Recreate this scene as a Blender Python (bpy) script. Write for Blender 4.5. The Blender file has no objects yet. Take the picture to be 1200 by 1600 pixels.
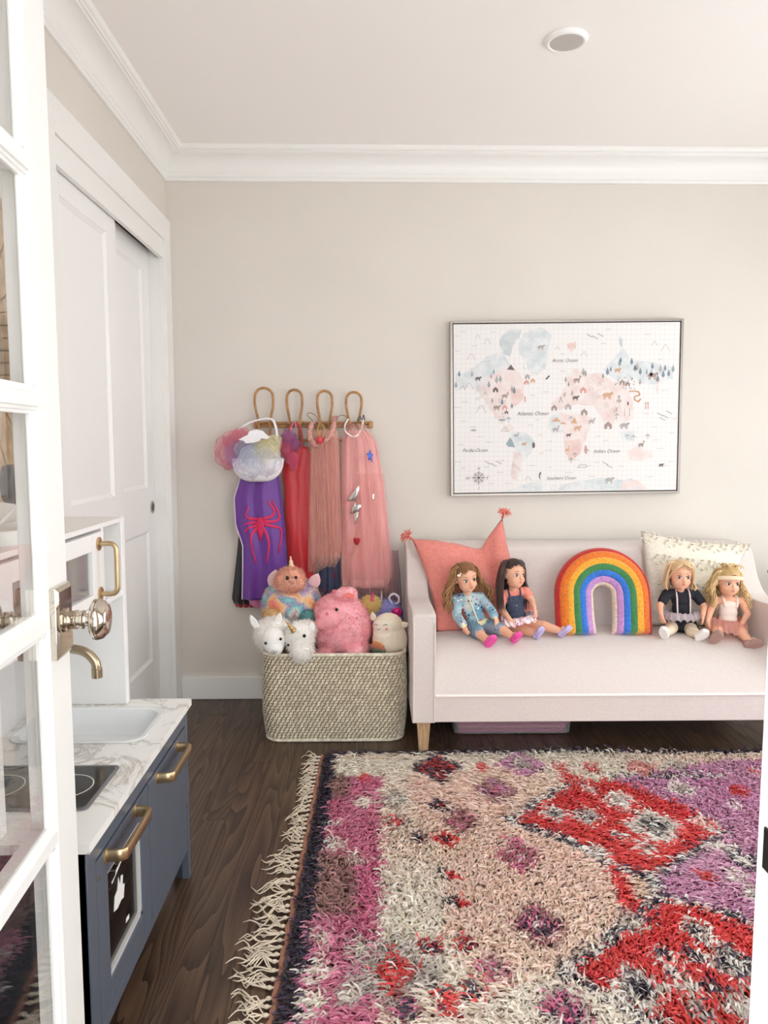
import bpy, bmesh, math, random
import numpy as np
from mathutils import Vector, Matrix, Euler
PI = math.pi
rnd = random.Random(7)
nr = np.random.RandomState(11)
SC = bpy.context.scene
COL = SC.collection

# ------------------------------------------------------------------ camera
FPX, CAMH = 1160.0, 1.2
PITCH, YAW = math.atan(110 / FPX), math.atan(20 / FPX)
cam = bpy.data.cameras.new('camera')
cam.sensor_fit = 'HORIZONTAL'
cam.sensor_width = 36.0
cam.lens = FPX / 1200 * 36.0
cam.clip_start = 0.02
cam_o = bpy.data.objects.new('camera', cam)
COL.objects.link(cam_o)
cam_o.location = (0, 0, CAMH)
cam_o.rotation_euler = (PI / 2 - PITCH, 0, -YAW)
SC.camera = cam_o

# ------------------------------------------------------------------ world, lights, exposure
wd = bpy.data.worlds.new('sky')
SC.world = wd
wd.use_nodes = True
wb = wd.node_tree.nodes['Background']
wb.inputs[0].default_value = (0.945, 0.99, 1.0, 1)
wb.inputs[1].default_value = 5.0

def area(name, loc, rot, sx, sy, power, col=(1, 1, 1)):
    l = bpy.data.lights.new(name, 'AREA')
    l.shape = 'RECTANGLE'
    l.size, l.size_y, l.energy, l.color = sx, sy, power, col
    o = bpy.data.objects.new(name, l)
    COL.objects.link(o)
    o.location, o.rotation_euler = loc, rot
    return o
RX = 2.45                    # right wall
area('window_daylight_right', (RX + 0.16, 2.15, 1.12), (0, PI / 2, 0), 1.8, 1.75, 4, (0.94, 0.985, 1.0))
area('window_daylight_front', (1.35, 0.24, 1.28), (PI / 2, 0, 0), 1.5, 1.45, 13, (0.94, 0.985, 1.0))  # added fill from the front right, behind an invented window
vs = SC.view_settings
vs.view_transform = 'Standard'
vs.look = 'None'
vs.gamma = 1.0
vs.use_curve_mapping = False
vs.exposure = -0.24
SC.cycles.transparent_max_bounces = 40
SC.cycles.diffuse_bounces = 8

# ------------------------------------------------------------------ pixel helpers (points at a stated real depth)
_f = np.array([math.sin(YAW) * math.cos(PITCH), math.cos(YAW) * math.cos(PITCH), -math.sin(PITCH)])
_r = np.array([math.cos(YAW), -math.sin(YAW), 0.0])
_u = np.cross(_r, _f)
_C = np.array([0, 0, CAMH])
def ray(x, y): return _f + _r * (x - 600) / FPX - _u * (y - 800) / FPX
def at(x, y, Y):
    d = ray(x, y)
    return Vector(_C + d * (Y / d[1]))
def on_floor(x, y, Z=0.0):
    d = ray(x, y)
    return Vector(_C + d * ((Z - CAMH) / d[2]))

# ------------------------------------------------------------------ materials
def lin1(c):
    c = c / 255.0
    return c / 12.92 if c <= 0.04045 else ((c + 0.055) / 1.055) ** 2.4
def lin(c): return (lin1(c[0]), lin1(c[1]), lin1(c[2]), 1.0)
MATS = {}
class NT:
    def __init__(s, name):
        s.m = bpy.data.materials.new(name)
        s.m.use_nodes = True
        s.t = s.m.node_tree
        s.b = s.t.nodes['Principled BSDF']
        s.out = s.t.nodes['Material Output']
    def n(s, typ, **kw):
        nd = s.t.nodes.new('ShaderNode' + typ)
        for k, v in kw.items():
            if k.startswith('i_'): nd.inputs[k[2:].replace('_', ' ')].default_value = v
            else: setattr(nd, k, v)
        return nd
    def l(s, a, ao, b, bi): s.t.links.new(a.outputs[ao], b.inputs[bi])
    def ramp(s, stops, interp='LINEAR'):
        r = s.n('ValToRGB')
        cr = r.color_ramp
        cr.interpolation = interp
        while len(cr.elements) > 1: cr.elements.remove(cr.elements[-1])
        cr.elements[0].position, cr.elements[0].color = stops[0][0], stops[0][1]
        for p, c in stops[1:]:
            e = cr.elements.new(p); e.color = c
        return r
    def coords(s, scale=(1, 1, 1), rot=(0, 0, 0)):
        tc = s.n('TexCoord'); mp = s.n('Mapping')
        mp.inputs['Scale'].default_value = scale
        mp.inputs['Rotation'].default_value = rot
        s.l(tc, 'Object', mp, 'Vector')
        return mp
    def bump(s, node, out, strength, dist=0.002):
        b = s.n('Bump')
        b.inputs['Strength'].default_value = strength
        b.inputs['Distance'].default_value = dist
        s.l(node, out, b, 'Height')
        s.l(b, 'Normal', s.b, 'Normal')
        return b
def mat(name, col, rough=0.55, metal=0.0, bump=None, var=None, sheen=0.0, spec=None, coat=0.0, stretch=(1, 1, 1)):
    """plain procedural material; bump=(scale,strength); var=(scale,amount) mottles the colour"""
    if name in MATS: return MATS[name]
    k = NT(name)
    k.b.inputs['Base Color'].default_value = lin(col)
    k.b.inputs['Roughness'].default_value = rough
    k.b.inputs['Metallic'].default_value = metal
    if spec is not None: k.b.inputs['Specular IOR Level'].default_value = spec
    if sheen: k.b.inputs['Sheen Weight'].default_value = sheen
    if coat: k.b.inputs['Coat Weight'].default_value = coat
    if bump or var: mp = k.coords(stretch)
    if var:
        nz = k.n('TexNoise'); nz.inputs['Scale'].default_value = var[0]; nz.inputs['Detail'].default_value = 4
        k.l(mp, 0, nz, 'Vector')
        a = var[1]
        lo = lin(tuple(max(0, c * (1 - a)) for c in col)); hi = lin(tuple(min(255, c * (1 + a)) for c in col))
        r = k.ramp([(0.3, lo), (0.7, hi)])
        k.l(nz, 'Fac', r, 'Fac'); k.l(r, 'Color', k.b, 'Base Color')
    if bump:
        nb = k.n('TexNoise'); nb.inputs['Scale'].default_value = bump[0]; nb.inputs['Detail'].default_value = 3
        k.l(mp, 0, nb, 'Vector')
        k.bump(nb, 'Fac', bump[1])
    MATS[name] = k.m
    return k.m
def attr_mat(name, rough=0.85, sheen=0.0, bump=None, spec=0.2, transl=0.0):
    """colour comes from the piece's own dye, stored per point in 'dye'"""
    if name in MATS: return MATS[name]
    k = NT(name)
    a = k.n('Attribute'); a.attribute_name = 'dye'
    k.l(a, 'Color', k.b, 'Base Color')
    k.b.inputs['Roughness'].default_value = rough
    k.b.inputs['Specular IOR Level'].default_value = spec
    if sheen: k.b.inputs['Sheen Weight'].default_value = sheen
    if bump:
        mp = k.coords(); nb = k.n('TexNoise'); nb.inputs['Scale'].default_value = bump[0]
        k.l(mp, 0, nb, 'Vector'); k.bump(nb, 'Fac', bump[1])
    MATS[name] = k.m
    return k.m
def fabric(name, col, scale=900, strength=0.25, rough=0.9, var=0.05, sheen=0.15):
    """woven cloth: two crossed thread waves + slubs"""
    if name in MATS: return MATS[name]
    k = NT(name)
    mp = k.coords()
    w1 = k.n('TexNoise'); w1.inputs['Scale'].default_value = 1.0; w1.inputs['Detail'].default_value = 2
    m1 = k.coords((scale * 0.12, scale * 0.12, scale)); k.l(m1, 0, w1, 'Vector')
    w2 = k.n('TexNoise'); w2.inputs['Scale'].default_value = 1.0; w2.inputs['Detail'].default_value = 2
    m2 = k.coords((scale, scale, scale * 0.12)); k.l(m2, 0, w2, 'Vector')
    ad = k.n('Math', operation='ADD'); k.l(w1, 'Fac', ad, 0); k.l(w2, 'Fac', ad, 1)
    lo = lin(tuple(c * (1 - var) for c in col)); hi = lin(tuple(min(255, c * (1 + var)) for c in col))
    r = k.ramp([(0.35, lo), (0.65, hi)])
    ml = k.n('Math', operation='MULTIPLY'); ml.inputs[1].default_value = 0.5
    k.l(ad, 0, ml, 0); k.l(ml, 0, r, 'Fac'); k.l(r, 'Color', k.b, 'Base Color')
    k.b.inputs['Roughness'].default_value = rough
    k.b.inputs['Sheen Weight'].default_value = sheen
    k.b.inputs['Specular IOR Level'].default_value = 0.2
    k.bump(ad, 0, strength, 0.001)
    MATS[name] = k.m
    return k.m
def fibre(m, amount=0.5):
    """loose fibres: half of the light is scattered through the strand"""
    name = m.name + ' fibre'
    if name in MATS: return MATS[name]
    c = m.copy(); c.name = name; t = c.node_tree
    b = t.nodes['Principled BSDF']; out = t.nodes['Material Output']
    tr = t.nodes.new('ShaderNodeBsdfTranslucent'); mx = t.nodes.new('ShaderNodeMixShader'); mx.inputs[0].default_value = amount
    src = b.inputs['Base Color']
    if src.is_linked: t.links.new(src.links[0].from_socket, tr.inputs[0])
    else: tr.inputs[0].default_value = src.default_value
    for l in list(b.inputs['Normal'].links): t.links.remove(l)
    t.links.new(b.outputs[0], mx.inputs[1]); t.links.new(tr.outputs[0], mx.inputs[2]); t.links.new(mx.outputs[0], out.inputs['Surface'])
    MATS[name] = c
    return c
def glass_mat(name='window glass', tint=(1, 1, 1, 1)):
    if name in MATS: return MATS[name]
    k = NT(name)
    tr = k.n('BsdfTransparent'); tr.inputs[0].default_value = tint
    gl = k.n('BsdfGlossy'); gl.inputs['Roughness'].default_value = 0.0
    lw = k.n('LayerWeight'); lw.inputs['Blend'].default_value = 0.5
    pw = k.n('Math', operation='POWER'); pw.inputs[1].default_value = 5.0; k.l(lw, 'Facing', pw, 0)
    fr = k.n('Math', operation='MULTIPLY_ADD'); fr.inputs[1].default_value = 0.96; fr.inputs[2].default_value = 0.04; k.l(pw, 0, fr, 0)
    mx = k.n('MixShader')
    k.l(fr, 0, mx, 0); k.l(tr, 0, mx, 1); k.l(gl, 0, mx, 2); k.l(mx, 0, k.out, 'Surface')
    MATS[name] = k.m
    return k.m
def tulle(name, col, opacity=0.45, glitter=0.0):
    """sheer net: part of the light passes straight through the holes of the mesh"""
    if name in MATS: return MATS[name]
    k = NT(name)
    k.b.inputs['Base Color'].default_value = lin(col)
    k.b.inputs['Roughness'].default_value = 0.7
    k.b.inputs['Sheen Weight'].default_value = 0.3
    tr = k.n('BsdfTransparent'); mx = k.n('MixShader')
    lw = k.n('LayerWeight'); lw.inputs['Blend'].default_value = 0.35
    mr = k.n('MapRange'); mr.inputs['To Min'].default_value = opacity; mr.inputs['To Max'].default_value = min(1, opacity + 0.45)
    k.l(lw, 'Facing', mr, 'Value')
    tl = k.n('BsdfTranslucent'); tl.inputs[0].default_value = lin(col); m2 = k.n('MixShader'); m2.inputs[0].default_value = 0.5
    k.l(k.b, 0, m2, 1); k.l(tl, 0, m2, 2)
    k.l(mr, 0, mx, 0); k.l(tr, 0, mx, 1); k.l(m2, 0, mx, 2); k.l(mx, 0, k.out, 'Surface')
    MATS[name] = k.m
    return k.m

# ------------------------------------------------------------------ geometry builder
class G:
    def __init__(s): s.v = []; s.f = []; s.c = []
    def add(s, vs_, fs, col=None):
        o = len(s.v)
        s.v.extend([tuple(p) for p in vs_]); s.f.extend([tuple(i + o for i in q) for q in fs])
        if col is not None: s.c.extend([col] * len(vs_))
        return s
    def box(s, a, b, fn=None):
        x0, x1 = sorted((a[0], b[0])); y0, y1 = sorted((a[1], b[1])); z0, z1 = sorted((a[2], b[2]))
        p = [(x0, y0, z0), (x1, y0, z0), (x1, y1, z0), (x0, y1, z0), (x0, y0, z1), (x1, y0, z1), (x1, y1, z1), (x0, y1, z1)]
        if fn: p = [fn(*q) for q in p]
        return s.add(p, [(0, 3, 2, 1), (4, 5, 6, 7), (0, 1, 5, 4), (1, 2, 6, 5), (2, 3, 7, 6), (3, 0, 4, 7)])
    def tube(s, path, rad, n=8, cap=True, col=None, flat=1.0):
        path = [Vector(p) for p in path]
        m = len(path)
        if not hasattr(rad, '__len__'): rad = [rad] * m
        vs_ = []; fs = []
        t0 = (path[1] - path[0]).normalized()
        ref = Vector((0, 0, 1)) if abs(t0.z) < 0.9 else Vector((1, 0, 0))
        nrm = (ref - t0 * ref.dot(t0)).normalized()
        for i, p in enumerate(path):
            t = (path[min(i + 1, m - 1)] - path[max(i - 1, 0)])
            t = t.normalized() if t.length > 1e-9 else t0
            nrm = nrm - t * nrm.dot(t)
            nrm = nrm.normalized() if nrm.length > 1e-6 else t.orthogonal().normalized()
            bn = t.cross(nrm)
            for k in range(n):
                a = 2 * PI * k / n
                vs_.append(p + (nrm * math.cos(a) + bn * math.sin(a) * flat) * rad[i])
        for i in range(m - 1):
            for k in range(n):
                k2 = (k + 1) % n
                fs.append((i * n + k, i * n + k2, (i + 1) * n + k2, (i + 1) * n + k))
        if cap:
            fs.append(tuple(range(n - 1, -1, -1))); fs.append(tuple((m - 1) * n + k for k in range(n)))
        return s.add(vs_, fs, col)
    def lathe(s, prof, o, ax, n=24, col=None):
        """prof = [(distance along axis, radius)]"""
        o, ax = Vector(o), Vector(ax).normalized()
        e1 = ax.orthogonal().normalized(); e2 = ax.cross(e1)
        vs_ = []; fs = []
        for h, r in prof:
            for k in range(n):
                a = 2 * PI * k / n
                vs_.append(o + ax * h + (e1 * math.cos(a) + e2 * math.sin(a)) * max(r, 1e-5))
        for i in range(len(prof) - 1):
            for k in range(n):
                k2 = (k + 1) % n
                fs.append((i * n + k, i * n + k2, (i + 1) * n + k2, (i + 1) * n + k))
        fs.append(tuple(range(n - 1, -1, -1))); fs.append(tuple((len(prof) - 1) * n + k for k in range(n)))
        return s.add(vs_, fs, col)
    def ell(s, c, r, rot=None, nu=16, nv=10, col=None):
        c = Vector(c)
        if not hasattr(r, '__len__'): r = (r, r, r)
        R = rot if rot is not None else Matrix.Identity(3)
        vs_ = [c + R @ Vector((0, 0, -r[2]))]; fs = []
        for j in range(1, nv):
            ph = -PI / 2 + PI * j / nv
            for i in range(nu):
                a = 2 * PI * i / nu
                vs_.append(c + R @ Vector((r[0] * math.cos(ph) * math.cos(a), r[1] * math.cos(ph) * math.sin(a), r[2] * math.sin(ph))))
        vs_.append(c + R @ Vector((0, 0, r[2])))
        L = len(vs_) - 1
        for i in range(nu):
            i2 = (i + 1) % nu
            fs.append((0, 1 + i2, 1 + i))
            for j in range(nv - 2):
                a = 1 + j * nu
                fs.append((a + i, a + i2, a + nu + i2, a + nu + i))
            a = 1 + (nv - 2) * nu
            fs.append((a + i, a + i2, L))
        return s.add(vs_, fs, col)
    def cap(s, a, ra, b, rb, n=12):
        """tapered capsule"""
        a, b = Vector(a), Vector(b)
        d = b - a
        Ln = max(d.length, 1e-6)
        pr = []
        for k in range(5):
            t = -PI / 2 + PI / 2 * k / 4
            pr.append((math.sin(t) * ra, math.cos(t) * ra))
        for k in range(5):
            t = PI / 2 * k / 4
            pr.append((Ln + math.sin(t) * rb, math.cos(t) * rb))
        return s.lathe(pr, a, d if d.length > 1e-6 else (0, 0, 1), n)
    def sheet(s, rows, closed=False, col=None):
        """rows: list of equal-length point lists"""
        n = len(rows[0]); fs = []
        for i in range(len(rows) - 1):
            for k in range(n - (0 if closed else 1)):
                k2 = (k + 1) % n
                fs.append((i * n + k, i * n + k2, (i + 1) * n + k2, (i + 1) * n + k))
        return s.add([p for r in rows for p in r], fs, col)
    def prism(s, poly, d):
        """closed outline (list of 3-D points) extruded by vector d"""
        d = Vector(d); n = len(poly)
        vs_ = [Vector(p) for p in poly] + [Vector(p) + d for p in poly]
        fs = [tuple(range(n - 1, -1, -1)), tuple(range(n, 2 * n))]
        fs += [(i, (i + 1) % n, n + (i + 1) % n, n + i) for i in range(n)]
        return s.add(vs_, fs)

BASE = {}
def raw_obj(name, verts, faces, m, smooth=True, angle=40):
    me = bpy.data.meshes.new(name)
    if isinstance(faces, np.ndarray):
        verts = np.asarray(verts, dtype=np.float32); nf, k = faces.shape
        me.vertices.add(len(verts)); me.vertices.foreach_set('co', verts.ravel())
        me.loops.add(nf * k); me.loops.foreach_set('vertex_index', faces.astype(np.int32).ravel())
        me.polygons.add(nf)
        me.polygons.foreach_set('loop_start', np.arange(0, nf * k, k, dtype=np.int32))
        me.polygons.foreach_set('loop_total', np.full(nf, k, dtype=np.int32))
        me.update(calc_edges=True)
    else:
        me.from_pydata([tuple(v) for v in verts], [], faces)
        me.update()
    if m: me.materials.append(m)
    if smooth:
        me.shade_smooth()
        if angle and angle < 180: me.set_sharp_from_angle(angle=math.radians(angle))
    o = bpy.data.objects.new(name, me)
    COL.objects.link(o)
    return o
def fix_normals(o):
    bm = bmesh.new(); bm.from_mesh(o.data)
    bmesh.ops.recalc_face_normals(bm, faces=bm.faces[:])
    bm.to_mesh(o.data); bm.free()
def part(name, g, m, parent=None, base=None, smooth=True, angle=40, bevel=0.0, seg=2, subd=0, solid=0.0, label=None, kind=None, col=None, fixn=False, normals=None):
    """g: G in world coordinates -> one mesh object, child of parent"""
    vs_, fs = (g.v, g.f) if isinstance(g, G) else g
    b = np.array(BASE[parent] if parent is not None else (base if base is not None else (0, 0, 0)), dtype=float)
    va = np.asarray(vs_, dtype=float).reshape(-1, 3) - b
    o = raw_obj(name, va, fs, m, smooth, angle)
    if col is None and isinstance(g, G) and len(g.c) == len(g.v) and g.c: col = np.array(g.c)
    if col is not None:
        at_ = o.data.attributes.new('dye', 'FLOAT_COLOR', 'POINT')
        c = np.ones((len(va), 4), dtype=np.float32); c[:, :3] = np.asarray(col)[:, :3]
        at_.data.foreach_set('color', c.ravel())
    if fixn: fix_normals(o)
    if normals is not None: o.data.normals_split_custom_set_from_vertices(np.asarray(normals, dtype=float).tolist())
    BASE[o] = tuple(b)
    if parent is not None: o.parent = parent
    else: o.location = b
    if subd:
        md = o.modifiers.new('subd', 'SUBSURF'); md.levels = md.render_levels = subd
    if solid:
        md = o.modifiers.new('solid', 'SOLIDIFY'); md.thickness = solid; md.offset = 0
    if bevel:
        md = o.modifiers.new('bevel', 'BEVEL'); md.width = bevel; md.segments = seg; md.limit_method = 'ANGLE'; md.angle_limit = math.radians(35)
    if label: o['label'] = label
    if kind: o['kind'] = kind
    return o
def thing(name, label, cat, loc, group=None):
    o = bpy.data.objects.new(name, None)
    o.empty_display_size = 0.05
    COL.objects.link(o)
    o.location = loc
    BASE[o] = tuple(loc)
    o['label'] = label; o['category'] = cat
    if group: o['group'] = group
    return o
def single(name, label, cat, g, m, base, group=None, **kw):
    o = part(name, g, m, None, base, **kw)
    o['label'] = label; o['category'] = cat
    if group: o['group'] = group
    return o
def struct(name, g, m, base=(0, 0, 0), label=None, **kw):
    o = part(name, g, m, None, base, **kw)
    o['kind'] = 'structure'
    if label: o['label'] = label
    return o
def struct_root(name, loc, label=None):
    o = bpy.data.objects.new(name, None)
    COL.objects.link(o); o.location = loc; BASE[o] = tuple(loc)
    o['kind'] = 'structure'
    if label: o['label'] = label
    return o
def union(g, voxel, smooth=4):
    """one continuous skin round overlapping closed shapes"""
    o = raw_obj('tmp', g.v, g.f, None, False)
    md = o.modifiers.new('r', 'REMESH'); md.mode = 'VOXEL'; md.voxel_size = voxel
    if smooth:
        ms = o.modifiers.new('s', 'SMOOTH'); ms.factor = 0.5; ms.iterations = smooth
    dg = bpy.context.evaluated_depsgraph_get(); dg.update()
    me = o.evaluated_get(dg).to_mesh()
    nv = len(me.vertices)
    va = np.empty(nv * 3, dtype=np.float32); me.vertices.foreach_get('co', va)
    fs = [tuple(p.vertices) for p in me.polygons]
    md_ = o.data
    bpy.data.objects.remove(o); bpy.data.meshes.remove(md_)
    k = len(fs[0])
    if all(len(q) == k for q in fs): fs = np.array(fs, dtype=np.int32)
    return va.reshape(-1, 3), fs
def sample_surface(va, fs, n, rs):
    va = np.asarray(va, dtype=float)
    tri = []
    if isinstance(fs, np.ndarray) and fs.shape[1] == 4: tri = np.vstack([fs[:, [0, 1, 2]], fs[:, [0, 2, 3]]])
    else:
        for q in fs:
            for k in range(1, len(q) - 1): tri.append((q[0], q[k], q[k + 1]))
        tri = np.array(tri)
    a, b, c = va[tri[:, 0]], va[tri[:, 1]], va[tri[:, 2]]
    cr = np.cross(b - a, c - a)
    ar = np.linalg.norm(cr, axis=1) + 1e-12
    idx = rs.choice(len(tri), n, p=ar / ar.sum())
    r1, r2 = np.sqrt(rs.rand(n, 1)), rs.rand(n, 1)
    p = a[idx] * (1 - r1) + b[idx] * r1 * (1 - r2) + c[idx] * r1 * r2
    return p, cr[idx] / ar[idx][:, None]
def blades(p, nrm, L, w, rs, droop=0.4, jitter=0.5, comb=(0, 0, -1), col=None):
    """short pile: one bent two-segment strand per point"""
    n = len(p)
    d = nrm + rs.randn(n, 3) * jitter * 0.5 + np.array(comb) * droop
    d /= np.linalg.norm(d, axis=1)[:, None]
    side = np.cross(d, rs.randn(n, 3)); side /= np.linalg.norm(side, axis=1)[:, None] + 1e-9
    Ls = L * (0.6 + 0.8 * rs.rand(n, 1))
    mid = p + d * Ls * 0.55
    tip = mid + (d + np.array(comb) * droop + rs.randn(n, 3) * jitter * 0.35) * Ls * 0.45
    v = np.stack([p - side * w, p + side * w, mid - side * w * 0.8, mid + side * w * 0.8, tip], axis=1).reshape(-1, 3)
    i = np.arange(n)[:, None] * 5
    f = np.vstack([i + np.array([[0, 1, 3]]), i + np.array([[0, 3, 2]]), i + np.array([[2, 3, 4]])])
    nv_ = nrm + d * 0.35; nv_ /= np.linalg.norm(nv_, axis=1)[:, None]
    return v, f, np.repeat(nv_, 5, axis=0)
def smoothpath(pts, n=24):
    """Catmull-Rom through pts"""
    P = [Vector(p) for p in pts]; P = [P[0] * 2 - P[1]] + P + [P[-1] * 2 - P[-2]]
    out = []
    S = len(P) - 3
    for i in range(n + 1):
        t = i / n * S; k = min(int(t), S - 1); t -= k
        a, b, c, d = P[k:k + 4]
        out.append(0.5 * ((2 * b) + (c - a) * t + (2 * a - 5 * b + 4 * c - d) * t * t + (3 * b - a - 3 * c + d) * t ** 3))
    return out

# ================================================================== THE SETTING
LX, BY, FY, CZ = -0.905, 3.40, 0.44, 2.46      # left wall, back wall, front wall (inner face), ceiling
m_wall = mat('greige wall paint', (218, 211, 203), 0.75, bump=(160, 0.12), var=(3, 0.008))
m_ceil = mat('ceiling paint', (244, 241, 238), 0.85, bump=(120, 0.06))
m_trim = mat('white trim paint', (238, 237, 234), 0.35)
m_white = mat('white satin paint', (240, 239, 237), 0.42)

def plank_mat():
    k = NT('dark stained oak')
    tc = k.n('TexCoord'); oi = k.n('ObjectInfo')
    sc = k.n('VectorMath', operation='SCALE'); sc.inputs['Scale'].default_value = 37.0
    cx = k.n('CombineXYZ'); k.l(oi, 'Random', cx, 0); k.l(oi, 'Random', cx, 1); k.l(cx, 0, sc, 0)
    ad = k.n('VectorMath', operation='ADD'); k.l(tc, 'Object', ad, 0); k.l(sc, 0, ad, 1)
    mp = k.n('Mapping'); mp.inputs['Scale'].default_value = (11, 1.0, 6); k.l(ad, 0, mp, 0)
    big = k.n('TexNoise'); big.inputs['Scale'].default_value = 0.75; big.inputs['Detail'].default_value = 2; k.l(mp, 0, big, 0)
    mu = k.n('Math', operation='MULTIPLY'); mu.inputs[1].default_value = 17.0; k.l(big, 'Fac', mu, 0)
    fr = k.n('Math', operation='FRACT'); k.l(mu, 0, fr, 0)
    mp2 = k.n('Mapping'); mp2.inputs['Scale'].default_value = (300, 6, 60); k.l(ad, 0, mp2, 0)
    fine = k.n('TexNoise'); fine.inputs['Scale'].default_value = 1.0; fine.inputs['Detail'].default_value = 5; k.l(mp2, 0, fine, 0)
    mx = k.n('Math', operation='MULTIPLY_ADD'); mx.inputs[1].default_value = 0.55; k.l(fine, 'Fac', mx, 0)
    m3 = k.n('Math', operation='MULTIPLY'); m3.inputs[1].default_value = 0.42; k.l(fr, 0, m3, 0); k.l(m3, 0, mx, 2)
    r = k.ramp([(0.2, lin((40, 28, 22))), (0.45, lin((74, 55, 42))), (0.78, lin((104, 80, 62)))])
    k.l(mx, 0, r, 'Fac')
    hs = k.n('HueSaturation'); mr = k.n('MapRange'); mr.inputs['To Min'].default_value = 0.86; mr.inputs['To Max'].default_value = 1.14
    k.l(oi, 'Random', mr, 0); k.l(mr, 0, hs, 'Value'); k.l(r, 'Color', hs, 'Color'); k.l(hs, 0, k.b, 'Base Color')
    k.b.inputs['Roughness'].default_value = 0.38
    k.bump(mx, 0, 0.12, 0.001)
    return k.m
m_plank = plank_mat()
m_dark = mat('dark gap', (20, 16, 14), 0.8)

def rect_wall(name, quad_fn, u0, u1, z0, z1, holes, m, label):
    """wall slab in (u, z) with rectangular holes; quad_fn(u, z, w) -> point; w=0 room face, w=1 outer face"""
    us = sorted({u0, u1, *[h[0] for h in holes], *[h[1] for h in holes]})
    zs = sorted({z0, z1, *[h[2] for h in holes], *[h[3] for h in holes]})
    g = G()
    def hole(a, b, c, d): return any(h[0] <= a and b <= h[1] and h[2] <= c and d <= h[3] for h in holes)
    for i in range(len(us) - 1):
        for j in range(len(zs) - 1):
            a, b, c, d = us[i], us[i + 1], zs[j], zs[j + 1]
            if hole(a, b, c, d): continue
            g.box((a, 0, c), (b, 1, d), fn=lambda u, w, z: quad_fn(u, z, w))
    o = struct(name, g, m, smooth=False, label=label)
    bm = bmesh.new(); bm.from_mesh(o.data)
    bmesh.ops.remove_doubles(bm, verts=bm.verts[:], dist=1e-5)
    seen = {}
    for f in bm.faces: seen.setdefault(tuple(sorted(v.index for v in f.verts)), []).append(f)
    bmesh.ops.delete(bm, geom=[f for l in seen.values() if len(l) > 1 for f in l], context='FACES_ONLY')
    bmesh.ops.recalc_face_normals(bm, faces=bm.faces[:])
    bm.to_mesh(o.data); bm.free()
    return o

# floor with single planks
floor = struct('floor', G().box((-1.7, -0.7, -0.08), (RX + 0.12, BY + 0.1, -0.018)), m_dark, label='dark stained oak plank floor')
PW = 0.0825
x = -1.62
while x < RX:
    y = -0.7 - rnd.random() * 1.2
    while y < BY + 0.02:
        ln = rnd.uniform(0.9, 2.1)
        a, b = max(y, -0.7), min(y + ln, BY + 0.02)
        if b - a > 0.05:
            g = G().box((-PW / 2 + 0.0002, -(b - a) / 2 + 0.0002, -0.018), (PW / 2 - 0.0002, (b - a) / 2 - 0.0002, 0))
            o = raw_obj('plank', g.v, g.f, m_plank, False)
            o.parent = floor; o.location = (x + PW / 2, (a + b) / 2, 0)
            md = o.modifiers.new('bevel', 'BEVEL'); md.width = 0.0006; md.segments = 1
        y += ln
    x += PW

# walls
WB = rect_wall('wall_back', lambda u, z, w: (u, BY + 0.1 * w, z), -1.7, RX + 0.12, -0.02, CZ, [], m_wall, 'greige painted back wall')
CY0, CY1, CTOP = 2.19, 3.30, 2.065
WL = rect_wall('wall_left', lambda u, z, w: (LX - 0.055 * w - 0.06 * w, u, z), FY - 0.12, BY, -0.02, CZ, [(CY0, CY1, -0.02, CTOP)], m_wall, 'greige wall with the closet opening')
WRW = rect_wall('wall_right', lambda u, z, w: (RX + 0.12 * w, u, z), FY - 0.12, BY, -0.02, CZ, [(1.3, 3.0, 0.22, 1.98)], m_wall, 'greige wall with a wide window')
DX0, DX1 = -0.435, 0.245
WFW = rect_wall('wall_front', lambda u, z, w: (u, FY - 0.12 * w, z), LX - 0.12, RX + 0.12, -0.02, CZ, [(DX0 - 0.02, DX1 + 0.02, -0.02, 2.09), (0.62, 2.08, 0.55, 2.0)], m_wall, 'greige wall with doorway and window')
struct('ceiling', G().box((-1.7, FY - 0.12, CZ), (RX + 0.12, BY + 0.1, CZ + 0.08)), m_ceil, label='off-white painted ceiling', smooth=False)
# closet interior
g = G().box((-1.55, CY0 - 0.2, -0.02), (-1.53, BY, CTOP + 0.2)).box((-1.53, CY0 - 0.22, -0.02), (LX - 0.115, CY0 - 0.2, CTOP + 0.2)).box((-1.53, CY0 - 0.2, CTOP + 0.18), (LX - 0.115, BY, CTOP + 0.2))
struct('wall_closet', g, m_white, label='plain white closet interior', smooth=False)

# crown moulding: one mitred length per wall
PROF = [(0.0, 2.338), (0.011, 2.338), (0.014, 2.343), (0.014, 2.349), (0.010, 2.352), (0.016, 2.357), (0.017, 2.368)]
for k in range(9):
    t = k / 8 * PI / 2
    PROF.append((0.020 + 0.060 * (1 - math.cos(t)), 2.372 + 0.058 * math.sin(t)))
PROF += [(0.083, 2.4335), (0.090, 2.4335), (0.093, 2.4375), (0.090, 2.4415), (0.098, 2.4445), (0.103, 2.452), (0.103, 2.46), (0.0, 2.46)]
def crown(name, pa, pb, label):
    g = G(); n = len(PROF)
    g.add([pa(o, z) for o, z in PROF] + [pb(o, z) for o, z in PROF], [(i, (i + 1) % n, n + (i + 1) % n, n + i) for i in range(n)])
    return struct(name, g, m_trim, label=label, angle=30, fixn=True)
crown('trim_1', lambda o, z: (LX + o, BY - o, z), lambda o, z: (RX - o, BY - o, z), 'white crown moulding along the back wall')
crown('trim_2', lambda o, z: (LX + o, FY + o, z), lambda o, z: (LX + o, BY - o, z), 'white crown moulding above the closet wall')
crown('trim_3', lambda o, z: (RX - o, FY + o, z), lambda o, z: (RX - o, BY - o, z), 'white crown moulding along the window wall')
struct('baseboard_back', G().box((LX + 0.02, BY - 0.016, 0.0), (RX, BY + 0.002, 0.108)), m_trim, bevel=0.004, label='white baseboard of the back wall')
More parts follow.
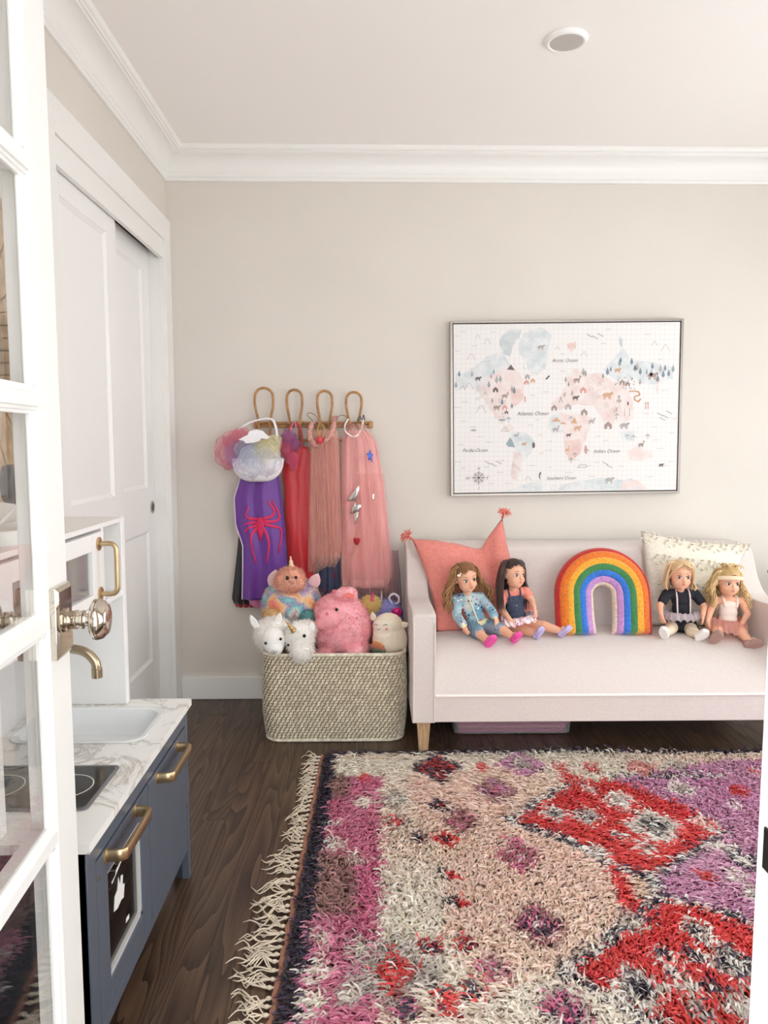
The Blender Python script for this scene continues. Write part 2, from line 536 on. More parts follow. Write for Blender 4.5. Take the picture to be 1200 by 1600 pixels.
struct('baseboard_left', G().box((LX - 0.002, FY, 0.0), (LX + 0.016, CY0 - 0.095, 0.108)), m_trim, bevel=0.004, label='white baseboard of the closet wall')
struct('baseboard_right', G().box((RX - 0.016, FY, 0.0), (RX + 0.002, BY - 0.016, 0.108)), m_trim, bevel=0.004, label='white baseboard of the window wall')

# closet casing: flat boards with a thin raised back band
cas = struct_root('trim_4', (LX, (CY0 + CY1) / 2, 0), 'white flat casing round the closet opening')
xf = LX + 0.020
part('side_casing', G().box((LX - 0.002, CY1, 0), (xf, BY - 0.002, 2.165)), m_trim, cas, bevel=0.002)
part('side_casing', G().box((LX - 0.002, CY0 - 0.095, 0), (xf, CY0, 2.165)), m_trim, cas, bevel=0.002)
part('head_casing', G().box((LX - 0.002, CY0, CTOP), (xf, CY1, 2.165)), m_trim, cas, bevel=0.002)
part('fascia_board', G().box((LX - 0.006, CY0, 1.985), (LX + 0.012, CY1, CTOP)), m_trim, cas, bevel=0.002)
part('jamb', G().box((LX - 0.115, CY1 - 0.004, 0), (LX, CY1 + 0.014, CTOP)), m_trim, cas, bevel=0.001)
part('jamb', G().box((LX - 0.115, CY0 - 0.014, 0), (LX, CY0 + 0.004, CTOP)), m_trim, cas, bevel=0.001)
part('track', G().box((LX - 0.11, CY0, 2.03), (LX - 0.006, CY1, CTOP)), mat('dark track', (70, 64, 60), 0.5), cas)

def closet_door(name, xfront, y0, y1, label, pull_y=None):
    d = struct_root(name, (xfront, (y0 + y1) / 2, 0.012), label)
    th, st = 0.034, 0.098
    zb, zt = 0.012, 2.02
    part('stile', G().box((xfront - th, y0, zb), (xfront, y0 + st, zt)), m_white, d, bevel=0.0015)
    part('stile', G().box((xfront - th, y1 - st, zb), (xfront, y1, zt)), m_white, d, bevel=0.0015)
    for a, b in ((zb, 0.245), (0.816, 1.005), (1.922, zt)):
        part('rail', G().box((xfront - th, y0 + st, a), (xfront, y1 - st, b)), m_white, d, bevel=0.0015)
    for a, b in ((0.245, 0.816), (1.005, 1.922)):
        part('panel', G().box((xfront - th + 0.006, y0 + st - 0.004, a - 0.004), (xfront - 0.011, y1 - st + 0.004, b + 0.004)), m_white, d)
        g = G()      # small sloped sticking round the panel
        yA, yB = y0 + st, y1 - st
        o_ = [(xfront - 0.002, yA, a), (xfront - 0.002, yB, a), (xfront - 0.002, yB, b), (xfront - 0.002, yA, b)]
        i_ = [(xfront - 0.0105, yA + 0.012, a + 0.012), (xfront - 0.0105, yB - 0.012, a + 0.012), (xfront - 0.0105, yB - 0.012, b - 0.012), (xfront - 0.0105, yA + 0.012, b - 0.012)]
        g.add(o_ + i_, [(k, (k + 1) % 4, 4 + (k + 1) % 4, 4 + k) for k in range(4)])
        part('panel_moulding', g, m_white, d, smooth=False)
    if pull_y:
        part('pull_recess', G().lathe([(0, 0.019), (0.0015, 0.019), (0.0012, 0.004)], (xfront - 0.0005, pull_y, 0.915), (1, 0, 0), 24), mat('shadowed nickel', (70, 62, 54), 0.35, 0.9), d)
        part('flush_pull', G().lathe([(0, 0.028), (0.003, 0.028), (0.0038, 0.024), (0.003, 0.019), (0.0, 0.0185)], (xfront - 0.0005, pull_y, 0.915), (1, 0, 0), 24), mat('brushed nickel', (176, 166, 152), 0.28, 1.0), d, label='round nickel flush pull')
    return d
closet_door('door_1', LX - 0.012, CY0 - 0.01, 2.765, 'white panelled sliding closet door in front of its twin')
closet_door('door_2', LX - 0.053, 2.69, CY1 - 0.006, 'white panelled sliding closet door with round flush pull', CY1 - 0.045)

# front doorway: jambs, stop and strike plate (the photograph is taken through it)
dj = struct_root('trim_5', (DX1, FY - 0.06, 0), 'white door jamb with a dark strike plate')
for xa, xb in ((DX1, DX1 + 0.022), (DX0 - 0.022, DX0)):
    part('jamb', G().box((xa, FY - 0.125, 0), (xb, FY, 2.07)), m_trim, dj, bevel=0.002)
part('head_jamb', G().box((DX0, FY - 0.125, 2.07), (DX1, FY, 2.09)), m_trim, dj)
for xa, xb in ((DX1 + 0.005, DX1 + 0.085), (DX0 - 0.085, DX0 - 0.005)):
    part('casing', G().box((xa, FY - 0.001, 0), (xb, FY + 0.016, 2.16)), m_trim, dj, bevel=0.002)
part('head_casing', G().box((DX0 - 0.005, FY - 0.001, 2.075), (DX1 + 0.005, FY + 0.016, 2.16)), m_trim, dj, bevel=0.002)
part('strike_plate', G().box((DX1 - 0.0015, FY - 0.034, 0.935), (DX1 + 0.001, FY - 0.003, 0.962)), mat('dark bronze', (70, 66, 64), 0.35, 0.9), dj, bevel=0.0008, label='dark metal strike plate')

# windows (out of the frame; right lets daylight in, front is added for fill)
def window(n, fn, u0, u1, z0, z1, cols, rows, label):
    w = struct_root('window_%d' % n, fn((u0 + u1) / 2, 0, z0), label)
    b = 0.05
    for a in ((u0, u0 + b, z0, z1), (u1 - b, u1, z0, z1), (u0 + b, u1 - b, z0, z0 + b), (u0 + b, u1 - b, z1 - b, z1)):
        part('window_frame', G().box((a[0], 0.02, a[2]), (a[1], 0.10, a[3]), fn=lambda u, w_, z: fn(u, w_, z)), m_trim, w, bevel=0.003)
    iu0, iu1, iz0, iz1 = u0 + b, u1 - b, z0 + b, z1 - b
    for k in range(1, cols):
        c = iu0 + (iu1 - iu0) * k / cols
        part('muntin', G().box((c - 0.012, 0.04, iz0), (c + 0.012, 0.075, iz1), fn=lambda u, w_, z: fn(u, w_, z)), m_trim, w)
    for k in range(1, rows):
        c = iz0 + (iz1 - iz0) * k / rows
        part('muntin', G().box((iu0, 0.04, c - 0.012), (iu1, 0.075, c + 0.012), fn=lambda u, w_, z: fn(u, w_, z)), m_trim, w)
    for i in range(cols):
        for j in range(rows):
            part('pane', G().box((iu0 + (iu1 - iu0) * i / cols + 0.011, 0.056, iz0 + (iz1 - iz0) * j / rows + 0.011), (iu0 + (iu1 - iu0) * (i + 1) / cols - 0.011, 0.058, iz0 + (iz1 - iz0) * (j + 1) / rows - 0.011), fn=lambda u, w_, z: fn(u, w_, z)), glass_mat(), w, smooth=False)
window(1, lambda u, w, z: (RX + w, u, z), 1.3, 3.0, 0.22, 1.98, 3, 3, 'white framed window lighting the room')
window(2, lambda u, w, z: (u, FY - w, z), 0.62, 2.08, 0.55, 2.0, 2, 2, 'white framed window in the doorway wall')

# ------------------------------------------------------------------ the glazed door
ANG = math.radians(4.0)
DL = Vector((-0.437, 1.06, 0.0))
Dd = Vector((-math.sin(ANG), math.cos(ANG), 0)); Dn = Vector((math.cos(ANG), math.sin(ANG), 0))
def dp(u, w, z): return DL + Dd * u + Dn * w + Vector((0, 0, z))
TH, DW, STI = 0.036, 0.62, 0.077
fd = struct_root('door_3', dp(-DW / 2, -TH / 2, 0.01), 'white glazed door standing open with nickel knob')
def dbox(name, u0, u1, z0, z1, w0=-TH, w1=0.0, m=None, bevel=0.0015, parent=None):
    return part(name, G().box((u0, w0, z0), (u1, w1, z1), fn=dp), m or m_trim, parent or fd, bevel=bevel)
dbox('stile', -STI, 0, 0.01, 2.05); dbox('stile', -DW, -DW + STI, 0.01, 2.05)
dbox('rail', -DW + STI, -STI, 0.01, 0.205); dbox('rail', -DW + STI, -STI, 1.97, 2.05)
zm = [0.36, 0.66, 0.957, 1.254, 1.55, 1.85]
def bead(name, u0, u1, z0, z1, horiz):
    """stepped glazing bar"""
    g = G()
    for half, wt in ((0.019, 0.0065), (0.0145, 0.0035), (0.0095, 0.0)):
        c = (z0 + z1) / 2 if horiz else (u0 + u1) / 2
        bk = -TH if wt == 0.0 else -0.0135
        if horiz: g.box((u0, bk, c - half), (u1, -wt, c + half), fn=dp)
        else: g.box((c - half, bk, z0), (c + half, -wt, z1), fn=dp)
    return part(name, g, m_trim, fd, bevel=0.0012)
um = -DW / 2
for z in zm: bead('muntin', -DW + STI, -STI, z, z, True)
bead('muntin', um, um, 0.205, 1.97, False)
rows = [0.205] + zm + [1.97]
cols = [-DW + STI, um, -STI]
for i in range(2):
    for j in range(len(rows) - 1):
        ua, ub = cols[i] + (0.018 if i == 1 else 0), cols[i + 1] - (0.018 if i == 0 else 0)
        za, zb = rows[j] + (0.018 if j else 0), rows[j + 1] - (0.018 if j < len(rows) - 2 else 0)
        part('pane', G().box((ua, -0.0115, za), (ub, -0.0085, zb), fn=dp), glass_mat(), fd, smooth=False)
        for (a, b, sg) in ((ua, ua + 0.010, 1), (ub - 0.010, ub, -1)):       # beads against stiles
            if (i == 0 and sg == 1) or (i == 1 and sg == -1):
                g = G()
                g.box((a, -0.0135, za), (b, -0.003, zb), fn=dp)
                e0, e1 = (a, b + 0.006) if sg == 1 else (a - 0.006, b)
                g.box((e0, -0.0135, za), (e1, -0.0065, zb), fn=dp)
                part('glazing_bead', g, m_trim, fd, bevel=0.001)
m_nickel = mat('polished nickel', (205, 195, 182), 0.06, 1.0)
for sgn, nm in ((1, 'knob_plate'), (-1, 'knob_plate')):
    w0 = 0.0 if sgn == 1 else -TH
    def kp(u, w, z): return dp(u, w0 + sgn * w, z)
    g = G()
    a, b = (-0.073, 0.905, -0.013, 1.003), (-0.068, 0.911, -0.018, 0.997)
    g.add([kp(a[0], 0, a[1]), kp(a[2], 0, a[1]), kp(a[2], 0, a[3]), kp(a[0], 0, a[3]),
           kp(a[0], 0.008, a[1]), kp(a[2], 0.008, a[1]), kp(a[2], 0.008, a[3]), kp(a[0], 0.008, a[3]),
           kp(b[0], 0.011, b[1]), kp(b[2], 0.011, b[1]), kp(b[2], 0.011, b[3]), kp(b[0], 0.011, b[3])],
          [(0, 3, 2, 1), (0, 1, 5, 4), (1, 2, 6, 5), (2, 3, 7, 6), (3, 0, 4, 7), (4, 5, 9, 8), (5, 6, 10, 9), (6, 7, 11, 10), (7, 4, 8, 11), (8, 9, 10, 11)])
    pl = part(nm, g, m_nickel, fd, angle=20, bevel=0.0008, label='polished nickel plate', fixn=True)
    prof = [(0.010, 0.016), (0.014, 0.017), (0.015, 0.0125), (0.022, 0.0125), (0.0235, 0.0135), (0.026, 0.0135), (0.027, 0.0115), (0.031, 0.0115), (0.032, 0.013), (0.035, 0.013), (0.036, 0.010), (0.041, 0.0085), (0.045, 0.010),
            (0.047, 0.018), (0.0475, 0.0255), (0.050, 0.0285), (0.054, 0.0290), (0.0545, 0.0275), (0.056, 0.0275), (0.0565, 0.0285), (0.062, 0.0265), (0.066, 0.0215), (0.0675, 0.0205), (0.069, 0.014), (0.0705, 0.005), (0.0708, 0)]
    part('knob', G().lathe(prof, kp(-0.043, 0, 0.954), Dn * sgn, 40), m_nickel, pl, angle=50, label='round polished nickel knob')

# ------------------------------------------------------------------ play kitchen
m_navy = mat('blue grey lacquer', (86, 93, 106), 0.38, bump=(400, 0.03))
m_navyd = mat('slate lacquer', (58, 61, 67), 0.4)
m_brass = mat('brushed brass', (204, 180, 142), 0.3, 1.0, bump=(500, 0.05), stretch=(1, 0.1, 1))
m_champ = mat('champagne metal', (190, 172, 146), 0.26, 1.0)
def marble():
    k = NT('white marble laminate')
    mp = k.coords((1, 1, 1))
    nz = k.n('TexNoise'); nz.inputs['Scale'].default_value = 6; nz.inputs['Detail'].default_value = 6; nz.inputs['Roughness'].default_value = 0.6
    nz.inputs['Distortion'].default_value = 1.2
    k.l(mp, 0, nz, 0)
    sb = k.n('Math', operation='SUBTRACT'); sb.inputs[1].default_value = 0.5; k.l(nz, 'Fac', sb, 0)
    ab = k.n('Math', operation='ABSOLUTE'); k.l(sb, 0, ab, 0)
    r = k.ramp([(0.0, lin((186, 180, 172))), (0.012, lin((214, 210, 204))), (0.05, lin((240, 239, 236)))])
    k.l(ab, 0, r, 'Fac'); k.l(r, 'Color', k.b, 'Base Color'); k.b.inputs['Roughness'].default_value = 0.28
    return k.m
m_marble = marble()
KY0, KY1, KXF, KXB, KT = 1.255, 1.972, -0.505, -0.885, 0.5
pk = thing('play_kitchen', 'blue grey wooden play kitchen with marble top and brass handles', 'play kitchen', ((KXF + KXB) / 2, (KY0 + KY1) / 2, 0))
def rrect(cx, cy, hx, hy, r, n=6):
    pts = []
    for (sx, sy, a0) in ((1, 1, 0), (-1, 1, PI / 2), (-1, -1, PI), (1, -1, 1.5 * PI)):
        for k in range(n + 1):
            a = a0 + PI / 2 * k / n
            pts.append((cx + sx * (hx - r) + r * math.cos(a), cy + sy * (hy - r) + r * math.sin(a)))
    return pts
# countertop with the sink cut out
SX0, SX1, SY0, SY1 = -0.845, -0.548, 1.692, 1.902
hole = rrect((SX0 + SX1) / 2, (SY0 + SY1) / 2, (SX1 - SX0) / 2, (SY1 - SY0) / 2, 0.045)
ox0, ox1, oy0, oy1 = KXB - 0.015, KXF + 0.012, KY0 - 0.012, KY1 + 0.012
def outer_pt(p):
    cx, cy = (SX0 + SX1) / 2, (SY0 + SY1) / 2
    dx, dy = p[0] - cx, p[1] - cy
    return (min(max(cx + dx * 9, ox0), ox1), min(max(cy + dy * 9, oy0), oy1))
out = [outer_pt(p) for p in hole]
n = len(hole)
g = G()
zt, zb = KT, KT - 0.018
ring = lambda pts, z: [(a, b, z) for a, b in pts]
g.add(ring(out, zt) + ring(hole, zt) + ring(out, zb) + ring(hole, zb),
      [q for k in range(n) for q in ((k, (k + 1) % n, n + (k + 1) % n, n + k), (2 * n + k, 3 * n + k, 3 * n + (k + 1) % n, 2 * n + (k + 1) % n), (k, 2 * n + k, 2 * n + (k + 1) % n, (k + 1) % n), (n + k, n + (k + 1) % n, 3 * n + (k + 1) % n, 3 * n + k))])
part('countertop', g, m_marble, pk, angle=30, fixn=True, label='white marble look countertop')
m_enamel = mat('white enamel', (233, 235, 236), 0.18)
g = G()
cx, cy, hx, hy = (SX0 + SX1) / 2, (SY0 + SY1) / 2, (SX1 - SX0) / 2, (SY1 - SY0) / 2
g.sheet([ring(rrect(cx, cy, hx + e, hy + e, 0.045 + min(e, 0), 6), z) for e, z in ((0.012, KT + 0.0005), (0.012, KT + 0.004), (0.004, KT + 0.0045), (-0.002, KT + 0.001), (-0.008, KT - 0.02), (-0.012, KT - 0.045), (-0.026, KT - 0.058))], closed=True)
g.f.append(tuple(range(len(g.v) - n, len(g.v))))
part('sink', g, m_enamel, pk, fixn=True, solid=0.0012, label='white enamel sink basin')
HX0, HX1, HY0, HY1 = -0.83, -0.542, 1.362, 1.556
fr_ = G()
fr_.sheet([ring(rrect((HX0 + HX1) / 2, (HY0 + HY1) / 2, (HX1 - HX0) / 2 + e, (HY1 - HY0) / 2 + e, 0.012), z) for e, z in ((0, KT + 0.0002), (0, KT + 0.004), (-0.004, KT + 0.005), (-0.007, KT + 0.0035))], closed=True)
hob = part('cooktop', G().prism([(a, b, KT + 0.0005) for a, b in rrect((HX0 + HX1) / 2, (HY0 + HY1) / 2, (HX1 - HX0) / 2 - 0.004, (HY1 - HY0) / 2 - 0.004, 0.010)], (0, 0, 0.003)), mat('black glass', (38, 38, 40), 0.12), pk, angle=30, label='black glass cooktop')
part('cooktop_trim', fr_, mat('steel trim', (150, 150, 152), 0.3, 1.0), hob, fixn=True)
for hx_ in (-0.62, -0.76):
    g = G()
    for R_ in (0.052,):
        g.sheet([[(hx_ + (R_ + d_) * math.cos(a), 1.459 + (R_ + d_) * math.sin(a), KT + zz) for a in np.linspace(0, 2 * PI, 48, endpoint=False)] for d_, zz in ((-0.0012, 0.0036), (-0.0012, 0.0039), (0.0012, 0.0039), (0.0012, 0.0036))], closed=True)
    part('burner_ring', g, mat('white print', (225, 222, 216), 0.5), hob)
    part('burner_mark', G().lathe([(0.0036, 0.006), (0.0039, 0.006)], (hx_, 1.459, KT), (0, 0, 1), 16), mat('red print', (170, 70, 40), 0.5), hob)
# carcass
for y0, y1, m in ((KY0, KY0 + 0.018, m_navyd), (KY1 - 0.018, KY1, m_navyd)):
    g = G()
    g.prism([(KXF, y0, 0), (KXF, y0, zb), (KXB, y0, zb), (KXB, y0, 0), (KXB + 0.045, y0, 0), (KXB + 0.045, y0, 0.09), (KXF - 0.045, y0, 0.09), (KXF - 0.045, y0, 0)], (0, y1 - y0, 0))
    part('side_panel', g, m, pk, smooth=False, bevel=0.0015, fixn=True, label='slate side panel with cut-out feet')
part('leg', G().box((KXF - 0.018, KY0 + 0.0, 0), (KXF + 0.002, KY0 + 0.040, zb)), m_navy, pk, bevel=0.0015)
part('leg', G().box((KXF - 0.018, KY1 - 0.022, 0), (KXF + 0.002, KY1 + 0.0, zb)), m_navy, pk, bevel=0.0015)
part('top_rail', G().box((KXF - 0.018, KY0 + 0.040, 0.437), (KXF, KY1 - 0.022, zb)), m_navy, pk, bevel=0.001)
part('bottom_rail', G().box((KXF - 0.018, KY0 + 0.040, 0.085), (KXF, KY1 - 0.022, 0.108)), m_navy, pk, bevel=0.001)
part('cabinet_floor', G().box((KXB, KY0 + 0.018, 0.090), (KXF - 0.018, KY1 - 0.018, 0.104)), m_navyd, pk)
part('back_board', G().box((KXB - 0.006, KY0 + 0.003, 0.085), (KXB + 0.002, KY1 - 0.003, zb)), m_navyd, pk)
part('divider', G().box((KXB, 1.610, 0.104), (KXF - 0.02, 1.622, zb)), m_navyd, pk)
def brass_handle(parent, y0, y1, z):
    g = G()
    xo = KXF + 0.036
    path = [(KXF, y0, z), (xo - 0.010, y0, z)]
    sq = G()
    # flat bar with rounded bends, and two round bosses
    ctr = smoothpath([(KXF + 0.002, y0, z), (xo - 0.012, y0 + 0.0005, z), (xo - 0.003, y0 + 0.006, z), (xo, y0 + 0.016, z), (xo, (y0 + y1) / 2, z), (xo, y1 - 0.016, z), (xo - 0.003, y1 - 0.006, z), (xo - 0.012, y1 - 0.0005, z), (KXF + 0.002, y1, z)], 40)
    rows_ = []
    for i, p in enumerate(ctr):
        t = (ctr[min(i + 1, len(ctr) - 1)] - ctr[max(i - 1, 0)]).normalized()
        nn = Vector((t.y, -t.x, 0))
        hw, hh = 0.0045, 0.0115
        rows_.append([p + nn * hw * c + Vector((0, 0, hh * s_)) for c, s_ in ((1, -0.8), (1, 0.8), (0.6, 1), (-0.6, 1), (-1, 0.8), (-1, -0.8), (-0.6, -1), (0.6, -1))])
    g.sheet(rows_, closed=True)
    for y in (y0, y1): g.lathe([(0, 0.0150), (0.003, 0.0150), (0.004, 0.0125)], (KXF, y, z), (1, 0, 0), 20)
    return part('handle', g, m_brass, parent, fixn=True, label='brushed brass bar handle')
# oven door with glazed window
OY0, OY1, DZ0, DZ1 = 1.298, 1.612, 0.112, 0.433
WY0, WY1, WZ0, WZ1 = 1.352, 1.556, 0.165, 0.382
xo0, xo1 = KXF - 0.014, KXF + 0.002
od = part('oven_door', G().box((xo0, OY0, DZ0), (xo1, WY0, DZ1)).box((xo0, WY1, DZ0), (xo1, OY1, DZ1)).box((xo0, WY0, DZ0), (xo1, WY1, WZ0)).box((xo0, WY0, WZ1), (xo1, WY1, DZ1)), m_navy, pk, smooth=False, bevel=0.0012, label='blue grey oven door with window')
g = G()
for a, b, c, d in ((WY0, WY0 + 0.008, WZ0, WZ1), (WY1 - 0.008, WY1, WZ0, WZ1), (WY0, WY1, WZ0, WZ0 + 0.008), (WY0, WY1, WZ1 - 0.008, WZ1)): g.box((xo0 - 0.002, a, c), (xo1 - 0.004, b, d))
part('window_frame', g, mat('grey white plastic', (200, 198, 194), 0.4), od, smooth=False)
part('pane', G().box((xo0 + 0.002, WY0 + 0.006, WZ0 + 0.006), (xo0 + 0.005, WY1 - 0.006, WZ1 - 0.006)), glass_mat('smoked glass', (0.55, 0.55, 0.56, 1)), od, smooth=False)
m_stk = mat('torn white sticker', (232, 230, 226), 0.6)
for pts in ([(1.405, .268), (1.425, .262), (1.448, .266), (1.462, .262), (1.470, .288), (1.458, .292), (1.462, .312), (1.450, .316), (1.444, .300), (1.436, .322), (1.428, .300), (1.412, .296)],
            [(1.40, .33), (1.46, .345), (1.462, .349), (1.425, .344), (1.420, .336), (1.398, .334)], [(1.47, .20), (1.49, .197), (1.492, .206), (1.475, .208)]):
    part('sticker', G().prism([(xo0 + 0.0055, y, z) for y, z in pts], (0.0006, 0, 0)), m_stk, od, smooth=False, label='torn white sticker on the oven glass')
part('oven_rack', G().box((KXB + 0.02, OY0 + 0.02, 0.25), (xo0 - 0.01, OY1 - 0.02, 0.256)), mat('grey shelf', (120, 120, 122), 0.5), pk)
brass_handle(od, 1.350, 1.520, 0.418)
cd = part('cupboard_door', G().box((xo0, 1.618, DZ0), (xo1, 1.944, DZ1)), m_navy, pk, bevel=0.0012, label='plain blue grey cupboard door')
brass_handle(cd, 1.690, 1.866, 0.412)
for y, z in ((KY1 - 0.03, 0.215), (1.305, 0.40)):
    part('screw', G().lathe([(0, 0.004), (0.0012, 0.004), (0.0016, 0.0015)], (xo1, y, z), (1, 0, 0), 10), m_champ, pk)
part('screw', G().lathe([(0, 0.006), (0.002, 0.006), (0.0025, 0.002)], (KXF - 0.03, KY0, 0.46), (0, -1, 0), 12), m_champ, pk)
# hutch
HF, HT, HB = -0.655, 0.992, KXB
m_hutch = mat('hutch white', (240, 239, 238), 0.4)
m_hback = mat('hutch pale grey board', (205, 206, 206), 0.5)
for y0, y1 in ((KY1 - 0.030, KY1 - 0.006), (KY0 + 0.006, KY0 + 0.030)):
    part('hutch_side', G().box((HB, y0, KT), (HF, y1, HT)), m_hutch, pk, bevel=0.0015)
part('hutch_top', G().box((HB, KY0 + 0.006, HT - 0.001), (HF + 0.001, KY1 - 0.006, HT + 0.011)), m_hutch, pk, bevel=0.0015)
part('hutch_shelf', G().box((HB, KY0 + 0.03, 0.797), (HF - 0.001, KY1 - 0.03, 0.811)), m_hutch, pk, bevel=0.001)
part('hutch_back', G().box((HB - 0.006, KY0 + 0.008, KT), (HB + 0.004, KY1 - 0.008, HT)), m_hback, pk)
part('hutch_divider', G().box((HB, 1.808, 0.811), (HF - 0.002, 1.820, HT)), m_hutch, pk, bevel=0.001)
# microwave door
MY0, MY1, MZ0, MZ1 = 1.292, 1.804, 0.815, 0.984
mx0, mx1 = HF - 0.010, HF + 0.003
md_ = part('microwave_door', G().box((mx0, MY0, MZ0), (mx1, MY0 + 0.05, MZ1)).box((mx0, MY1 - 0.072, MZ0), (mx1, MY1, MZ1)).box((mx0, MY0 + 0.05, MZ0), (mx1, MY1 - 0.072, MZ0 + 0.026)).box((mx0, MY0 + 0.05, MZ1 - 0.040), (mx1, MY1 - 0.072, MZ1)), m_hutch, pk, smooth=False, bevel=0.001, label='white microwave door with window')
part('pane', G().box((mx0 + 0.003, MY0 + 0.045, MZ0 + 0.02), (mx0 + 0.006, MY1 - 0.066, MZ1 - 0.034)), glass_mat(), md_, smooth=False)
hp = smoothpath([(mx1, 1.770, .957), (mx1 + 0.03, 1.770, .957), (mx1 + 0.040, 1.770, .949), (mx1 + 0.042, 1.770, .935), (mx1 + 0.042, 1.770, .90), (mx1 + 0.042, 1.770, .858), (mx1 + 0.040, 1.770, .844), (mx1 + 0.03, 1.770, .836), (mx1, 1.770, .836)], 40)
g = G().tube(hp, 0.0062, 10)
for z in (.957, .836): g.lathe([(0, 0.0165), (0.003, 0.0165), (0.004, 0.014)], (mx1, 1.770, z), (1, 0, 0), 20)
part('handle', g, m_brass, md_, label='brass microwave handle')
# faucet bending out of the back board
fy = 1.800
fp = smoothpath([(HB, fy, .692), (-0.80, fy, .694), (-0.735, fy, .692), (-0.702, fy, .682), (-0.682, fy, .660), (-0.678, fy, .638)], 30)
g = G().tube(fp, 0.0115, 14)
g.lathe([(0, 0.013), (0.022, 0.013), (0.024, 0.011)], (-0.678, fy, 0.620), (0, 0, 1), 18)
g.lathe([(0, 0.022), (0.004, 0.022), (0.008, 0.014)], (HB + 0.004, fy, .692), (1, 0, 0), 18)
part('faucet', g, m_champ, pk, label='champagne metal faucet')

# gadget on the hutch top, seen through the glazed door
gb = at(16, 838, 1.42)
gx, gy = -0.705, 1.42
gz = HT + 0.011
bc = thing('tabletop_camera', 'dark grey swivel gadget with round head on a white puck base', 'gadget', (gx, gy, gz))
m_dg = mat('dark grey plastic', (92, 90, 90), 0.45)
part('base', G().lathe([(0, 0.044), (0.003, 0.046), (0.026, 0.046), (0.030, 0.043)], (gx, gy, gz), (0, 0, 1), 28), mat('white plastic', (236, 234, 230), 0.35), bc)
part('stand', G().tube(smoothpath([(gx + 0.055, gy + 0.03, gz + 0.002), (gx + 0.05, gy + 0.03, gz + 0.02), (gx + 0.035, gy + 0.03, gz + 0.05), (gx + 0.02, gy + 0.03, gz + 0.09)], 14), [0.016 - 0.006 * k / 14 for k in range(15)], 10).ell((gx + 0.055, gy + 0.03, gz + 0.004), (0.028, 0.02, 0.006)), m_dg, bc)
part('head', G().lathe([(-0.004, 0.020), (0.0, 0.036), (0.016, 0.039), (0.020, 0.036), (0.022, 0.028), (0.052, 0.028), (0.055, 0.024)], (gx - 0.006, gy + 0.03, gz + 0.115), (1, 0.25, 0), 28), m_dg, bc, angle=50)
part('cable', G().tube(smoothpath([(gx - 0.02, gy, gz + 0.03), (gx + 0.0, gy - 0.0, gz + 0.045), (gx + 0.02, gy + 0.03, gz + 0.08)], 10), 0.003, 6), mat('white plastic', (236, 234, 230), 0.35), bc)

# mirror with a broad frame of radial wood pieces, on the wall above the play kitchen
m_rw = NT('grooved oak')
mp = m_rw.coords((1, 1, 1)); nz = m_rw.n('TexNoise'); nz.inputs['Scale'].default_value = 26; nz.inputs['Detail'].default_value = 5; m_rw.l(mp, 0, nz, 0)
r_ = m_rw.ramp([(0.3, lin((150, 122, 92))), (0.7, lin((196, 168, 134)))]); m_rw.l(nz, 'Fac', r_, 'Fac'); m_rw.l(r_, 'Color', m_rw.b, 'Base Color'); m_rw.bump(nz, 'Fac', 0.5, 0.003)
m_rw = m_rw.m
MYC, MZC, MO, MI = 1.66, 1.42, 0.365, 0.185
mr_ = thing('round_mirror', 'round mirror framed in grooved brown wood above play kitchen', 'mirror', (LX, MYC, MZC))
def sup(a, R, e=3.2):
    c, s_ = math.cos(a), math.sin(a)
    k = (abs(c) ** e + abs(s_) ** e) ** (-1 / e)
    return R * k * c, R * k * s_
NS = 40
for k in range(NS):
    a0, a1 = 2 * PI * k / NS + 0.006, 2 * PI * (k + 1) / NS - 0.006
    pts = [sup(a0, MO), sup((a0 + a1) / 2, MO), sup(a1, MO), sup(a1, MI, 2.4), sup((a0 + a1) / 2, MI, 2.4), sup(a0, MI, 2.4)]
    part('frame_piece', G().prism([(LX + 0.001, MYC + p, MZC + q) for p, q in pts], (0.028 + 0.003 * (k % 2), 0, 0)), m_rw, mr_, smooth=False, bevel=0.002, seg=1, fixn=True)
part('mirror_glass', G().prism([(LX + 0.002, MYC + sup(2 * PI * k / 48, MI + 0.01, 2.4)[0], MZC + sup(2 * PI * k / 48, MI + 0.01, 2.4)[1]) for k in range(48)], (0.008, 0, 0)), mat('mirror silver', (225, 225, 225), 0.02, 1.0), mr_, smooth=False)

# recessed ceiling light
dc = Vector(_C + ray(885, 61) * ((CZ - CAMH) / ray(885, 61)[2]))
dl = thing('recessed_downlight', 'round white recessed downlight in the ceiling', 'ceiling light', (dc.x, dc.y, CZ))
part('trim_ring', G().lathe([(0.001, 0.050), (0.001, 0.067), (-0.004, 0.067), (-0.012, 0.062), (-0.014, 0.057), (-0.012, 0.052), (0.0, 0.048)], dc, (0, 0, 1), 48), m_white, dl, fixn=True, angle=60)
part('baffle', G().lathe([(-0.011, 0.0515), (-0.005, 0.044), (-0.001, 0.034)], dc, (0, 0, 1), 48), mat('downlight white', (186, 180, 174), 0.5), dl, fixn=True)  # shade inside the recess is put into the baffle's grey
part('lens', G().lathe([(-0.0005, 0.034), (-0.002, 0.033), (-0.003, 0.02), (-0.0032, 0.0)], dc, (0, 0, 1), 32), mat('frosted lens', (244, 240, 236), 0.3), dl)

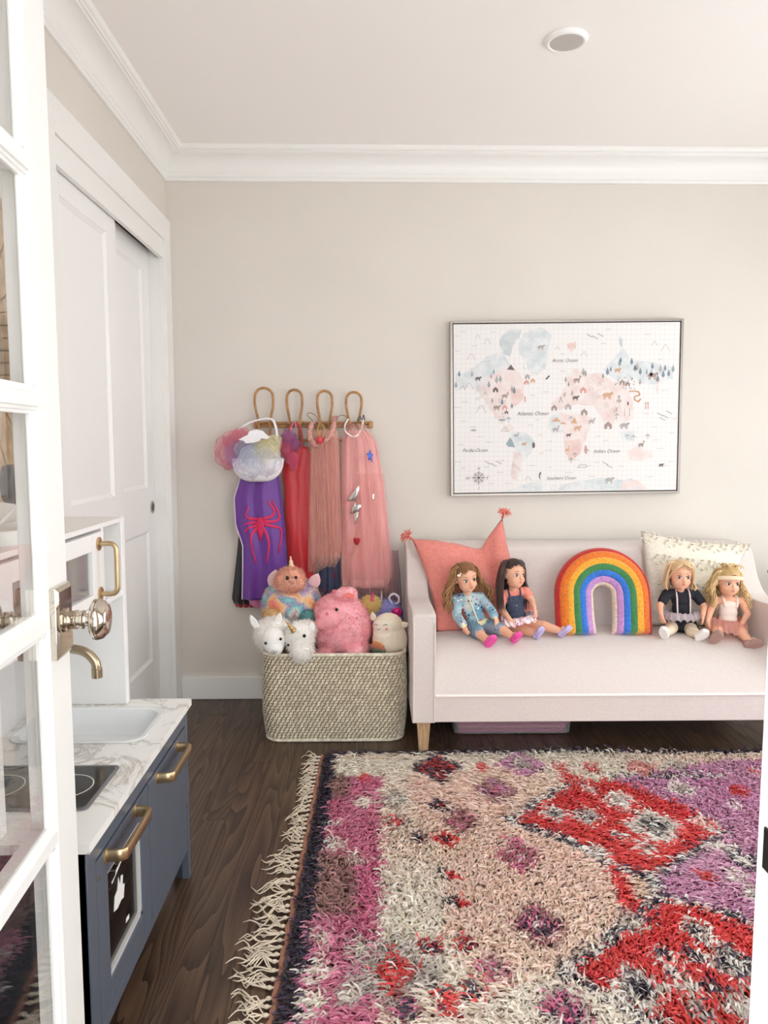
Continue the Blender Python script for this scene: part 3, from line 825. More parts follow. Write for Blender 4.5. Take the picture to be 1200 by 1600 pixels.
# ================================================================== SOFA
m_linen = fabric('pale linen', (218, 208, 204), 700, 0.35, var=0.035)
m_oakleg = mat('light oak', (178, 146, 112), 0.5, bump=(60, 0.15), var=(18, 0.12), stretch=(6, 6, 1))
SXL, SXR, SYF, SYB = 0.152, 1.665, 2.70, 3.365
AIL, AIR = 0.240, 1.577
sofa = thing('sofa', 'pale linen settee with sloped arms and tapered oak legs', 'sofa', ((SXL + SXR) / 2, 3.03, 0))
armp = smoothpath([(0, SYF, 0.545), (0, SYF + 0.012, 0.562), (0, 2.80, 0.562), (0, 2.98, 0.553), (0, 3.06, 0.563), (0, 3.125, 0.62), (0, 3.17, 0.70), (0, 3.205, 0.738), (0, 3.26, 0.747), (0, SYB, 0.747)], 36)
for xa, xb in ((SXL, AIL), (AIR, SXR)):
    poly = [(xa, SYF, 0.145), (xa, SYF, 0.35)] + [(xa, p.y, p.z) for p in armp] + [(xa, SYB, 0.145)]
    part('arm', G().prism(poly, (xb - xa, 0, 0)), m_linen, sofa, bevel=0.016, seg=4, angle=50, fixn=True)
    part('arm_welt', G().tube([(xb - 0.005, SYF - 0.001, 0.15), (xb - 0.005, SYF - 0.001, 0.53)], 0.0035, 6).tube([(xa + 0.005, SYF - 0.001, 0.15), (xa + 0.005, SYF - 0.001, 0.53)], 0.0035, 6), m_linen, sofa, kind='stuff')
part('apron', G().box((AIL - 0.004, SYF + 0.004, 0.147), (AIR + 0.004, SYB - 0.02, 0.252)), m_linen, sofa, bevel=0.004, seg=3, angle=50)
part('apron_welt', G().tube([(AIL, SYF + 0.001, 0.251), (AIR, SYF + 0.001, 0.251)], 0.0055, 8), mat('welt', (246, 240, 236), 0.8), sofa)
def seat_z(x, y):
    t = min(max((y - SYF) / 0.44, 0), 1)
    e = min(x - AIL, AIR - x); e = min(max(e / 0.10, 0), 1)
    side = 0.93 + 0.07 * (1 - (1 - e) ** 2)
    return 0.246 + 0.162 * (1 - (1 - min(t / 0.62, 1)) ** 2.3) ** 0.75 * side + 0.006 * max(0, t - 0.5)
rows_ = []
for j in range(41):
    tt = j / 40
    y = SYF + 0.002 + (3.17 - SYF) * (tt ** 1.5)
    rows_.append([(x_, y, seat_z(x_, y)) for x_ in np.linspace(AIL - 0.002, AIR + 0.002, 50)])
rows_.append([(x_, 3.17, 0.25) for x_ in np.linspace(AIL - 0.002, AIR + 0.002, 50)])
part('seat_cushion', G().sheet(rows_), m_linen, sofa, angle=60, fixn=False)
poly = [(0, 3.125, 0.30), (0, 3.135, 0.45), (0, 3.170, 0.70), (0, 3.180, 0.735), (0, 3.20, 0.750), (0, 3.25, 0.757), (0, 3.34, 0.755), (0, 3.362, 0.745), (0, 3.365, 0.25), (0, 3.14, 0.25)]
xs0, xs1 = SXL + 0.02, SXR - 0.02
part('backrest', G().prism([(xs0, p[1], p[2]) for p in poly], (xs1 - xs0, 0, 0)), m_linen, sofa, bevel=0.010, seg=3, angle=50, fixn=True)
for lx in (SXL + 0.045, SXR - 0.045):
    for ly, ky in ((SYF + 0.040, 1), (SYB - 0.05, -1)):
        t_, b_ = 0.026, 0.0155
        cy = ly
        g = G().add([(lx - b_, cy - b_, 0), (lx + b_, cy - b_, 0), (lx + b_, cy + b_, 0), (lx - b_, cy + b_, 0), (lx - t_, cy - t_, 0.15), (lx + t_, cy - t_, 0.15), (lx + t_, cy + t_, 0.15), (lx - t_, cy + t_, 0.15)],
                    [(0, 3, 2, 1), (4, 5, 6, 7), (0, 1, 5, 4), (1, 2, 6, 5), (2, 3, 7, 6), (3, 0, 4, 7)])
        part('leg', g, m_oakleg, sofa, smooth=False, bevel=0.002, label='tapered light oak leg')

# storage bin under the sofa
bx0, bx1, by0, by1 = 0.325, 0.835, 2.93, 3.28
sb = thing('storage_bin', 'clear plastic underbed bin holding pink papers under sofa', 'storage bin', ((bx0 + bx1) / 2, 3.1, 0))
m_clear = NT('clear plastic'); m_clear.b.inputs['Base Color'].default_value = (0.75, 0.76, 0.8, 1); m_clear.b.inputs['Roughness'].default_value = 0.2
_tr = m_clear.n('BsdfTransparent'); _mx = m_clear.n('MixShader'); _mx.inputs[0].default_value = 0.20
m_clear.l(_tr, 0, _mx, 1); m_clear.l(m_clear.b, 0, _mx, 2); m_clear.l(_mx, 0, m_clear.out, 'Surface'); m_clear = m_clear.m
cxm, cym, hxm, hym = (bx0 + bx1) / 2, (by0 + by1) / 2, (bx1 - bx0) / 2, (by1 - by0) / 2
g = G(); g.sheet([ring(rrect(cxm, cym, hxm - e, hym - e, 0.03), z) for e, z in ((0.022, 0.002), (0.014, 0.006), (0.004, 0.105), (0.0, 0.107), (0.0, 0.115))], closed=True)
nn_ = len(rrect(0, 0, 1, 1, .1)); g.f.append(tuple(range(nn_)))
part('tub', g, m_clear, sb, solid=0.002, fixn=True)
g = G(); g.sheet([ring(rrect(cxm, cym, hxm + e, hym + e, 0.03), z) for e, z in ((0.004, 0.112), (0.006, 0.122), (0.0, 0.127), (-0.02, 0.127), (-0.03, 0.121))], closed=True)
g.f.append(tuple(range(len(g.v) - nn_, len(g.v))))
part('lid', g, m_clear, sb, solid=0.002, fixn=True)
m_pp = mat('magenta paper', (196, 70, 130), 0.7); m_pp2 = mat('rose paper', (214, 110, 150), 0.7)
for k in range(5):
    part('paper_stack', G().box((bx0 + 0.03 + 0.004 * (k % 2), by0 + 0.022, 0.008 + k * 0.017), (bx1 - 0.04 + 0.006 * (k % 3), by1 - 0.03, 0.022 + k * 0.017)), (m_pp, m_pp2)[k % 2], sb, smooth=False, bevel=0.002, seg=1)

# ================================================================== FRAMED MAP
fr0 = at(704, 637, 3.36)
FC = Vector((0.880, 3.358, 1.350)); FW, FH, FR = 0.523, 0.391, math.radians(0.75)
def fp_(a, b, d=0.0): return Vector((FC.x + a * math.cos(FR) - b * math.sin(FR), FC.y + d, FC.z + a * math.sin(FR) + b * math.cos(FR)))
pf = thing('framed_map', 'white illustrated world map print in a thin silver frame', 'picture', (FC.x, BY, FC.z - FH))
m_sil = mat('pewter frame', (168, 160, 154), 0.35, 0.8, bump=(90, 0.06))
def fbar(a0, a1, b0, b1): return part('frame_bar', G().box((a0, 0.0, b0), (a1, 0.041, b1), fn=lambda a, d, b: fp_(a, b, d)), m_sil, pf, smooth=False, bevel=0.001)
fw = 0.011
fbar(-FW, -FW + fw, -FH, FH); fbar(FW - fw, FW, -FH, FH); fbar(-FW + fw, FW - fw, FH - fw, FH); fbar(-FW + fw, FW - fw, -FH, -FH + fw)
part('backing', G().box((-FW + fw, 0.020, -FH + fw), (FW - fw, 0.038, FH - fw), fn=lambda a, d, b: fp_(a, b, d)), m_dark, pf, smooth=False)
def canvas_mat():
    k = NT('map paper')
    tc = k.n('TexCoord'); sx = k.n('SeparateXYZ'); k.l(tc, 'Object', sx, 0)
    def lines(o):
        mu = k.n('Math', operation='MULTIPLY'); mu.inputs[1].default_value = 46.0; k.l(sx, o, mu, 0)
        fr = k.n('Math', operation='FRACT'); k.l(mu, 0, fr, 0)
        lt = k.n('Math', operation='LESS_THAN'); lt.inputs[1].default_value = 0.07; k.l(fr, 0, lt, 0)
        return lt
    a, b = lines('X'), lines('Z')
    mx = k.n('Math', operation='MAXIMUM'); k.l(a, 0, mx, 0); k.l(b, 0, mx, 1)
    r = k.ramp([(0.0, lin((230, 228, 227))), (1.0, lin((221, 213, 211)))])
    k.l(mx, 0, r, 'Fac'); k.l(r, 'Color', k.b, 'Base Color'); k.b.inputs['Roughness'].default_value = 0.8
    return k.m
CW, CH = FW - fw - 0.004, FH - fw - 0.004
cv = part('canvas_print', G().box((-CW, 0.004, -CH), (CW, 0.020, CH), fn=lambda a, d, b: fp_(a, b, d)), canvas_mat(), pf, smooth=False, label='white map print with faint grid')
def mp_(cx, cy, lift=0.0):      # map drawing coordinates -> point on the canvas
    return fp_(-CW + (cx - 80) / 1028 * 2 * CW, CH - (cy - 68) / 764 * 2 * CH, 0.0038 - lift)
def flat(g, pts, lift):
    ar = sum(pts[k][0] * pts[(k + 1) % len(pts)][1] - pts[(k + 1) % len(pts)][0] * pts[k][1] for k in range(len(pts)))
    n = len(pts)
    g.add([mp_(x_, y_, lift) for x_, y_ in pts], [tuple(range(n)) if ar < 0 else tuple(range(n - 1, -1, -1))])
def watercolor(name, a, b):
    if name in MATS: return MATS[name]
    k = NT(name); mp = k.coords(); nz = k.n('TexNoise'); nz.inputs['Scale'].default_value = 22; nz.inputs['Detail'].default_value = 5
    k.l(mp, 0, nz, 0); r = k.ramp([(0.32, lin(a)), (0.62, lin(b))]); k.l(nz, 'Fac', r, 'Fac'); k.l(r, 'Color', k.b, 'Base Color')
    k.b.inputs['Roughness'].default_value = 0.85; MATS[name] = k.m
    return k.m
w_blue = watercolor('wash blue grey', (200, 207, 211), (222, 224, 225)); w_pink = watercolor('wash blush', (224, 203, 199), (229, 219, 217)); w_grey = watercolor('wash grey', (184, 192, 196), (212, 215, 217)); w_rose = watercolor('wash rose', (218, 184, 178), (226, 205, 200))
def wobble(pts, n=3, amp=5):
    out = []
    for i in range(len(pts)):
        a, b = pts[i], pts[(i + 1) % len(pts)]
        for k in range(n):
            t = k / n
            out.append((a[0] + (b[0] - a[0]) * t + (rnd.uniform(-amp, amp) if k else 0), a[1] + (b[1] - a[1]) * t + (rnd.uniform(-amp, amp) if k else 0)))
    return out
LANDS = [(w_grey, [(330, 95), (385, 92), (380, 130), (350, 165), (335, 212), (305, 205), (288, 160), (300, 120)]),
         (w_blue, [(400, 110), (470, 85), (525, 120), (505, 190), (500, 260), (460, 300), (430, 290), (410, 240), (375, 200), (380, 140)]),
         (w_blue, [(90, 290), (160, 270), (230, 210), (300, 190), (335, 250), (300, 300), (220, 310), (190, 360), (130, 350), (92, 370)]),
         (w_pink, [(230, 310), (330, 255), (380, 290), (400, 370), (390, 410), (340, 450), (330, 500), (300, 520), (260, 470), (215, 400), (185, 360)]),
         (w_rose, [(345, 360), (385, 360), (400, 400), (360, 440), (340, 410)]),
         (w_pink, [(300, 520), (345, 520), (355, 552), (310, 548)]),
         (w_blue, [(340, 560), (400, 555), (450, 600), (440, 650), (400, 690), (370, 650), (345, 610)]),
         (w_pink, [(355, 640), (395, 660), (385, 720), (365, 780), (345, 770), (348, 700)]),
         (w_pink, [(520, 430), (570, 390), (600, 300), (640, 270), (690, 300), (740, 290), (800, 330), (860, 350), (900, 420), (905, 500), (860, 520), (830, 480), (800, 540), (760, 510), (720, 440), (640, 430), (560, 460)]),
         (w_blue, [(760, 280), (800, 240), (850, 180), (890, 230), (1000, 250), (1085, 270), (1080, 320), (1010, 345), (960, 350), (900, 320), (820, 320)]),
         (w_grey, [(830, 130), (850, 140), (848, 175), (836, 170)]),
         (w_blue, [(520, 490), (560, 470), (590, 500), (580, 560), (530, 570), (508, 530)]),
         (w_pink, [(560, 470), (680, 480), (720, 500), (690, 570), (670, 640), (620, 700), (590, 650), (585, 570)]),
         (w_rose, [(590, 600), (660, 590), (660, 650), (615, 695), (595, 660)]),
         (w_pink, [(880, 650), (930, 630), (990, 650), (1000, 680), (940, 695), (885, 690)]),
         (w_blue, [(840, 560), (910, 555), (900, 600), (850, 600)]),
         (w_blue, [(320, 828), (400, 800), (480, 780), (490, 828)]), (w_blue, [(520, 828), (620, 790), (760, 770), (800, 785), (900, 775), (980, 828)]), (w_pink, [(860, 790), (930, 785), (985, 828), (850, 828)]),
         (w_rose, [(595, 160), (635, 148), (632, 185), (610, 195)]), (w_pink, [(1000, 320), (1030, 310), (1010, 390)])]
for k, (m, pts) in enumerate(LANDS):
    g = G(); flat(g, wobble(pts), 0.0003 + 0.00002 * k)
    part('painted_land', g, m, cv, smooth=False)
INK = {}
def ink(c): return INK.setdefault(c, G())
def stroke(c, pts, w=2.0, lift=0.0009):
    g = ink(c)
    for a, b in zip(pts[:-1], pts[1:]):
        d = Vector((b[0] - a[0], b[1] - a[1])); n_ = Vector((-d.y, d.x)).normalized() * w / 2 if d.length else Vector((w / 2, 0))
        g.add([mp_(a[0] + n_.x, a[1] + n_.y, lift), mp_(a[0] - n_.x, a[1] - n_.y, lift), mp_(b[0] - n_.x, b[1] - n_.y, lift), mp_(b[0] + n_.x, b[1] + n_.y, lift)], [(3, 2, 1, 0)])
def blobm(c, pts, lift=0.0008): flat(ink(c), pts, lift)
def ellp(x_, y_, a, b, n=10): return [(x_ + a * math.cos(2 * PI * k / n), y_ + b * math.sin(2 * PI * k / n)) for k in range(n)]
GREY, DK, NAVY, TEAL, ORG, RED_, BRN = (176, 170, 168), (112, 102, 102), (130, 142, 156), (152, 168, 174), (206, 166, 136), (214, 160, 154), (166, 148, 140)
def tree(x_, y_, h, c): blobm(c, [(x_, y_ - h), (x_ + h * .22, y_ - h * .35), (x_ + h * .2, y_ - h * .1), (x_, y_), (x_ - h * .2, y_ - h * .1), (x_ - h * .22, y_ - h * .35)]); stroke(DK, [(x_, y_ - h * .2), (x_, y_ + h * .2)], 1.4)
def beast(x_, y_, s, c, neck=0.0):
    blobm(c, ellp(x_, y_, s, s * .5)); blobm(c, ellp(x_ + s * 1.05, y_ - s * (.35 + neck), s * .38, s * .3))
    if neck: stroke(c, [(x_ + s * .7, y_), (x_ + s * 1.05, y_ - s * neck)], s * .35)
    for d in (-.75, -.45, .45, .75): stroke(c, [(x_ + s * d, y_ + s * .2), (x_ + s * d, y_ + s * 1.0)], s * .22)
    stroke(c, [(x_ - s * .9, y_ - s * .1), (x_ - s * 1.25, y_ + s * .4)], s * .14)
def house(x_, y_, s, c): blobm(c, [(x_ - s, y_ + s), (x_ - s, y_ - s * .1), (x_, y_ - s), (x_ + s, y_ - s * .1), (x_ + s, y_ + s)]); blobm((240, 232, 228), [(x_ - s * .25, y_ + s), (x_ - s * .25, y_ + s * .3), (x_ + s * .25, y_ + s * .3), (x_ + s * .25, y_ + s)], 0.0012)
def peak(x_, y_, s, c=GREY): stroke(c, [(x_ - s, y_ + s * .8), (x_ - s * .2, y_ - s * .6), (x_ + s * .15, y_ - s * .7), (x_ + s, y_ + s * .8)], 1.7)
def wave(x_, y_, s=12, c=GREY): stroke(c, [(x_ - s, y_ + 2), (x_ - s * .5, y_ - 2), (x_, y_ + 2), (x_ + s * .5, y_ - 2), (x_ + s, y_ + 2)], 1.3)
for x_, y_ in [(120, 100), (95, 120), (260, 105), (175, 165), (98, 187), (230, 235), (165, 265), (780, 98), (960, 122), (760, 160), (575, 205), (1020, 235), (575, 283), (440, 390), (420, 300), (500, 375), (1040, 375), (960, 480), (1090, 505), (460, 500), (430, 525), (130, 415), (95, 440), (125, 503), (170, 530), (200, 575), (110, 610), (240, 600), (165, 640), (100, 690), (120, 718), (290, 740), (300, 685), (440, 710), (480, 655), (515, 640), (520, 600), (475, 570), (740, 580), (775, 600), (640, 685), (700, 715), (740, 700), (850, 720), (1030, 640), (1080, 700), (520, 720), (985, 770), (1060, 720), (1010, 600), (1080, 570), (1000, 540), (715, 765), (610, 745), (330, 790), (250, 790), (230, 715)]: wave(x_, y_, 9 + rnd.random() * 8)
for x_, y_ in [(262, 290), (240, 350), (275, 330), (292, 325), (345, 370), (355, 380), (250, 310), (163, 300), (105, 300), (590, 330), (603, 350), (670, 300), (680, 305), (620, 390), (760, 315), (780, 300), (795, 285), (835, 260), (890, 255), (905, 285), (930, 300), (915, 280), (985, 275), (960, 300), (1043, 285), (1022, 290), (1060, 310), (1080, 290), (1010, 335), (1035, 315), (840, 245), (930, 345), (90, 350), (345, 445), (300, 430), (255, 420), (980, 310)]: tree(x_, y_, 22 + rnd.random() * 14, rnd.choice((NAVY, TEAL, GREY, NAVY)))
for k in range(26): blobm(DK, ellp(815 + rnd.random() * 95, 312 + rnd.random() * 55, 1.8, 3.4, 6))
for k in range(22): blobm(GREY, ellp(258 + rnd.random() * 60, 400 + rnd.random() * 90, 1.8, 3.0, 6))
for args in [(190, 310, 12, DK), (275, 442, 14, BRN), (312, 390, 13, BRN, .5), (640, 322, 15, BRN, .6), (635, 402, 13, DK), (825, 280, 13, ORG), (780, 392, 20, ORG), (985, 305, 20, BRN), (860, 530, 18, GREY), (545, 545, 14, GREY, .6), (645, 540, 15, ORG), (710, 510, 13, GREY, .4), (605, 572, 10, DK), (400, 610, 10, ORG), (365, 570, 10, GREY, .6), (600, 640, 9, ORG, 1.6), (940, 620, 12, BRN, .8), (475, 172, 14, GREY), (795, 780, 18, GREY), (1035, 715, 10, DK)]: beast(*args)
for args in [(270, 362, 12, DK), (415, 305, 11, GREY), (411, 330, 11, RED_), (440, 323, 10, ORG), (670, 368, 14, RED_), (312, 442, 11, RED_), (538, 447, 13, BRN), (848, 335, 12, BRN), (873, 343, 11, BRN), (676, 468, 15, BRN), (787, 530, 17, BRN), (602, 442, 14, GREY), (320, 465, 8, DK)]: house(*args)
for x_, y_, s in [(190, 122, 10), (232, 145, 16), (552, 178, 10), (672, 205, 14), (993, 162, 13), (1043, 182, 20), (160, 212, 18), (420, 768, 12), (205, 448, 22), (150, 345, 22), (120, 352, 12)]: peak(x_, y_, s)
for k in range(22): peak(700 + rnd.random() * 70, 300 + rnd.random() * 110, 10, (214, 198, 192))
for k in range(18): peak(185 + rnd.random() * 60, 320 + rnd.random() * 130, 9, (206, 206, 208))
for k in range(14): peak(352 + rnd.random() * 30, 640 + rnd.random() * 120, 9, (214, 200, 196))
for k in range(16): peak(760 + rnd.random() * 80, 430 + rnd.random() * 80, 10, (216, 198, 192))
for x_, y_ in [(690, 120), (715, 128), (740, 118), (1020, 480), (1045, 490), (1060, 470), (1030, 500), (230, 690), (255, 700), (280, 690), (770, 700), (790, 715)]:
    for q in range(3): stroke(GREY, [(x_ + q * 9 - 8, y_ + q * 5), (x_ + q * 9 + 2, y_ + q * 5 - 1)], 4)
for k in range(60): blobm((196, 206, 212), ellp(390 + rnd.random() * 115, 110 + rnd.random() * 170, 3, 3, 6), 0.0007)
for k in range(40): blobm((200, 208, 214), ellp(340 + rnd.random() * 600, 800 + rnd.random() * 25, 3, 3, 6), 0.0007)
blobm(DK, [(322, 272), (340, 250), (358, 276)]); blobm(TEAL, [(318, 610), (338, 580), (350, 600), (360, 625), (330, 622)])
blobm(DK, ellp(477, 757, 6, 17)); blobm(DK, ellp(445, 617, 7, 14)); blobm((238, 232, 228), ellp(479, 760, 3, 12), 0.0012)
stroke(ORG, [(880, 378), (905, 376), (925, 380), (930, 395), (908, 400), (905, 415), (925, 425), (935, 410)], 7); stroke(RED_, [(955, 430), (972, 430)], 3); stroke(RED_, [(958, 430), (958, 460)], 3); stroke(RED_, [(969, 430), (969, 460)], 3); stroke(RED_, [(405, 395), (405, 420)], 6)
blobm(ORG, [(525, 510), (550, 490), (570, 512)]); blobm(ORG, [(560, 522), (580, 512), (598, 522)]); blobm(ORG, [(615, 520), (632, 492), (645, 520)])
stroke(DK, [(560, 425), (568, 400), (576, 425)], 2); stroke(DK, [(580, 380), (590, 398)], 2); stroke(DK, [(592, 378), (580, 398)], 2); stroke(DK, [(500, 318), (516, 302)], 7)
for x_, y_ in [(875, 575), (905, 580), (970, 575), (825, 480), (330, 490), (690, 640), (615, 490), (635, 655), (618, 680)]:
    stroke(BRN, [(x_, y_), (x_ + 1, y_ + 22)], 2)
    for a in (-1.2, -.5, .5, 1.2): stroke(TEAL, [(x_, y_), (x_ + 13 * math.sin(a), y_ - 3 + 17 * (1 - math.cos(a)))], 2.4)
stroke(GREY, [(295, 550), (313, 532), (332, 552), (295, 550)], 2); blobm(GREY, ellp(835, 420, 12, 9)); blobm(GREY, ellp(835, 402, 6, 8)); blobm(DK, ellp(876, 432, 4, 9)); stroke(DK, [(862, 455), (862, 490)], 1.5); stroke(DK, [(884, 455), (884, 490)], 1.5); blobm(RED_, ellp(685, 640, 7, 20)); stroke(DK, [(650, 718), (665, 708), (690, 712), (690, 722), (645, 722)], 1.6)
blobm(GREY, ellp(170, 545, 14, 5)); blobm(TEAL, ellp(300, 500, 16, 5))
# compass rose
for R_ in (17, 24): stroke(DK, [(193 + R_ * math.cos(2 * PI * k / 24), 763 + R_ * math.sin(2 * PI * k / 24)) for k in range(25)], 1.5)
for a in range(8): 
    R_ = 33 if a % 2 == 0 else 27
    stroke(DK, [(193, 763), (193 + R_ * math.cos(a * PI / 4), 763 + R_ * math.sin(a * PI / 4))], 2.2)
blobm(DK, ellp(193, 763, 4, 4))
for c, g in INK.items():
    part('ink_drawing', g, mat('ink %d %d %d' % c, c, 0.9), cv, smooth=False, kind='stuff')
m_ink = mat('lettering ink', (88, 82, 84), 0.9)
def text_part(txt, cx, cy, width, parent, m, placer, shear=0.35, bold=-0.008, name='lettering', lift=0.0014):
    cu = bpy.data.curves.new('t', 'FONT'); cu.body = txt; cu.size = 1; cu.shear = shear; cu.align_x = 'CENTER'; cu.align_y = 'CENTER'; cu.offset = bold; cu.resolution_u = 3
    o = bpy.data.objects.new('t', cu); COL.objects.link(o)
    dg = bpy.context.evaluated_depsgraph_get(); dg.update()
    me = o.evaluated_get(dg).to_mesh()
    v = np.array([tuple(p.co) for p in me.vertices]); f = [tuple(p.vertices) for p in me.polygons]
    bpy.data.objects.remove(o); bpy.data.curves.remove(cu)
    s = width / (v[:, 0].max() - v[:, 0].min())
    xm, ym = (v[:, 0].max() + v[:, 0].min()) / 2, (v[:, 1].max() + v[:, 1].min()) / 2
    g = G(); g.add([placer(cx + (a - xm) * s, cy - (b - ym) * s * 1.05, lift) for a, b, _ in v], f)
    return part(name, g, m, parent, smooth=False, kind='stuff')
for t_, cx, cy, w_ in [('Arctic Ocean', 585, 234, 118), ('Atlantic Ocean', 440, 472, 146), ('Pacific Ocean', 177, 636, 114), ('Indian Ocean', 783, 648, 120), ('Southern Ocean', 575, 769, 136), ('N', 194, 720, 13), ('S', 193, 812, 9), ('W', 145, 765, 19), ('E', 234, 763, 11)]:
    text_part(t_, cx, cy, w_, cv, m_ink, mp_)

# ================================================================== BASKET
m_weave = mat('whitewashed rattan', (232, 219, 198), 0.6, var=(60, 0.14), bump=(300, 0.2))
m_weaved = mat('rattan core', (160, 138, 110), 0.8)
BX0, BX1, BY0, BY1, BH = -0.436, 0.138, 2.872, 3.31, 0.362
bk = thing('woven_basket', 'large rectangular whitewashed rattan basket full of plush toys', 'basket', ((BX0 + BX1) / 2, (BY0 + BY1) / 2, 0))
def bsk(z, e=0.0, n=7):
    t = z / BH
    bul = 0.006 * math.sin(PI * t) - 0.010 * (1 - t) ** 6
    return rrect((BX0 + BX1) / 2, (BY0 + BY1) / 2, (BX1 - BX0) / 2 + bul + e, (BY1 - BY0) / 2 + bul + e, 0.062, n)
g = G()
zs = [0.004 + (BH - 0.004) * k / 12 for k in range(13)]
g.sheet([ring(bsk(z, -0.005), z) for z in zs] + [ring(bsk(z, -0.016), z) for z in reversed(zs)], closed=True)
nb = len(bsk(0)); g.f.append(tuple(range(len(g.v) - nb, len(g.v))))
part('basket_body', g, m_weaved, bk, fixn=True)
def resample(loop, n):
    P = np.array(loop + [loop[0]]); d = np.r_[0, np.cumsum(np.linalg.norm(np.diff(P, axis=0), axis=1))]
    s = np.linspace(0, d[-1], n, endpoint=False)
    return np.stack([np.interp(s, d, P[:, 0]), np.interp(s, d, P[:, 1])], 1), d[-1]
V_, F_ = [], []
NR, NS_ = 31, 112
bf = np.array([[0, 1, 2, 3], [4, 7, 6, 5], [0, 4, 5, 1], [1, 5, 6, 2], [2, 6, 7, 3], [3, 7, 4, 0]])
for r in range(NR):
    zc = 0.008 + (BH - 0.018) * (r + 0.5) / NR
    hgt = (BH - 0.018) / NR
    pts, per = resample(bsk(zc, -0.005, 12), NS_ * 4)
    nxt = np.roll(pts, -1, 0) - np.roll(pts, 1, 0); nxt /= np.linalg.norm(nxt, axis=1)[:, None]
    nor = np.stack([nxt[:, 1], -nxt[:, 0]], 1)
    off = (r * 0.37) % 1.0
    for k in range(NS_):
        i0 = int((k + off) * 4) % len(pts); i1 = (i0 + 3) % len(pts); im = (i0 + 1) % len(pts)
        h = hgt * 0.40 * nr.uniform(0.85, 1.1); zj = zc + nr.uniform(-0.0008, 0.0008); lean = hgt * 0.22
        a, b = pts[i0], pts[i1]; na, nb_ = nor[i0], nor[i1]; th = 0.0065
        q = []
        for (p, nn2, dz) in ((a, na, -lean), (b, nb_, lean)):
            q.append([(p[0], p[1], zj + dz - h), (p[0] + nn2[0] * th * .8, p[1] + nn2[1] * th * .8, zj + dz - h * .7), (p[0] + nn2[0] * th * .8, p[1] + nn2[1] * th * .8, zj + dz + h * .7), (p[0], p[1], zj + dz + h)])
        m_ = (pts[im] + nor[im] * th)
        mid = [(pts[im][0], pts[im][1], zj - h), (m_[0], m_[1], zj - h * .8), (m_[0], m_[1], zj + h * .8), (pts[im][0], pts[im][1], zj + h)]
        o0 = len(V_)
        V_ += q[0] + mid + q[1]
        for s_ in (0, 4):
            for e in range(3): F_.append((o0 + s_ + e, o0 + s_ + e + 1, o0 + s_ + 4 + e + 1, o0 + s_ + 4 + e))
part('weave', (V_, np.array(F_)), m_weave, bk, kind='stuff', angle=50, fixn=False)
for zr, rr in ((BH - 0.003, 0.0075), (0.008, 0.007)):
    L_ = [Vector((a, b, zr)) for a, b in bsk(zr, -0.003, 10)]
    part('rim' if zr > 0.1 else 'base_rim', G().tube(L_ + L_[:2], rr, 8, cap=False), m_weave, bk)

# ================================================================== RUG
RZ = 0.022
RUGX0, RUGX1, RUGY0, RUGY1 = -0.20, 1.72, 0.92, 2.735
rug = thing('shag_rug', 'shaggy wool rug patterned in cream pink lilac and red diamonds', 'rug', ((RUGX0 + RUGX1) / 2, (RUGY0 + RUGY1) / 2, 0))
def rugx(y): return -0.185 - 0.017 * (2.733 - y)          # slightly slanting left edge
g = G().add([(rugx(RUGY1), RUGY1, 0.001), (RUGX1, RUGY1, 0.001), (RUGX1, RUGY0, 0.001), (rugx(RUGY0), RUGY0, 0.001), (rugx(RUGY1), RUGY1, 0.009), (RUGX1, RUGY1, 0.009), (RUGX1, RUGY0, 0.009), (rugx(RUGY0), RUGY0, 0.009)], [(0, 1, 2, 3), (7, 6, 5, 4), (4, 5, 1, 0), (5, 6, 2, 1), (6, 7, 3, 2), (7, 4, 0, 3)])
part('backing', g, mat('rug backing', (120, 92, 84), 0.95), rug, smooth=False)
def poly_w(pts): return np.array([tuple(on_floor(a, b, RZ))[:2] for a, b in pts])
def inside(P, poly):
    c = np.zeros(len(P), bool); n = len(poly); j = n - 1
    for i in range(n):
        xi, yi = poly[i]; xj, yj = poly[j]
        t = (yi > P[:, 1]) != (yj > P[:, 1])
        c ^= t & (P[:, 0] < (xj - xi) * (P[:, 1] - yi) / ((yj - yi) if yj != yi else 1e-9) + xi)
        j = i
    return c
def dist_line(P, line):
    d = np.full(len(P), 9.0)
    for a, b in zip(line[:-1], line[1:]):
        ab = b - a; t = np.clip(((P - a) @ ab) / (ab @ ab), 0, 1)
        d = np.minimum(d, np.linalg.norm(P - a - t[:, None] * ab, axis=1))
    return d
def L3(c): return np.array(lin(c)[:3])
CREAM, BEIGE, BLUSH, PINK, MAUVE, DARK, RED, LIL, WHT, GRY, SALM = (249, 241, 230), (246, 227, 212), (244, 216, 204), (224, 126, 162), (178, 134, 130), (78, 70, 84), (230, 80, 80), (216, 156, 192), (250, 244, 237), (206, 196, 188), (238, 172, 164)
NT_ = 120000
P = np.stack([nr.uniform(RUGX0 - 0.01, RUGX1, NT_), nr.uniform(RUGY0, RUGY1, NT_)], 1)
P = P[P[:, 0] > rugx(P[:, 1]) + 0.010]
NTF = len(P)
Q = P + nr.randn(NTF, 2) * 0.0045                 # ragged colour borders
col = np.tile(L3(CREAM), (NTF, 1))
def lowf(P, s, ph): return (np.sin(P[:, 0] * s + ph) * np.cos(P[:, 1] * s * 1.13 + ph * 2) + np.sin((P[:, 0] + P[:, 1]) * s * 0.63 + ph * 3)) * 0.5
mixf = np.clip(0.5 + lowf(Q, 7, 1.0) + nr.randn(NTF) * 0.25, 0, 1)[:, None]
col = L3(CREAM) * (1 - mixf * 0.75) + L3(BEIGE) * mixf * 0.75
def setc(mask, c, jit=0.0):
    col[mask] = L3(c)
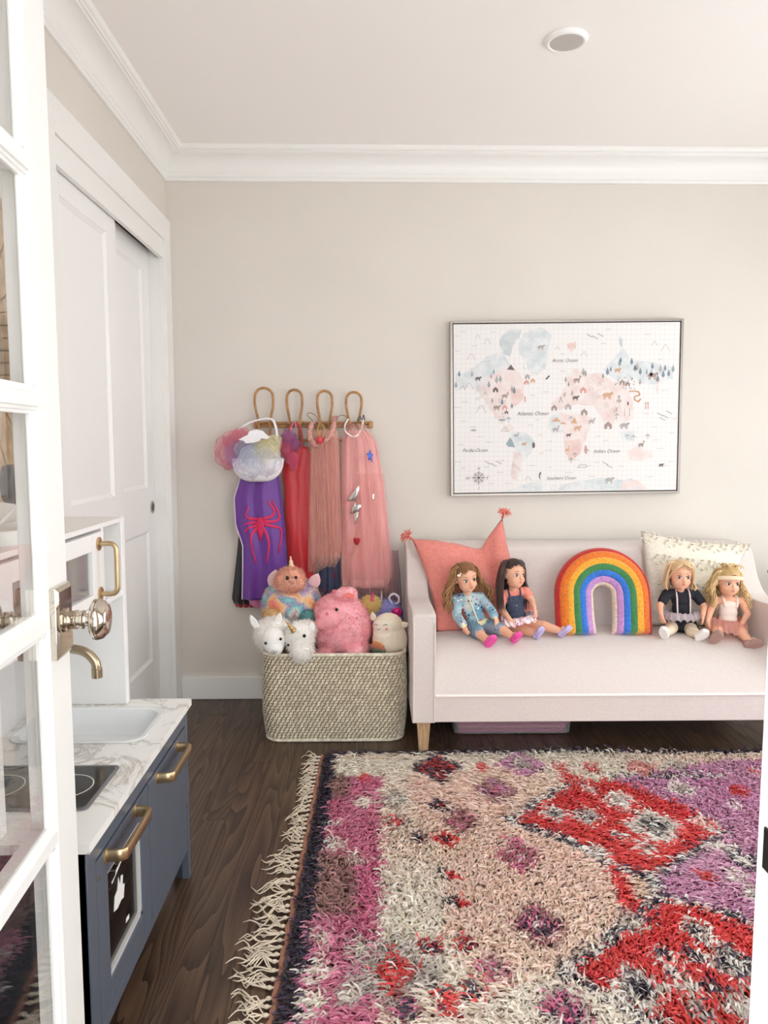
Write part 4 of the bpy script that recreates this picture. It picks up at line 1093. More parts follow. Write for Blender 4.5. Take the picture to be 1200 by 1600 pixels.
field = inside(Q, poly_w([(640, 1215), (800, 1200), (900, 1225), (810, 1280), (960, 1350), (1010, 1400), (885, 1510), (760, 1560), (700, 1450), (690, 1330)]))
m2 = np.clip(0.35 + 0.5 * lowf(Q, 9, 2.0) + nr.randn(NTF) * 0.25, 0, 1)[:, None]
col[field] = (L3(BEIGE) * (1 - m2) + L3(BLUSH) * m2)[field]
# left band
band = inside(Q, poly_w([(505, 1215), (604, 1213), (600, 1260), (596, 1342), (592, 1418), (594, 1480), (602, 1600), (608, 1680), (420, 1680), (444, 1600), (470, 1470), (493, 1334)]))
setc(band, PINK)
pk_ = np.clip(0.4 + 0.6 * lowf(Q, 14, 0.3) + nr.randn(NTF) * 0.2, 0, 1)[:, None]
col[band] = (L3(PINK) * (1 - pk_ * .55) + L3((232, 168, 186)) * pk_ * .55)[band]
for pts in ([(500, 1205), (556, 1212), (550, 1244), (500, 1244)], [(490, 1334), (560, 1336), (563, 1400), (556, 1430), (470, 1436)]): setc(inside(Q, poly_w(pts)), MAUVE)
topb = inside(Q, poly_w([(500, 1184), (660, 1186), (640, 1208), (505, 1210)])); setc(topb, CREAM)
setc(inside(Q, poly_w([(505, 1190), (535, 1190), (530, 1206), (502, 1206)])), MAUVE)
# lilac ground on the right
lil = inside(Q, poly_w([(960, 1218), (1130, 1186), (1400, 1186), (1400, 1470), (1180, 1446), (1100, 1415), (1033, 1394), (1040, 1372), (1140, 1300), (1060, 1258)]))
ml_ = np.clip(0.4 + 0.6 * lowf(Q, 11, 4.0) + nr.randn(NTF) * 0.22, 0, 1)[:, None]
col[lil] = (L3(LIL) * (1 - ml_ * .6) + L3((226, 186, 204)) * ml_ * .6)[lil]
R1 = [(805, 1282), (850, 1254), (900, 1222), (960, 1219), (1030, 1244), (1100, 1273), (1142, 1300), (1085, 1340), (1030, 1373), (960, 1346), (900, 1312)]
R2 = [(882, 1516), (960, 1458), (1040, 1403), (1110, 1415), (1185, 1441), (1300, 1480), (1400, 1540), (1300, 1640), (1150, 1650), (1040, 1604), (960, 1552)]
for pts in (R1, R2, [(962, 1352), (985, 1360), (1008, 1410), (985, 1428), (972, 1395)]):
    msk = inside(Q, poly_w(pts)); mm = np.clip(0.3 + 0.5 * lowf(Q, 16, 1.7) + nr.randn(NTF) * 0.2, 0, 1)[:, None]
    col[msk] = (L3(RED) * (1 - mm * .4) + L3((232, 112, 104)) * mm * .4)[msk]
setc(inside(Q, poly_w([(990, 1362), (1030, 1378), (1036, 1394), (1008, 1408), (998, 1385)])), (230, 206, 186))
for line in ([(805, 1282), (900, 1312), (960, 1346), (1030, 1373), (1050, 1362), (1142, 1300)], [(882, 1516), (960, 1458), (1040, 1403), (1030, 1378)], [(1040, 1400), (1110, 1415), (1185, 1441), (1300, 1482)], [(882, 1516), (960, 1552), (1040, 1604), (1150, 1652)], [(805, 1282), (850, 1254), (900, 1222)], [(960, 1212), (1130, 1212)]):
    d = dist_line(Q, poly_w(line))
    setc(d < 0.013, WHT)
    alt = (np.sin(Q[:, 0] * 140 + Q[:, 1] * 90) > -0.1)
    setc((d < 0.008) & alt, DARK)
    setc((d > 0.013) & (d < 0.020) & (nr.rand(NTF) < .35), DARK)
def motif(x_, y_, r, cs, ex=1.0):
    """ringed flower: cs = colours from the centre outwards, r in picture pixels"""
    c = np.array(tuple(on_floor(x_, y_, RZ))[:2]); e = np.array(tuple(on_floor(x_ + r, y_, RZ))[:2]); R_ = abs(e[0] - c[0])
    dd = Q - c; dd = dd / np.array([1.0, 1.25 * ex])
    ang = np.arctan2(dd[:, 1], dd[:, 0]); d = np.linalg.norm(dd, axis=1) / (R_ * (1 + 0.18 * np.cos(4 * ang)))
    for k in range(len(cs) - 1, -1, -1):
        lim = (k + 1) / len(cs)
        msk = d < lim
        if cs[k] is not None: setc(msk & (nr.rand(NTF) < 0.86), cs[k])
for a in [(692, 1200, 32, (DARK, RED, DARK, RED, DARK)), (760, 1200, 9, (RED,)), (577, 1213, 10, (RED,)), (877, 1201, 13, (RED, SALM)), (925, 1201, 10, (RED,)), (892, 1217, 12, (RED,)),
          (1000, 1200, 40, (SALM, None)), (820, 1196, 30, (GRY, LIL)), (1060, 1198, 30, (GRY, None)), (624, 1248, 20, (WHT, GRY)), (622, 1282, 24, (WHT, RED, GRY, None)), (658, 1305, 14, (DARK, DARK, MAUVE)), (700, 1307, 17, (DARK, RED, RED)), (696, 1258, 13, (RED, DARK)),
          (727, 1282, 32, (MAUVE, PINK, MAUVE, None)), (697, 1360, 10, (DARK, DARK)), (711, 1362, 9, (RED,)), (709, 1404, 11, (DARK, DARK)), (724, 1407, 8, (RED,)), (679, 1476, 16, (DARK, DARK, RED)), (733, 1474, 16, (DARK, DARK, RED)), (627, 1518, 58, (WHT, RED, RED, GRY, None, GRY)), (643, 1575, 32, (WHT, DARK, PINK, MAUVE, None)),
          (700, 1552, 12, (RED, DARK)), (750, 1552, 18, (DARK, DARK, RED)), (712, 1574, 16, (DARK, RED)), (783, 1236, 34, (PINK, MAUVE, LIL, MAUVE, None)), (815, 1333, 38, (WHT, PINK, MAUVE, PINK, None)), (844, 1440, 44, (WHT, PINK, DARK, PINK, MAUVE, None)), (780, 1513, 32, (PINK, GRY, PINK, None)), (888, 1579, 48, (GRY, PINK, DARK, PINK, GRY, None)),
          (925, 1232, 13, (GRY, WHT)), (973, 1251, 25, (GRY, WHT, WHT)), (874, 1271, 27, (DARK, GRY, WHT, None)), (925, 1276, 22, (WHT, DARK, GRY, WHT)), (1031, 1291, 40, (WHT, DARK, GRY, WHT, WHT)), (976, 1306, 14, (DARK, WHT)), (1020, 1326, 19, (MAUVE, WHT, WHT)), (1108, 1287, 20, (SALM, WHT)), (947, 1333, 18, (GRY, WHT)),
          (1094, 1449, 24, (DARK, GRY, WHT)), (1042, 1485, 20, (DARK, WHT)), (1083, 1484, 20, (WHT, DARK, WHT)), (1149, 1498, 38, (WHT, WHT, DARK, GRY, WHT)), (998, 1535, 40, (DARK, DARK, WHT, GRY, WHT)), (1053, 1513, 20, (DARK, WHT)), (1072, 1531, 20, (GRY, WHT)), (1112, 1531, 16, (WHT, DARK)), (1090, 1572, 20, (WHT, DARK, GRY)), (1160, 1564, 30, (WHT, GRY)), (1002, 1440, 18, (WHT, GRY)),
          (1068, 1234, 22, (GRY, WHT)), (1156, 1237, 14, (RED,)), (1150, 1260, 22, (WHT, None)), (1171, 1344, 22, (WHT, WHT, DARK)), (1116, 1370, 11, (RED,)), (1160, 1370, 18, (WHT,)), (1134, 1326, 18, (WHT,)), (1185, 1205, 14, (RED, WHT)), (1190, 1400, 16, (WHT, GRY)),
          (545, 1195, 20, (CREAM,)), (531, 1282, 20, (CREAM, None)), (524, 1318, 20, (WHT, CREAM)), (575, 1250, 16, (CREAM,)), (512, 1464, 26, (CREAM, CREAM, None)), (505, 1514, 26, (CREAM,)), (493, 1571, 28, (CREAM, CREAM)), (558, 1552, 24, (CREAM, GRY)), (566, 1483, 22, (CREAM, GRY)), (560, 1340, 14, (CREAM,)), (580, 1370, 12, (PINK,)), (580, 1400, 14, (PINK,)), (585, 1350, 12, (PINK,))]: motif(*a)
edge = P[:, 0] - rugx(P[:, 1])
setc(edge < 0.064 + 0.006 * np.sin(P[:, 1] * 40), DARK)
setc((RUGY1 - P[:, 1] < 0.022) & (P[:, 0] > -0.15), DARK)
col = np.clip(col, 0.001, 1) ** 0.84; col *= nr.uniform(0.86, 1.12, (NTF, 1)); col = np.clip(col + nr.randn(NTF, 3) * 0.012, 0, 1)
# each tuft: a bent flat yarn of three segments
lean = np.stack([-0.60 + 0.55 * lowf(P, 5, 0.7), -0.65 + 0.6 * lowf(P, 6, 2.9)], 1) + nr.randn(NTF, 2) * 0.38
lean[edge < 0.045, 0] += 0.40
L_ = nr.uniform(0.030, 0.054, (NTF, 1)); L_[edge < 0.05] *= 0.62
b3 = np.concatenate([P, np.full((NTF, 1), 0.004)], 1)
d1 = np.concatenate([lean * 0.45, np.ones((NTF, 1))], 1); d1 /= np.linalg.norm(d1, axis=1)[:, None]
d2 = np.concatenate([lean * 1.1, np.full((NTF, 1), 0.55)], 1); d2 /= np.linalg.norm(d2, axis=1)[:, None]
d3 = np.concatenate([lean * 1.4 + nr.randn(NTF, 2) * .3, np.full((NTF, 1), 0.05)], 1); d3 /= np.linalg.norm(d3, axis=1)[:, None]
side = np.stack([-d2[:, 1], d2[:, 0], np.zeros(NTF)], 1) + nr.randn(NTF, 3) * 0.25; side /= np.linalg.norm(side, axis=1)[:, None] + 1e-9
w = nr.uniform(0.0024, 0.0038, (NTF, 1))
p1 = b3 + d1 * L_ * 0.42; p2 = p1 + d2 * L_ * 0.34; p3 = p2 + d3 * L_ * 0.30
V = np.stack([b3 - side * w, b3 + side * w, p1 - side * w, p1 + side * w, p2 - side * w * .95, p2 + side * w * .95, p3 - side * w * .4, p3 + side * w * .4], 1).reshape(-1, 3)
i_ = np.arange(NTF)[:, None] * 8
NRM = np.cross(side, d2); NRM *= np.sign(NRM[:, 2:3] + 1e-9); NRM = NRM * 0.8 + np.array([0, 0, 1.0]) + nr.randn(NTF, 3) * 0.12; NRM /= np.linalg.norm(NRM, axis=1)[:, None]
F = np.vstack([i_ + np.array([[0, 1, 3, 2]]), i_ + np.array([[2, 3, 5, 4]]), i_ + np.array([[4, 5, 7, 6]])])
part('pile', (V, F), fibre(attr_mat('dyed wool', 0.9), 0.42), rug, kind='stuff', col=np.repeat(col, 8, axis=0), angle=180)
# terracotta cord and fringe along the left edge
cord = [(rugx(y) - 0.003 + 0.0025 * math.sin(y * 61) + 0.0015 * math.sin(y * 137), y, 0.007) for y in np.linspace(RUGY0, RUGY1, 160)]
part('edge_cord', G().tube(cord, [0.0062 + 0.0012 * math.sin(k * 1.9) for k in range(160)], 6), mat('terracotta wool', (176, 122, 100), 0.95), rug)
m_fr = mat('cream fringe yarn', (222, 206, 186), 0.9, var=(40, 0.08))
y = RUGY1 - 0.012; kf = 0
while y > RUGY0:
    g = G(); x0 = rugx(y) - 0.008
    big = rnd.random()
    ln = rnd.uniform(0.05, 0.075) if y > 2.1 else rnd.uniform(0.075, 0.125)
    for s_ in range(rnd.randint(4, 6)):
        L2 = ln * rnd.uniform(0.6, 1.1); a = rnd.uniform(-0.55, 0.55) + (0.35 if big > .6 else -0.3); wob = rnd.uniform(-0.018, 0.018)
        pts = [(x0 + 0.004, y, 0.008), (x0 - L2 * 0.22, y + L2 * 0.22 * a * .3 + rnd.uniform(-.003, .003), 0.006), (x0 - L2 * 0.55, y + L2 * 0.55 * a + wob, rnd.uniform(0.004, 0.016)), (x0 - L2 * 0.8, y + L2 * .8 * a - wob, rnd.uniform(0.003, 0.010)), (x0 - L2 * 0.98, y + L2 * a * .8 + rnd.uniform(-.012, .012), 0.003)]
        g.tube(smoothpath(pts, 9), [0.0019] * 8 + [0.0014, 0.0008], 5)
    g.ell((x0 - ln * 0.1, y, 0.007), (0.007, 0.005, 0.005), nu=8, nv=6)
    part('fringe_tassel', g, m_fr, rug, angle=180, kind='stuff')
    y -= rnd.uniform(0.022, 0.034); kf += 1

# ================================================================== RATTAN COAT RACK
m_rat = mat('honey rattan', (166, 122, 78), 0.45, var=(35, 0.16), bump=(200, 0.15))
RYW = 3.372
rk = thing('rattan_coat_rack', 'honey rattan wall rack with four tall loop pegs', 'coat rack', (-0.275, BY, 1.24))
zb1, zb2 = 1.283, 1.205
HX = [(-0.478, 0.040, 1.438), (-0.342, 0.0335, 1.430), (-0.207, 0.0325, 1.425), (-0.077, 0.034, 1.420)]
for zz, x0_, x1_ in ((zb1, -0.518, 0.002), (zb1 - 0.014, -0.515, 0.0), (zb2, -0.40, 0.0)):
    part('rail', G().tube([(x0_ + (x1_ - x0_) * k / 10, RYW, zz + 0.0015 * math.sin(k * 2.1)) for k in range(11)], 0.0065, 8), m_rat, rk)
part('end_block', G().box((-0.526, RYW - 0.008, zb1 - 0.022), (-0.500, BY, zb1 + 0.008)), m_rat, rk, bevel=0.004)
part('end_block', G().box((-0.012, RYW - 0.008, zb1 - 0.022), (0.008, BY, zb1 + 0.008)), m_rat, rk, bevel=0.004)
for cx_, hw, zt_ in HX:
    yo = RYW - 0.013
    pts = [(cx_ - hw * .62, yo - 0.030, zb2 - 0.035), (cx_ - hw * .62, yo - 0.018, zb2 - 0.055), (cx_ - hw * .62, yo, zb2 - 0.03), (cx_ - hw * .66, yo, zb1), (cx_ - hw, yo - 0.004, zb1 + 0.075)]
    for k in range(9):
        a = PI - PI * k / 8
        pts.append((cx_ + hw * math.cos(a), yo - 0.006, zt_ - hw + hw * math.sin(a)))
    pts += [(cx_ + hw, yo - 0.004, zb1 + 0.075), (cx_ + hw * .66, yo, zb1), (cx_ + hw * .62, yo, zb2 - 0.03), (cx_ + hw * .62, yo - 0.018, zb2 - 0.055), (cx_ + hw * .62, yo - 0.030, zb2 - 0.035)]
    part('loop_peg', G().tube(smoothpath(pts, 90), 0.0058, 8), m_rat, rk, label='tall bent rattan loop')
    for sg in (-1, 1):
        part('binding', G().tube([(cx_ + sg * hw * .66 - 0.008, yo, zb1 - 0.006), (cx_ + sg * hw * .66 + 0.008, yo, zb1 + 0.006)], 0.0088, 8), m_rat, rk)

# ================================================================== DRESS-UP CLOTHES
class Cloth:
    def __init__(s, rows, Yc, folds=5, amp=0.012, bulge=0.02, seed=0, amp0=0.5, wander=0.6):
        s.r = np.array([(r + (0,))[:4] if len(r) < 4 else r for r in rows], float); s.Yc = Yc; s.folds = folds; s.amp = amp; s.b = bulge; s.seed = seed; s.amp0 = amp0; s.w = wander
    def lim(s, y):
        return np.interp(y, s.r[:, 0], s.r[:, 1]), np.interp(y, s.r[:, 0], s.r[:, 2]), np.interp(y, s.r[:, 0], s.r[:, 3])
    def depth(s, q, y):
        t = (y - s.r[0, 0]) / (s.r[-1, 0] - s.r[0, 0])
        a = s.amp * (s.amp0 + (1 - s.amp0) * t)
        f = math.sin(2 * PI * s.folds * q + s.seed + s.w * math.sin(3 * t + s.seed)) + 0.36 * math.sin(2 * PI * s.folds * 1.7 * q + 2 * s.seed + 1.3 * t) + 0.11 * math.sin(2 * PI * s.folds * 3.1 * q + 5 * t + s.seed)
        return -s.b * math.sin(PI * min(max(q, 0), 1)) + a * f
    def pt(s, q, y, front=0.0):
        xl, xr, yo = s.lim(y)
        p = at(xl + (xr - xl) * q, y, s.Yc + yo)
        p.y += s.depth(q, y) - front
        return p
    def surf(s, x_, y, front=0.003):
        xl, xr, yo = s.lim(y)
        if front >= 0.008:          # stiff foil lies over the fold crests
            q = (x_ - xl) / (xr - xl); p = at(x_, y, s.Yc + yo); p.y += -s.b * math.sin(PI * min(max(q, 0), 1)) - s.amp * 1.25 - 0.002
            return p
        return s.pt((x_ - xl) / (xr - xl), y, front)
    def mesh(s, nx=60, ny=40, ragged=0.0):
        y0, y1 = s.r[0, 0], s.r[-1, 0]
        rows_ = []
        for j in range(ny + 1):
            t = j / ny
            rows_.append([s.pt(i / nx, y0 + (y1 - y0) * t + (ragged * math.sin(i * 0.7 + s.seed) * t ** 4), 0) for i in range(nx + 1)])
        return G().sheet(rows_)
def decal(cl, polys, name, m, parent, label=None, front=0.004):
    g = G()
    for pts in polys:
        n = len(pts); cxy = (sum(p[0] for p in pts) / n, sum(p[1] for p in pts) / n)
        dense = []
        for i in range(n):
            a, b = pts[i], pts[(i + 1) % n]
            for k in range(2): dense.append((a[0] + (b[0] - a[0]) * k / 2, a[1] + (b[1] - a[1]) * k / 2))
        N = len(dense)
        mid = [((p[0] + cxy[0]) / 2, (p[1] + cxy[1]) / 2) for p in dense]
        g.add([cl.surf(*p, front) for p in dense] + [cl.surf(*p, front) for p in mid] + [cl.surf(*cxy, front)],
              [(k, (k + 1) % N, N + (k + 1) % N, N + k) for k in range(N)] + [(N + k, N + (k + 1) % N, 2 * N) for k in range(N)])
    return part(name, g, m, parent, angle=180, solid=0.0012, label=label)
def c4(x_, y_): return (320 + x_ / 3.529, 580 + y_ / 3.529)
def satin(name, col):
    m = mat(name, col, 0.42, sheen=0.4, bump=(60, 0.06)); return m
# black cape lined red, hanging behind the purple one
cl = Cloth([(738, 380, 425), (800, 374, 430), (846, 372, 420), (937, 362, 400), (944, 366, 398)], 3.350, 3, 0.006, 0.004, 0.4)
bc_ = thing('black_cape', 'black satin cape with red lining hung behind the purple one', 'cape', tuple(at(390, 740, 3.34)))
part('cape_cloth', cl.mesh(24, 24), satin('black satin', (30, 28, 32)), bc_, solid=0.0015, angle=180)
cl2 = Cloth([(738, 382, 424), (846, 374, 420), (937, 364, 400), (949, 369, 396)], 3.358, 3, 0.006, 0.004, 0.4)
part('lining', cl2.mesh(24, 24), satin('red satin', (186, 22, 34)), bc_, solid=0.0015, angle=180)
# pink cape whose hem shows lowest
cl = Cloth([(800, 386, 436), (900, 386, 440), (944, 389, 438), (951, 402, 436)], 3.334, 3, 0.005, 0.004, 1.4)
single('pink_cape', 'pink satin cape showing only its hem below the purple cape', 'cape', cl.mesh(20, 24), satin('pink satin', (226, 132, 176)), tuple(at(410, 805, 3.33)), solid=0.0015, angle=180)
# purple cape with spider emblem
cl = Cloth([(700, 386, 428), (730, 380, 434), (752, 374, 437), (778, 366, 440), (820, 368, 445), (852, 379, 447), (886, 379, 449), (937, 378, 440)], 3.305, 2.2, 0.006, 0.016, 2.0, amp0=1.0)
pc = thing('purple_cape', 'purple satin cape with a pink spider emblem on its back', 'cape', tuple(at(405, 702, 3.30)))
part('cape_cloth', cl.mesh(60, 60), satin('purple satin', (104, 44, 146)), pc, solid=0.0015, angle=180)
part('piping', G().tube([cl.pt(0, y_, 0.001) for y_ in np.linspace(735, 937, 30)], 0.0022, 6), mat('white piping', (236, 232, 236), 0.6), pc)
def limb(pts, w0, w1, n=10):
    P = smoothpath([Vector((a, b, 0)) for a, b in pts], n); L, R = [], []
    for i, p in enumerate(P):
        t = (P[min(i + 1, n)] - P[max(i - 1, 0)]).normalized(); w = (w0 + (w1 - w0) * i / n) / 2
        L.append((p.x - t.y * w, p.y + t.x * w)); R.append((p.x + t.y * w, p.y - t.x * w))
    return L, R
def decal_strip(cl, pts, w0, w1, g, front=0.004):
    P = [c4(*p) for p in pts]; L, R = limb(P, w0, w1)
    g.sheet([[cl.surf(*a, front), cl.surf(*b, front)] for a, b in zip(L, R)])
g = G()
for pts in ([(300, 815), (255, 812), (232, 795), (245, 740)], [(300, 835), (250, 835), (222, 845)], [(296, 850), (250, 860), (222, 890)], [(292, 862), (262, 900), (262, 960), (287, 1058)],
            [(318, 815), (375, 795), (382, 760), (345, 712)], [(322, 825), (395, 825), (412, 790), (372, 712)], [(325, 840), (385, 855), (425, 880), (408, 1003)], [(322, 858), (345, 900), (358, 960), (342, 1055)]):
    decal_strip(cl, pts, 5.0, 1.8, g)
emb = part('spider_emblem', g, mat('hot pink print', (222, 44, 96), 0.6), pc, angle=180, solid=0.001, label='hot pink printed spider', kind='stuff')
decal(cl, [[c4(*p) for p in [(308, 800), (322, 812), (330, 840), (328, 880), (310, 943), (290, 880), (286, 840), (294, 812)]]], 'spider_body', mat('hot pink print', (222, 44, 96), 0.6), emb, front=0.0045)
# red cape
cl = Cloth([(698, 462, 480), (708, 452, 486), (727, 441, 487), (745, 441, 484), (761, 443, 487), (800, 444, 486), (840, 447, 488), (880, 450, 490), (902, 454, 490), (930, 455, 488)], 3.325, 1.3, 0.006, 0.012, 0.9, amp0=0.8, wander=2.0)
rc = thing('red_cape', 'glossy red satin cape hung between purple and mauve ones', 'cape', tuple(at(465, 700, 3.33)))
part('cape_cloth', cl.mesh(50, 50), satin('red satin', (186, 22, 34)), rc, solid=0.0015, angle=180)
part('collar_strap', G().tube(smoothpath([at(458, 700, 3.33), at(452, 672, 3.335), at(461, 660, 3.34), at(470, 672, 3.335), at(474, 700, 3.33)], 20), 0.004, 6), satin('red satin', (186, 22, 34)), rc)
# crumpled pink-violet tulle hung over the red cape's peg
def tulle_puff(name, parent, blobs, m, seed, label=None):
    """crumpled sheets of net round each puff centre"""
    rs = np.random.RandomState(seed); g = G()
    for (x_, y_, Y, r) in blobs:
        c = at(x_, y_, Y); R_ = r / (FPX / Y)
        for s_ in range(3):
            ph = rs.rand(8) * 6.28; rr = R_ * (0.72 + 0.14 * s_)
            rows_ = []
            for j in range(13):
                la = -PI / 2 + PI * j / 12; row = []
                for i in range(22):
                    lo = 2 * PI * i / 22
                    k = 1 + 0.09 * math.sin(3 * lo + ph[0] + 2 * la) + 0.06 * math.sin(5 * lo + ph[1] - 3 * la) + 0.08 * math.sin(4 * la + ph[2] + 2 * lo)
                    row.append((c.x + rr * k * math.cos(la) * math.cos(lo), c.y + rr * k * 0.7 * math.cos(la) * math.sin(lo), c.z + rr * k * math.sin(la)))
                rows_.append(row)
            g.sheet(rows_, closed=True)
    return part(name, g, m, parent, angle=180, label=label, kind='stuff')
pt_ = thing('tulle_scarf', 'bunched pink and violet tulle scarf hanging over the red cape', 'scarf', tuple(at(452, 690, 3.29)))
tulle_puff('violet_tulle', pt_, [(450, 686, 3.29, 13), (460, 694, 3.29, 10)], tulle('violet net', (196, 124, 180), 0.22), 3)
tulle_puff('pink_tulle', pt_, [(447, 702, 3.28, 11), (456, 716, 3.275, 11), (459, 728, 3.275, 7)], tulle('rose net', (232, 122, 156), 0.22), 4)
part('strap', G().tube(smoothpath([at(452, 690, 3.31), at(455, 668, 3.335), at(461, 660, 3.335), at(464, 680, 3.32)], 14), 0.003, 6), satin('pink satin', (226, 132, 176)), pt_)
# white dress-up hat with pastel tulle
hat = thing('tulle_hat', 'white dress-up hat stuffed with pastel pink, blue and yellow tulle', 'hat', tuple(at(405, 752, 3.26)))
HY = 3.245
m_felt = mat('white felt', (240, 238, 242), 0.8, bump=(300, 0.15))
cup = []
for j in range(11):
    t = j / 10
    yy = 716 + 36 * t; hw = 40 * math.sqrt(max(0.0, 1 - (t * 0.93) ** 2.6))
    row = []
    for i in range(28):
        a = 2 * PI * i / 28
        p = at(403 + hw * math.cos(a), yy, HY); p.y += 0.055 * (hw / 41) * math.sin(a); row.append(p)
    cup.append(row)
part('hat_body', G().sheet(cup, closed=True), m_felt, hat, solid=0.003, angle=180)
tulle_puff('pink_tulle', hat, [(358, 708, HY + 0.02, 24), (368, 692, HY + 0.02, 20), (380, 686, HY + 0.01, 16)], tulle('candy net', (244, 158, 178), 0.10), 5)
tulle_puff('lilac_tulle', hat, [(370, 708, HY, 20), (378, 722, HY - 0.02, 15)], tulle('lilac net', (206, 178, 226), 0.10), 6)
tulle_puff('blue_tulle', hat, [(386, 706, HY - 0.03, 20), (394, 716, HY - 0.04, 16)], tulle('sky net', (200, 214, 234), 0.12), 7)
tulle_puff('yellow_tulle', hat, [(414, 706, HY - 0.03, 21), (426, 694, HY - 0.01, 14)], tulle('lemon net', (244, 240, 206), 0.2), 8)
tulle_puff('white_tulle', hat, [(394, 722, HY - 0.045, 25), (418, 720, HY - 0.045, 22)], tulle('white net', (240, 240, 246), 0.14), 9)
wing = [c4(*p) for p in [(185, 378), (215, 360), (235, 352), (245, 330), (290, 320), (320, 330), (345, 355), (362, 365), (340, 374), (310, 370), (300, 385), (265, 395), (225, 398), (215, 385)]]
gw = G().prism([at(a, b, HY - 0.075) for a, b in wing], (0, 0.006, 0))
part('felt_wing', gw, m_felt, hat, smooth=False, bevel=0.0015, fixn=True, label='white felt wing')
part('strap', G().tube(smoothpath([at(366, 690, HY + 0.02), at(380, 666, 3.31), at(404, 656, 3.325), at(424, 655, 3.325), at(431, 668, 3.31), at(434, 690, HY + 0.01)], 30), 0.0032, 6, flat=2.0), m_felt, hat)

# mauve tulle cape: layered net panels gathered at a ruffled neck
mt = thing('mauve_tulle_cape', 'dusty mauve layered tulle cape with ruffled neckline', 'cape', tuple(at(507, 665, 3.31)))
m_mau = tulle('mauve net', (238, 198, 188), 0.30)
specs = [([(684, 486, 530), (740, 485, 531), (800, 484, 533), (868, 484, 534), (886, 484, 524)], 3.300, 9, 1.0), ([(684, 490, 528), (740, 492, 530), (800, 494, 532), (862, 496, 534)], 3.296, 8, 2.2),
         ([(682, 485, 526), (740, 484, 520), (800, 482, 518), (880, 481, 520), (893, 481, 498)], 3.291, 8, 3.1), ([(682, 500, 529), (740, 507, 531), (800, 508, 533), (861, 508, 534)], 3.285, 6, 4.4), ([(682, 487, 515), (760, 495, 520), (855, 497, 527), (880, 498, 527)], 3.279, 6, 5.2)]
for k, (rows_, Yc, fo, sd) in enumerate(specs):
    cl = Cloth(rows_, Yc, fo * 0.7, 0.006, 0.010, sd, amp0=0.7, wander=1.4)
    part('tulle_panel', cl.mesh(70, 26), m_mau, mt, angle=180)
cl = Cloth([(672, 489, 527), (700, 486, 530), (800, 486, 531), (872, 486, 531)], 3.310, 7, 0.003, 0.004, 0.3)
part('lining', cl.mesh(50, 20), satin('mauve satin', (226, 180, 170)), mt, angle=180, solid=0.001)
ruf = smoothpath([at(488, 662, 3.31), at(484, 676, 3.29), at(487, 690, 3.27), at(496, 696, 3.262), at(508, 690, 3.262), at(518, 676, 3.28), at(522, 662, 3.31), at(523, 652, 3.325)], 60)
rows_ = []
for i, p in enumerate(ruf):
    w_ = 0.011 + 0.003 * math.sin(i * 1.9)
    rows_.append([p + Vector((w_ * math.cos(a) * (1 + .25 * math.sin(i * 2.2)), w_ * math.sin(a), w_ * math.cos(a + 1) * .8 + 0.004 * math.sin(i * 2.6 + a))) for a in np.linspace(0, 2 * PI, 8, endpoint=False)])
part('neck_ruffle', G().sheet(rows_, closed=True), mat('blush ruffle', (224, 164, 152), 0.85, sheen=0.3), mt, angle=180)
part('gold_braid', G().tube(smoothpath([at(499, 660, 3.318), at(496, 676, 3.285), at(501, 688, 3.262), at(507, 672, 3.285), at(502, 662, 3.315)], 24), 0.005, 6), mat('gold braid', (190, 158, 100), 0.45, 0.6), mt)
gp = G(); cp_ = at(500, 688, 3.252); gp.ell(cp_, 0.013, nu=12, nv=8)
vv, ff = np.array([tuple(v) for v in gp.v]), gp.f
p_, n_ = sample_surface(vv, ff, 500, nr); bv, bf_, bn_ = blades(p_, n_, 0.006, 0.0008, nr, 0.0, 0.6)
o = part('pompom', gp, mat('coral pompom', (240, 112, 128), 0.9), mt); part('fluff', (bv, bf_), fibre(mat('coral pompom', (240, 112, 128), 0.9)), o, kind='stuff')
for pts in ([(496, 668), (486, 655), (480, 648), (484, 645), (494, 650), (499, 662)], [(524, 662), (530, 650), (540, 650), (541, 656), (532, 664), (525, 666)]):
    part('ribbon_bow', G().tube(smoothpath([at(a, b, 3.305) for a, b in pts], 24), 0.0022, 5, flat=2.2), mat('brown ribbon', (150, 116, 92), 0.5, sheen=0.3), mt)
# navy sequin garment peeping out below
sq = thing('sequin_dress', 'navy dress with red and silver sequins peeping below mauve cape', 'dress', tuple(at(515, 880, 3.30)))
cl = Cloth([(862, 500, 530), (886, 499, 531), (915, 498, 532), (936, 499, 530)], 3.330, 3, 0.006, 0.008, 1.0)
part('dress_cloth', cl.mesh(30, 20), mat('navy cloth', (58, 66, 92), 0.7), sq, solid=0.0015, angle=180)
m_seqr, m_seqs, m_seqp = mat('red sequin', (176, 36, 42), 0.25, 0.5), mat('silver sequin', (200, 200, 205), 0.2, 0.9), mat('rose sequin', (200, 130, 120), 0.25, 0.6)
for m, cs, n_ in ((m_seqr, [(522, 898), (506, 922), (518, 925)], 16), (m_seqs, [(504, 928), (515, 931), (526, 921)], 14), (m_seqp, [(503, 905), (524, 888)], 8)):
    g = G()
    for x_, y_ in cs:
        for k in range(n_):
            a = k * 2.4; r_ = 1.1 * math.sqrt(k)
            p = cl.surf(x_ + r_ * math.cos(a), y_ + r_ * math.sin(a), 0.004)
            g.lathe([(0, 0.0016), (0.0004, 0.0016)], p, (rnd.uniform(-.4, .4), -1, rnd.uniform(-.4, .4)), 6)
    part('sequins', g, m, sq, kind='stuff')
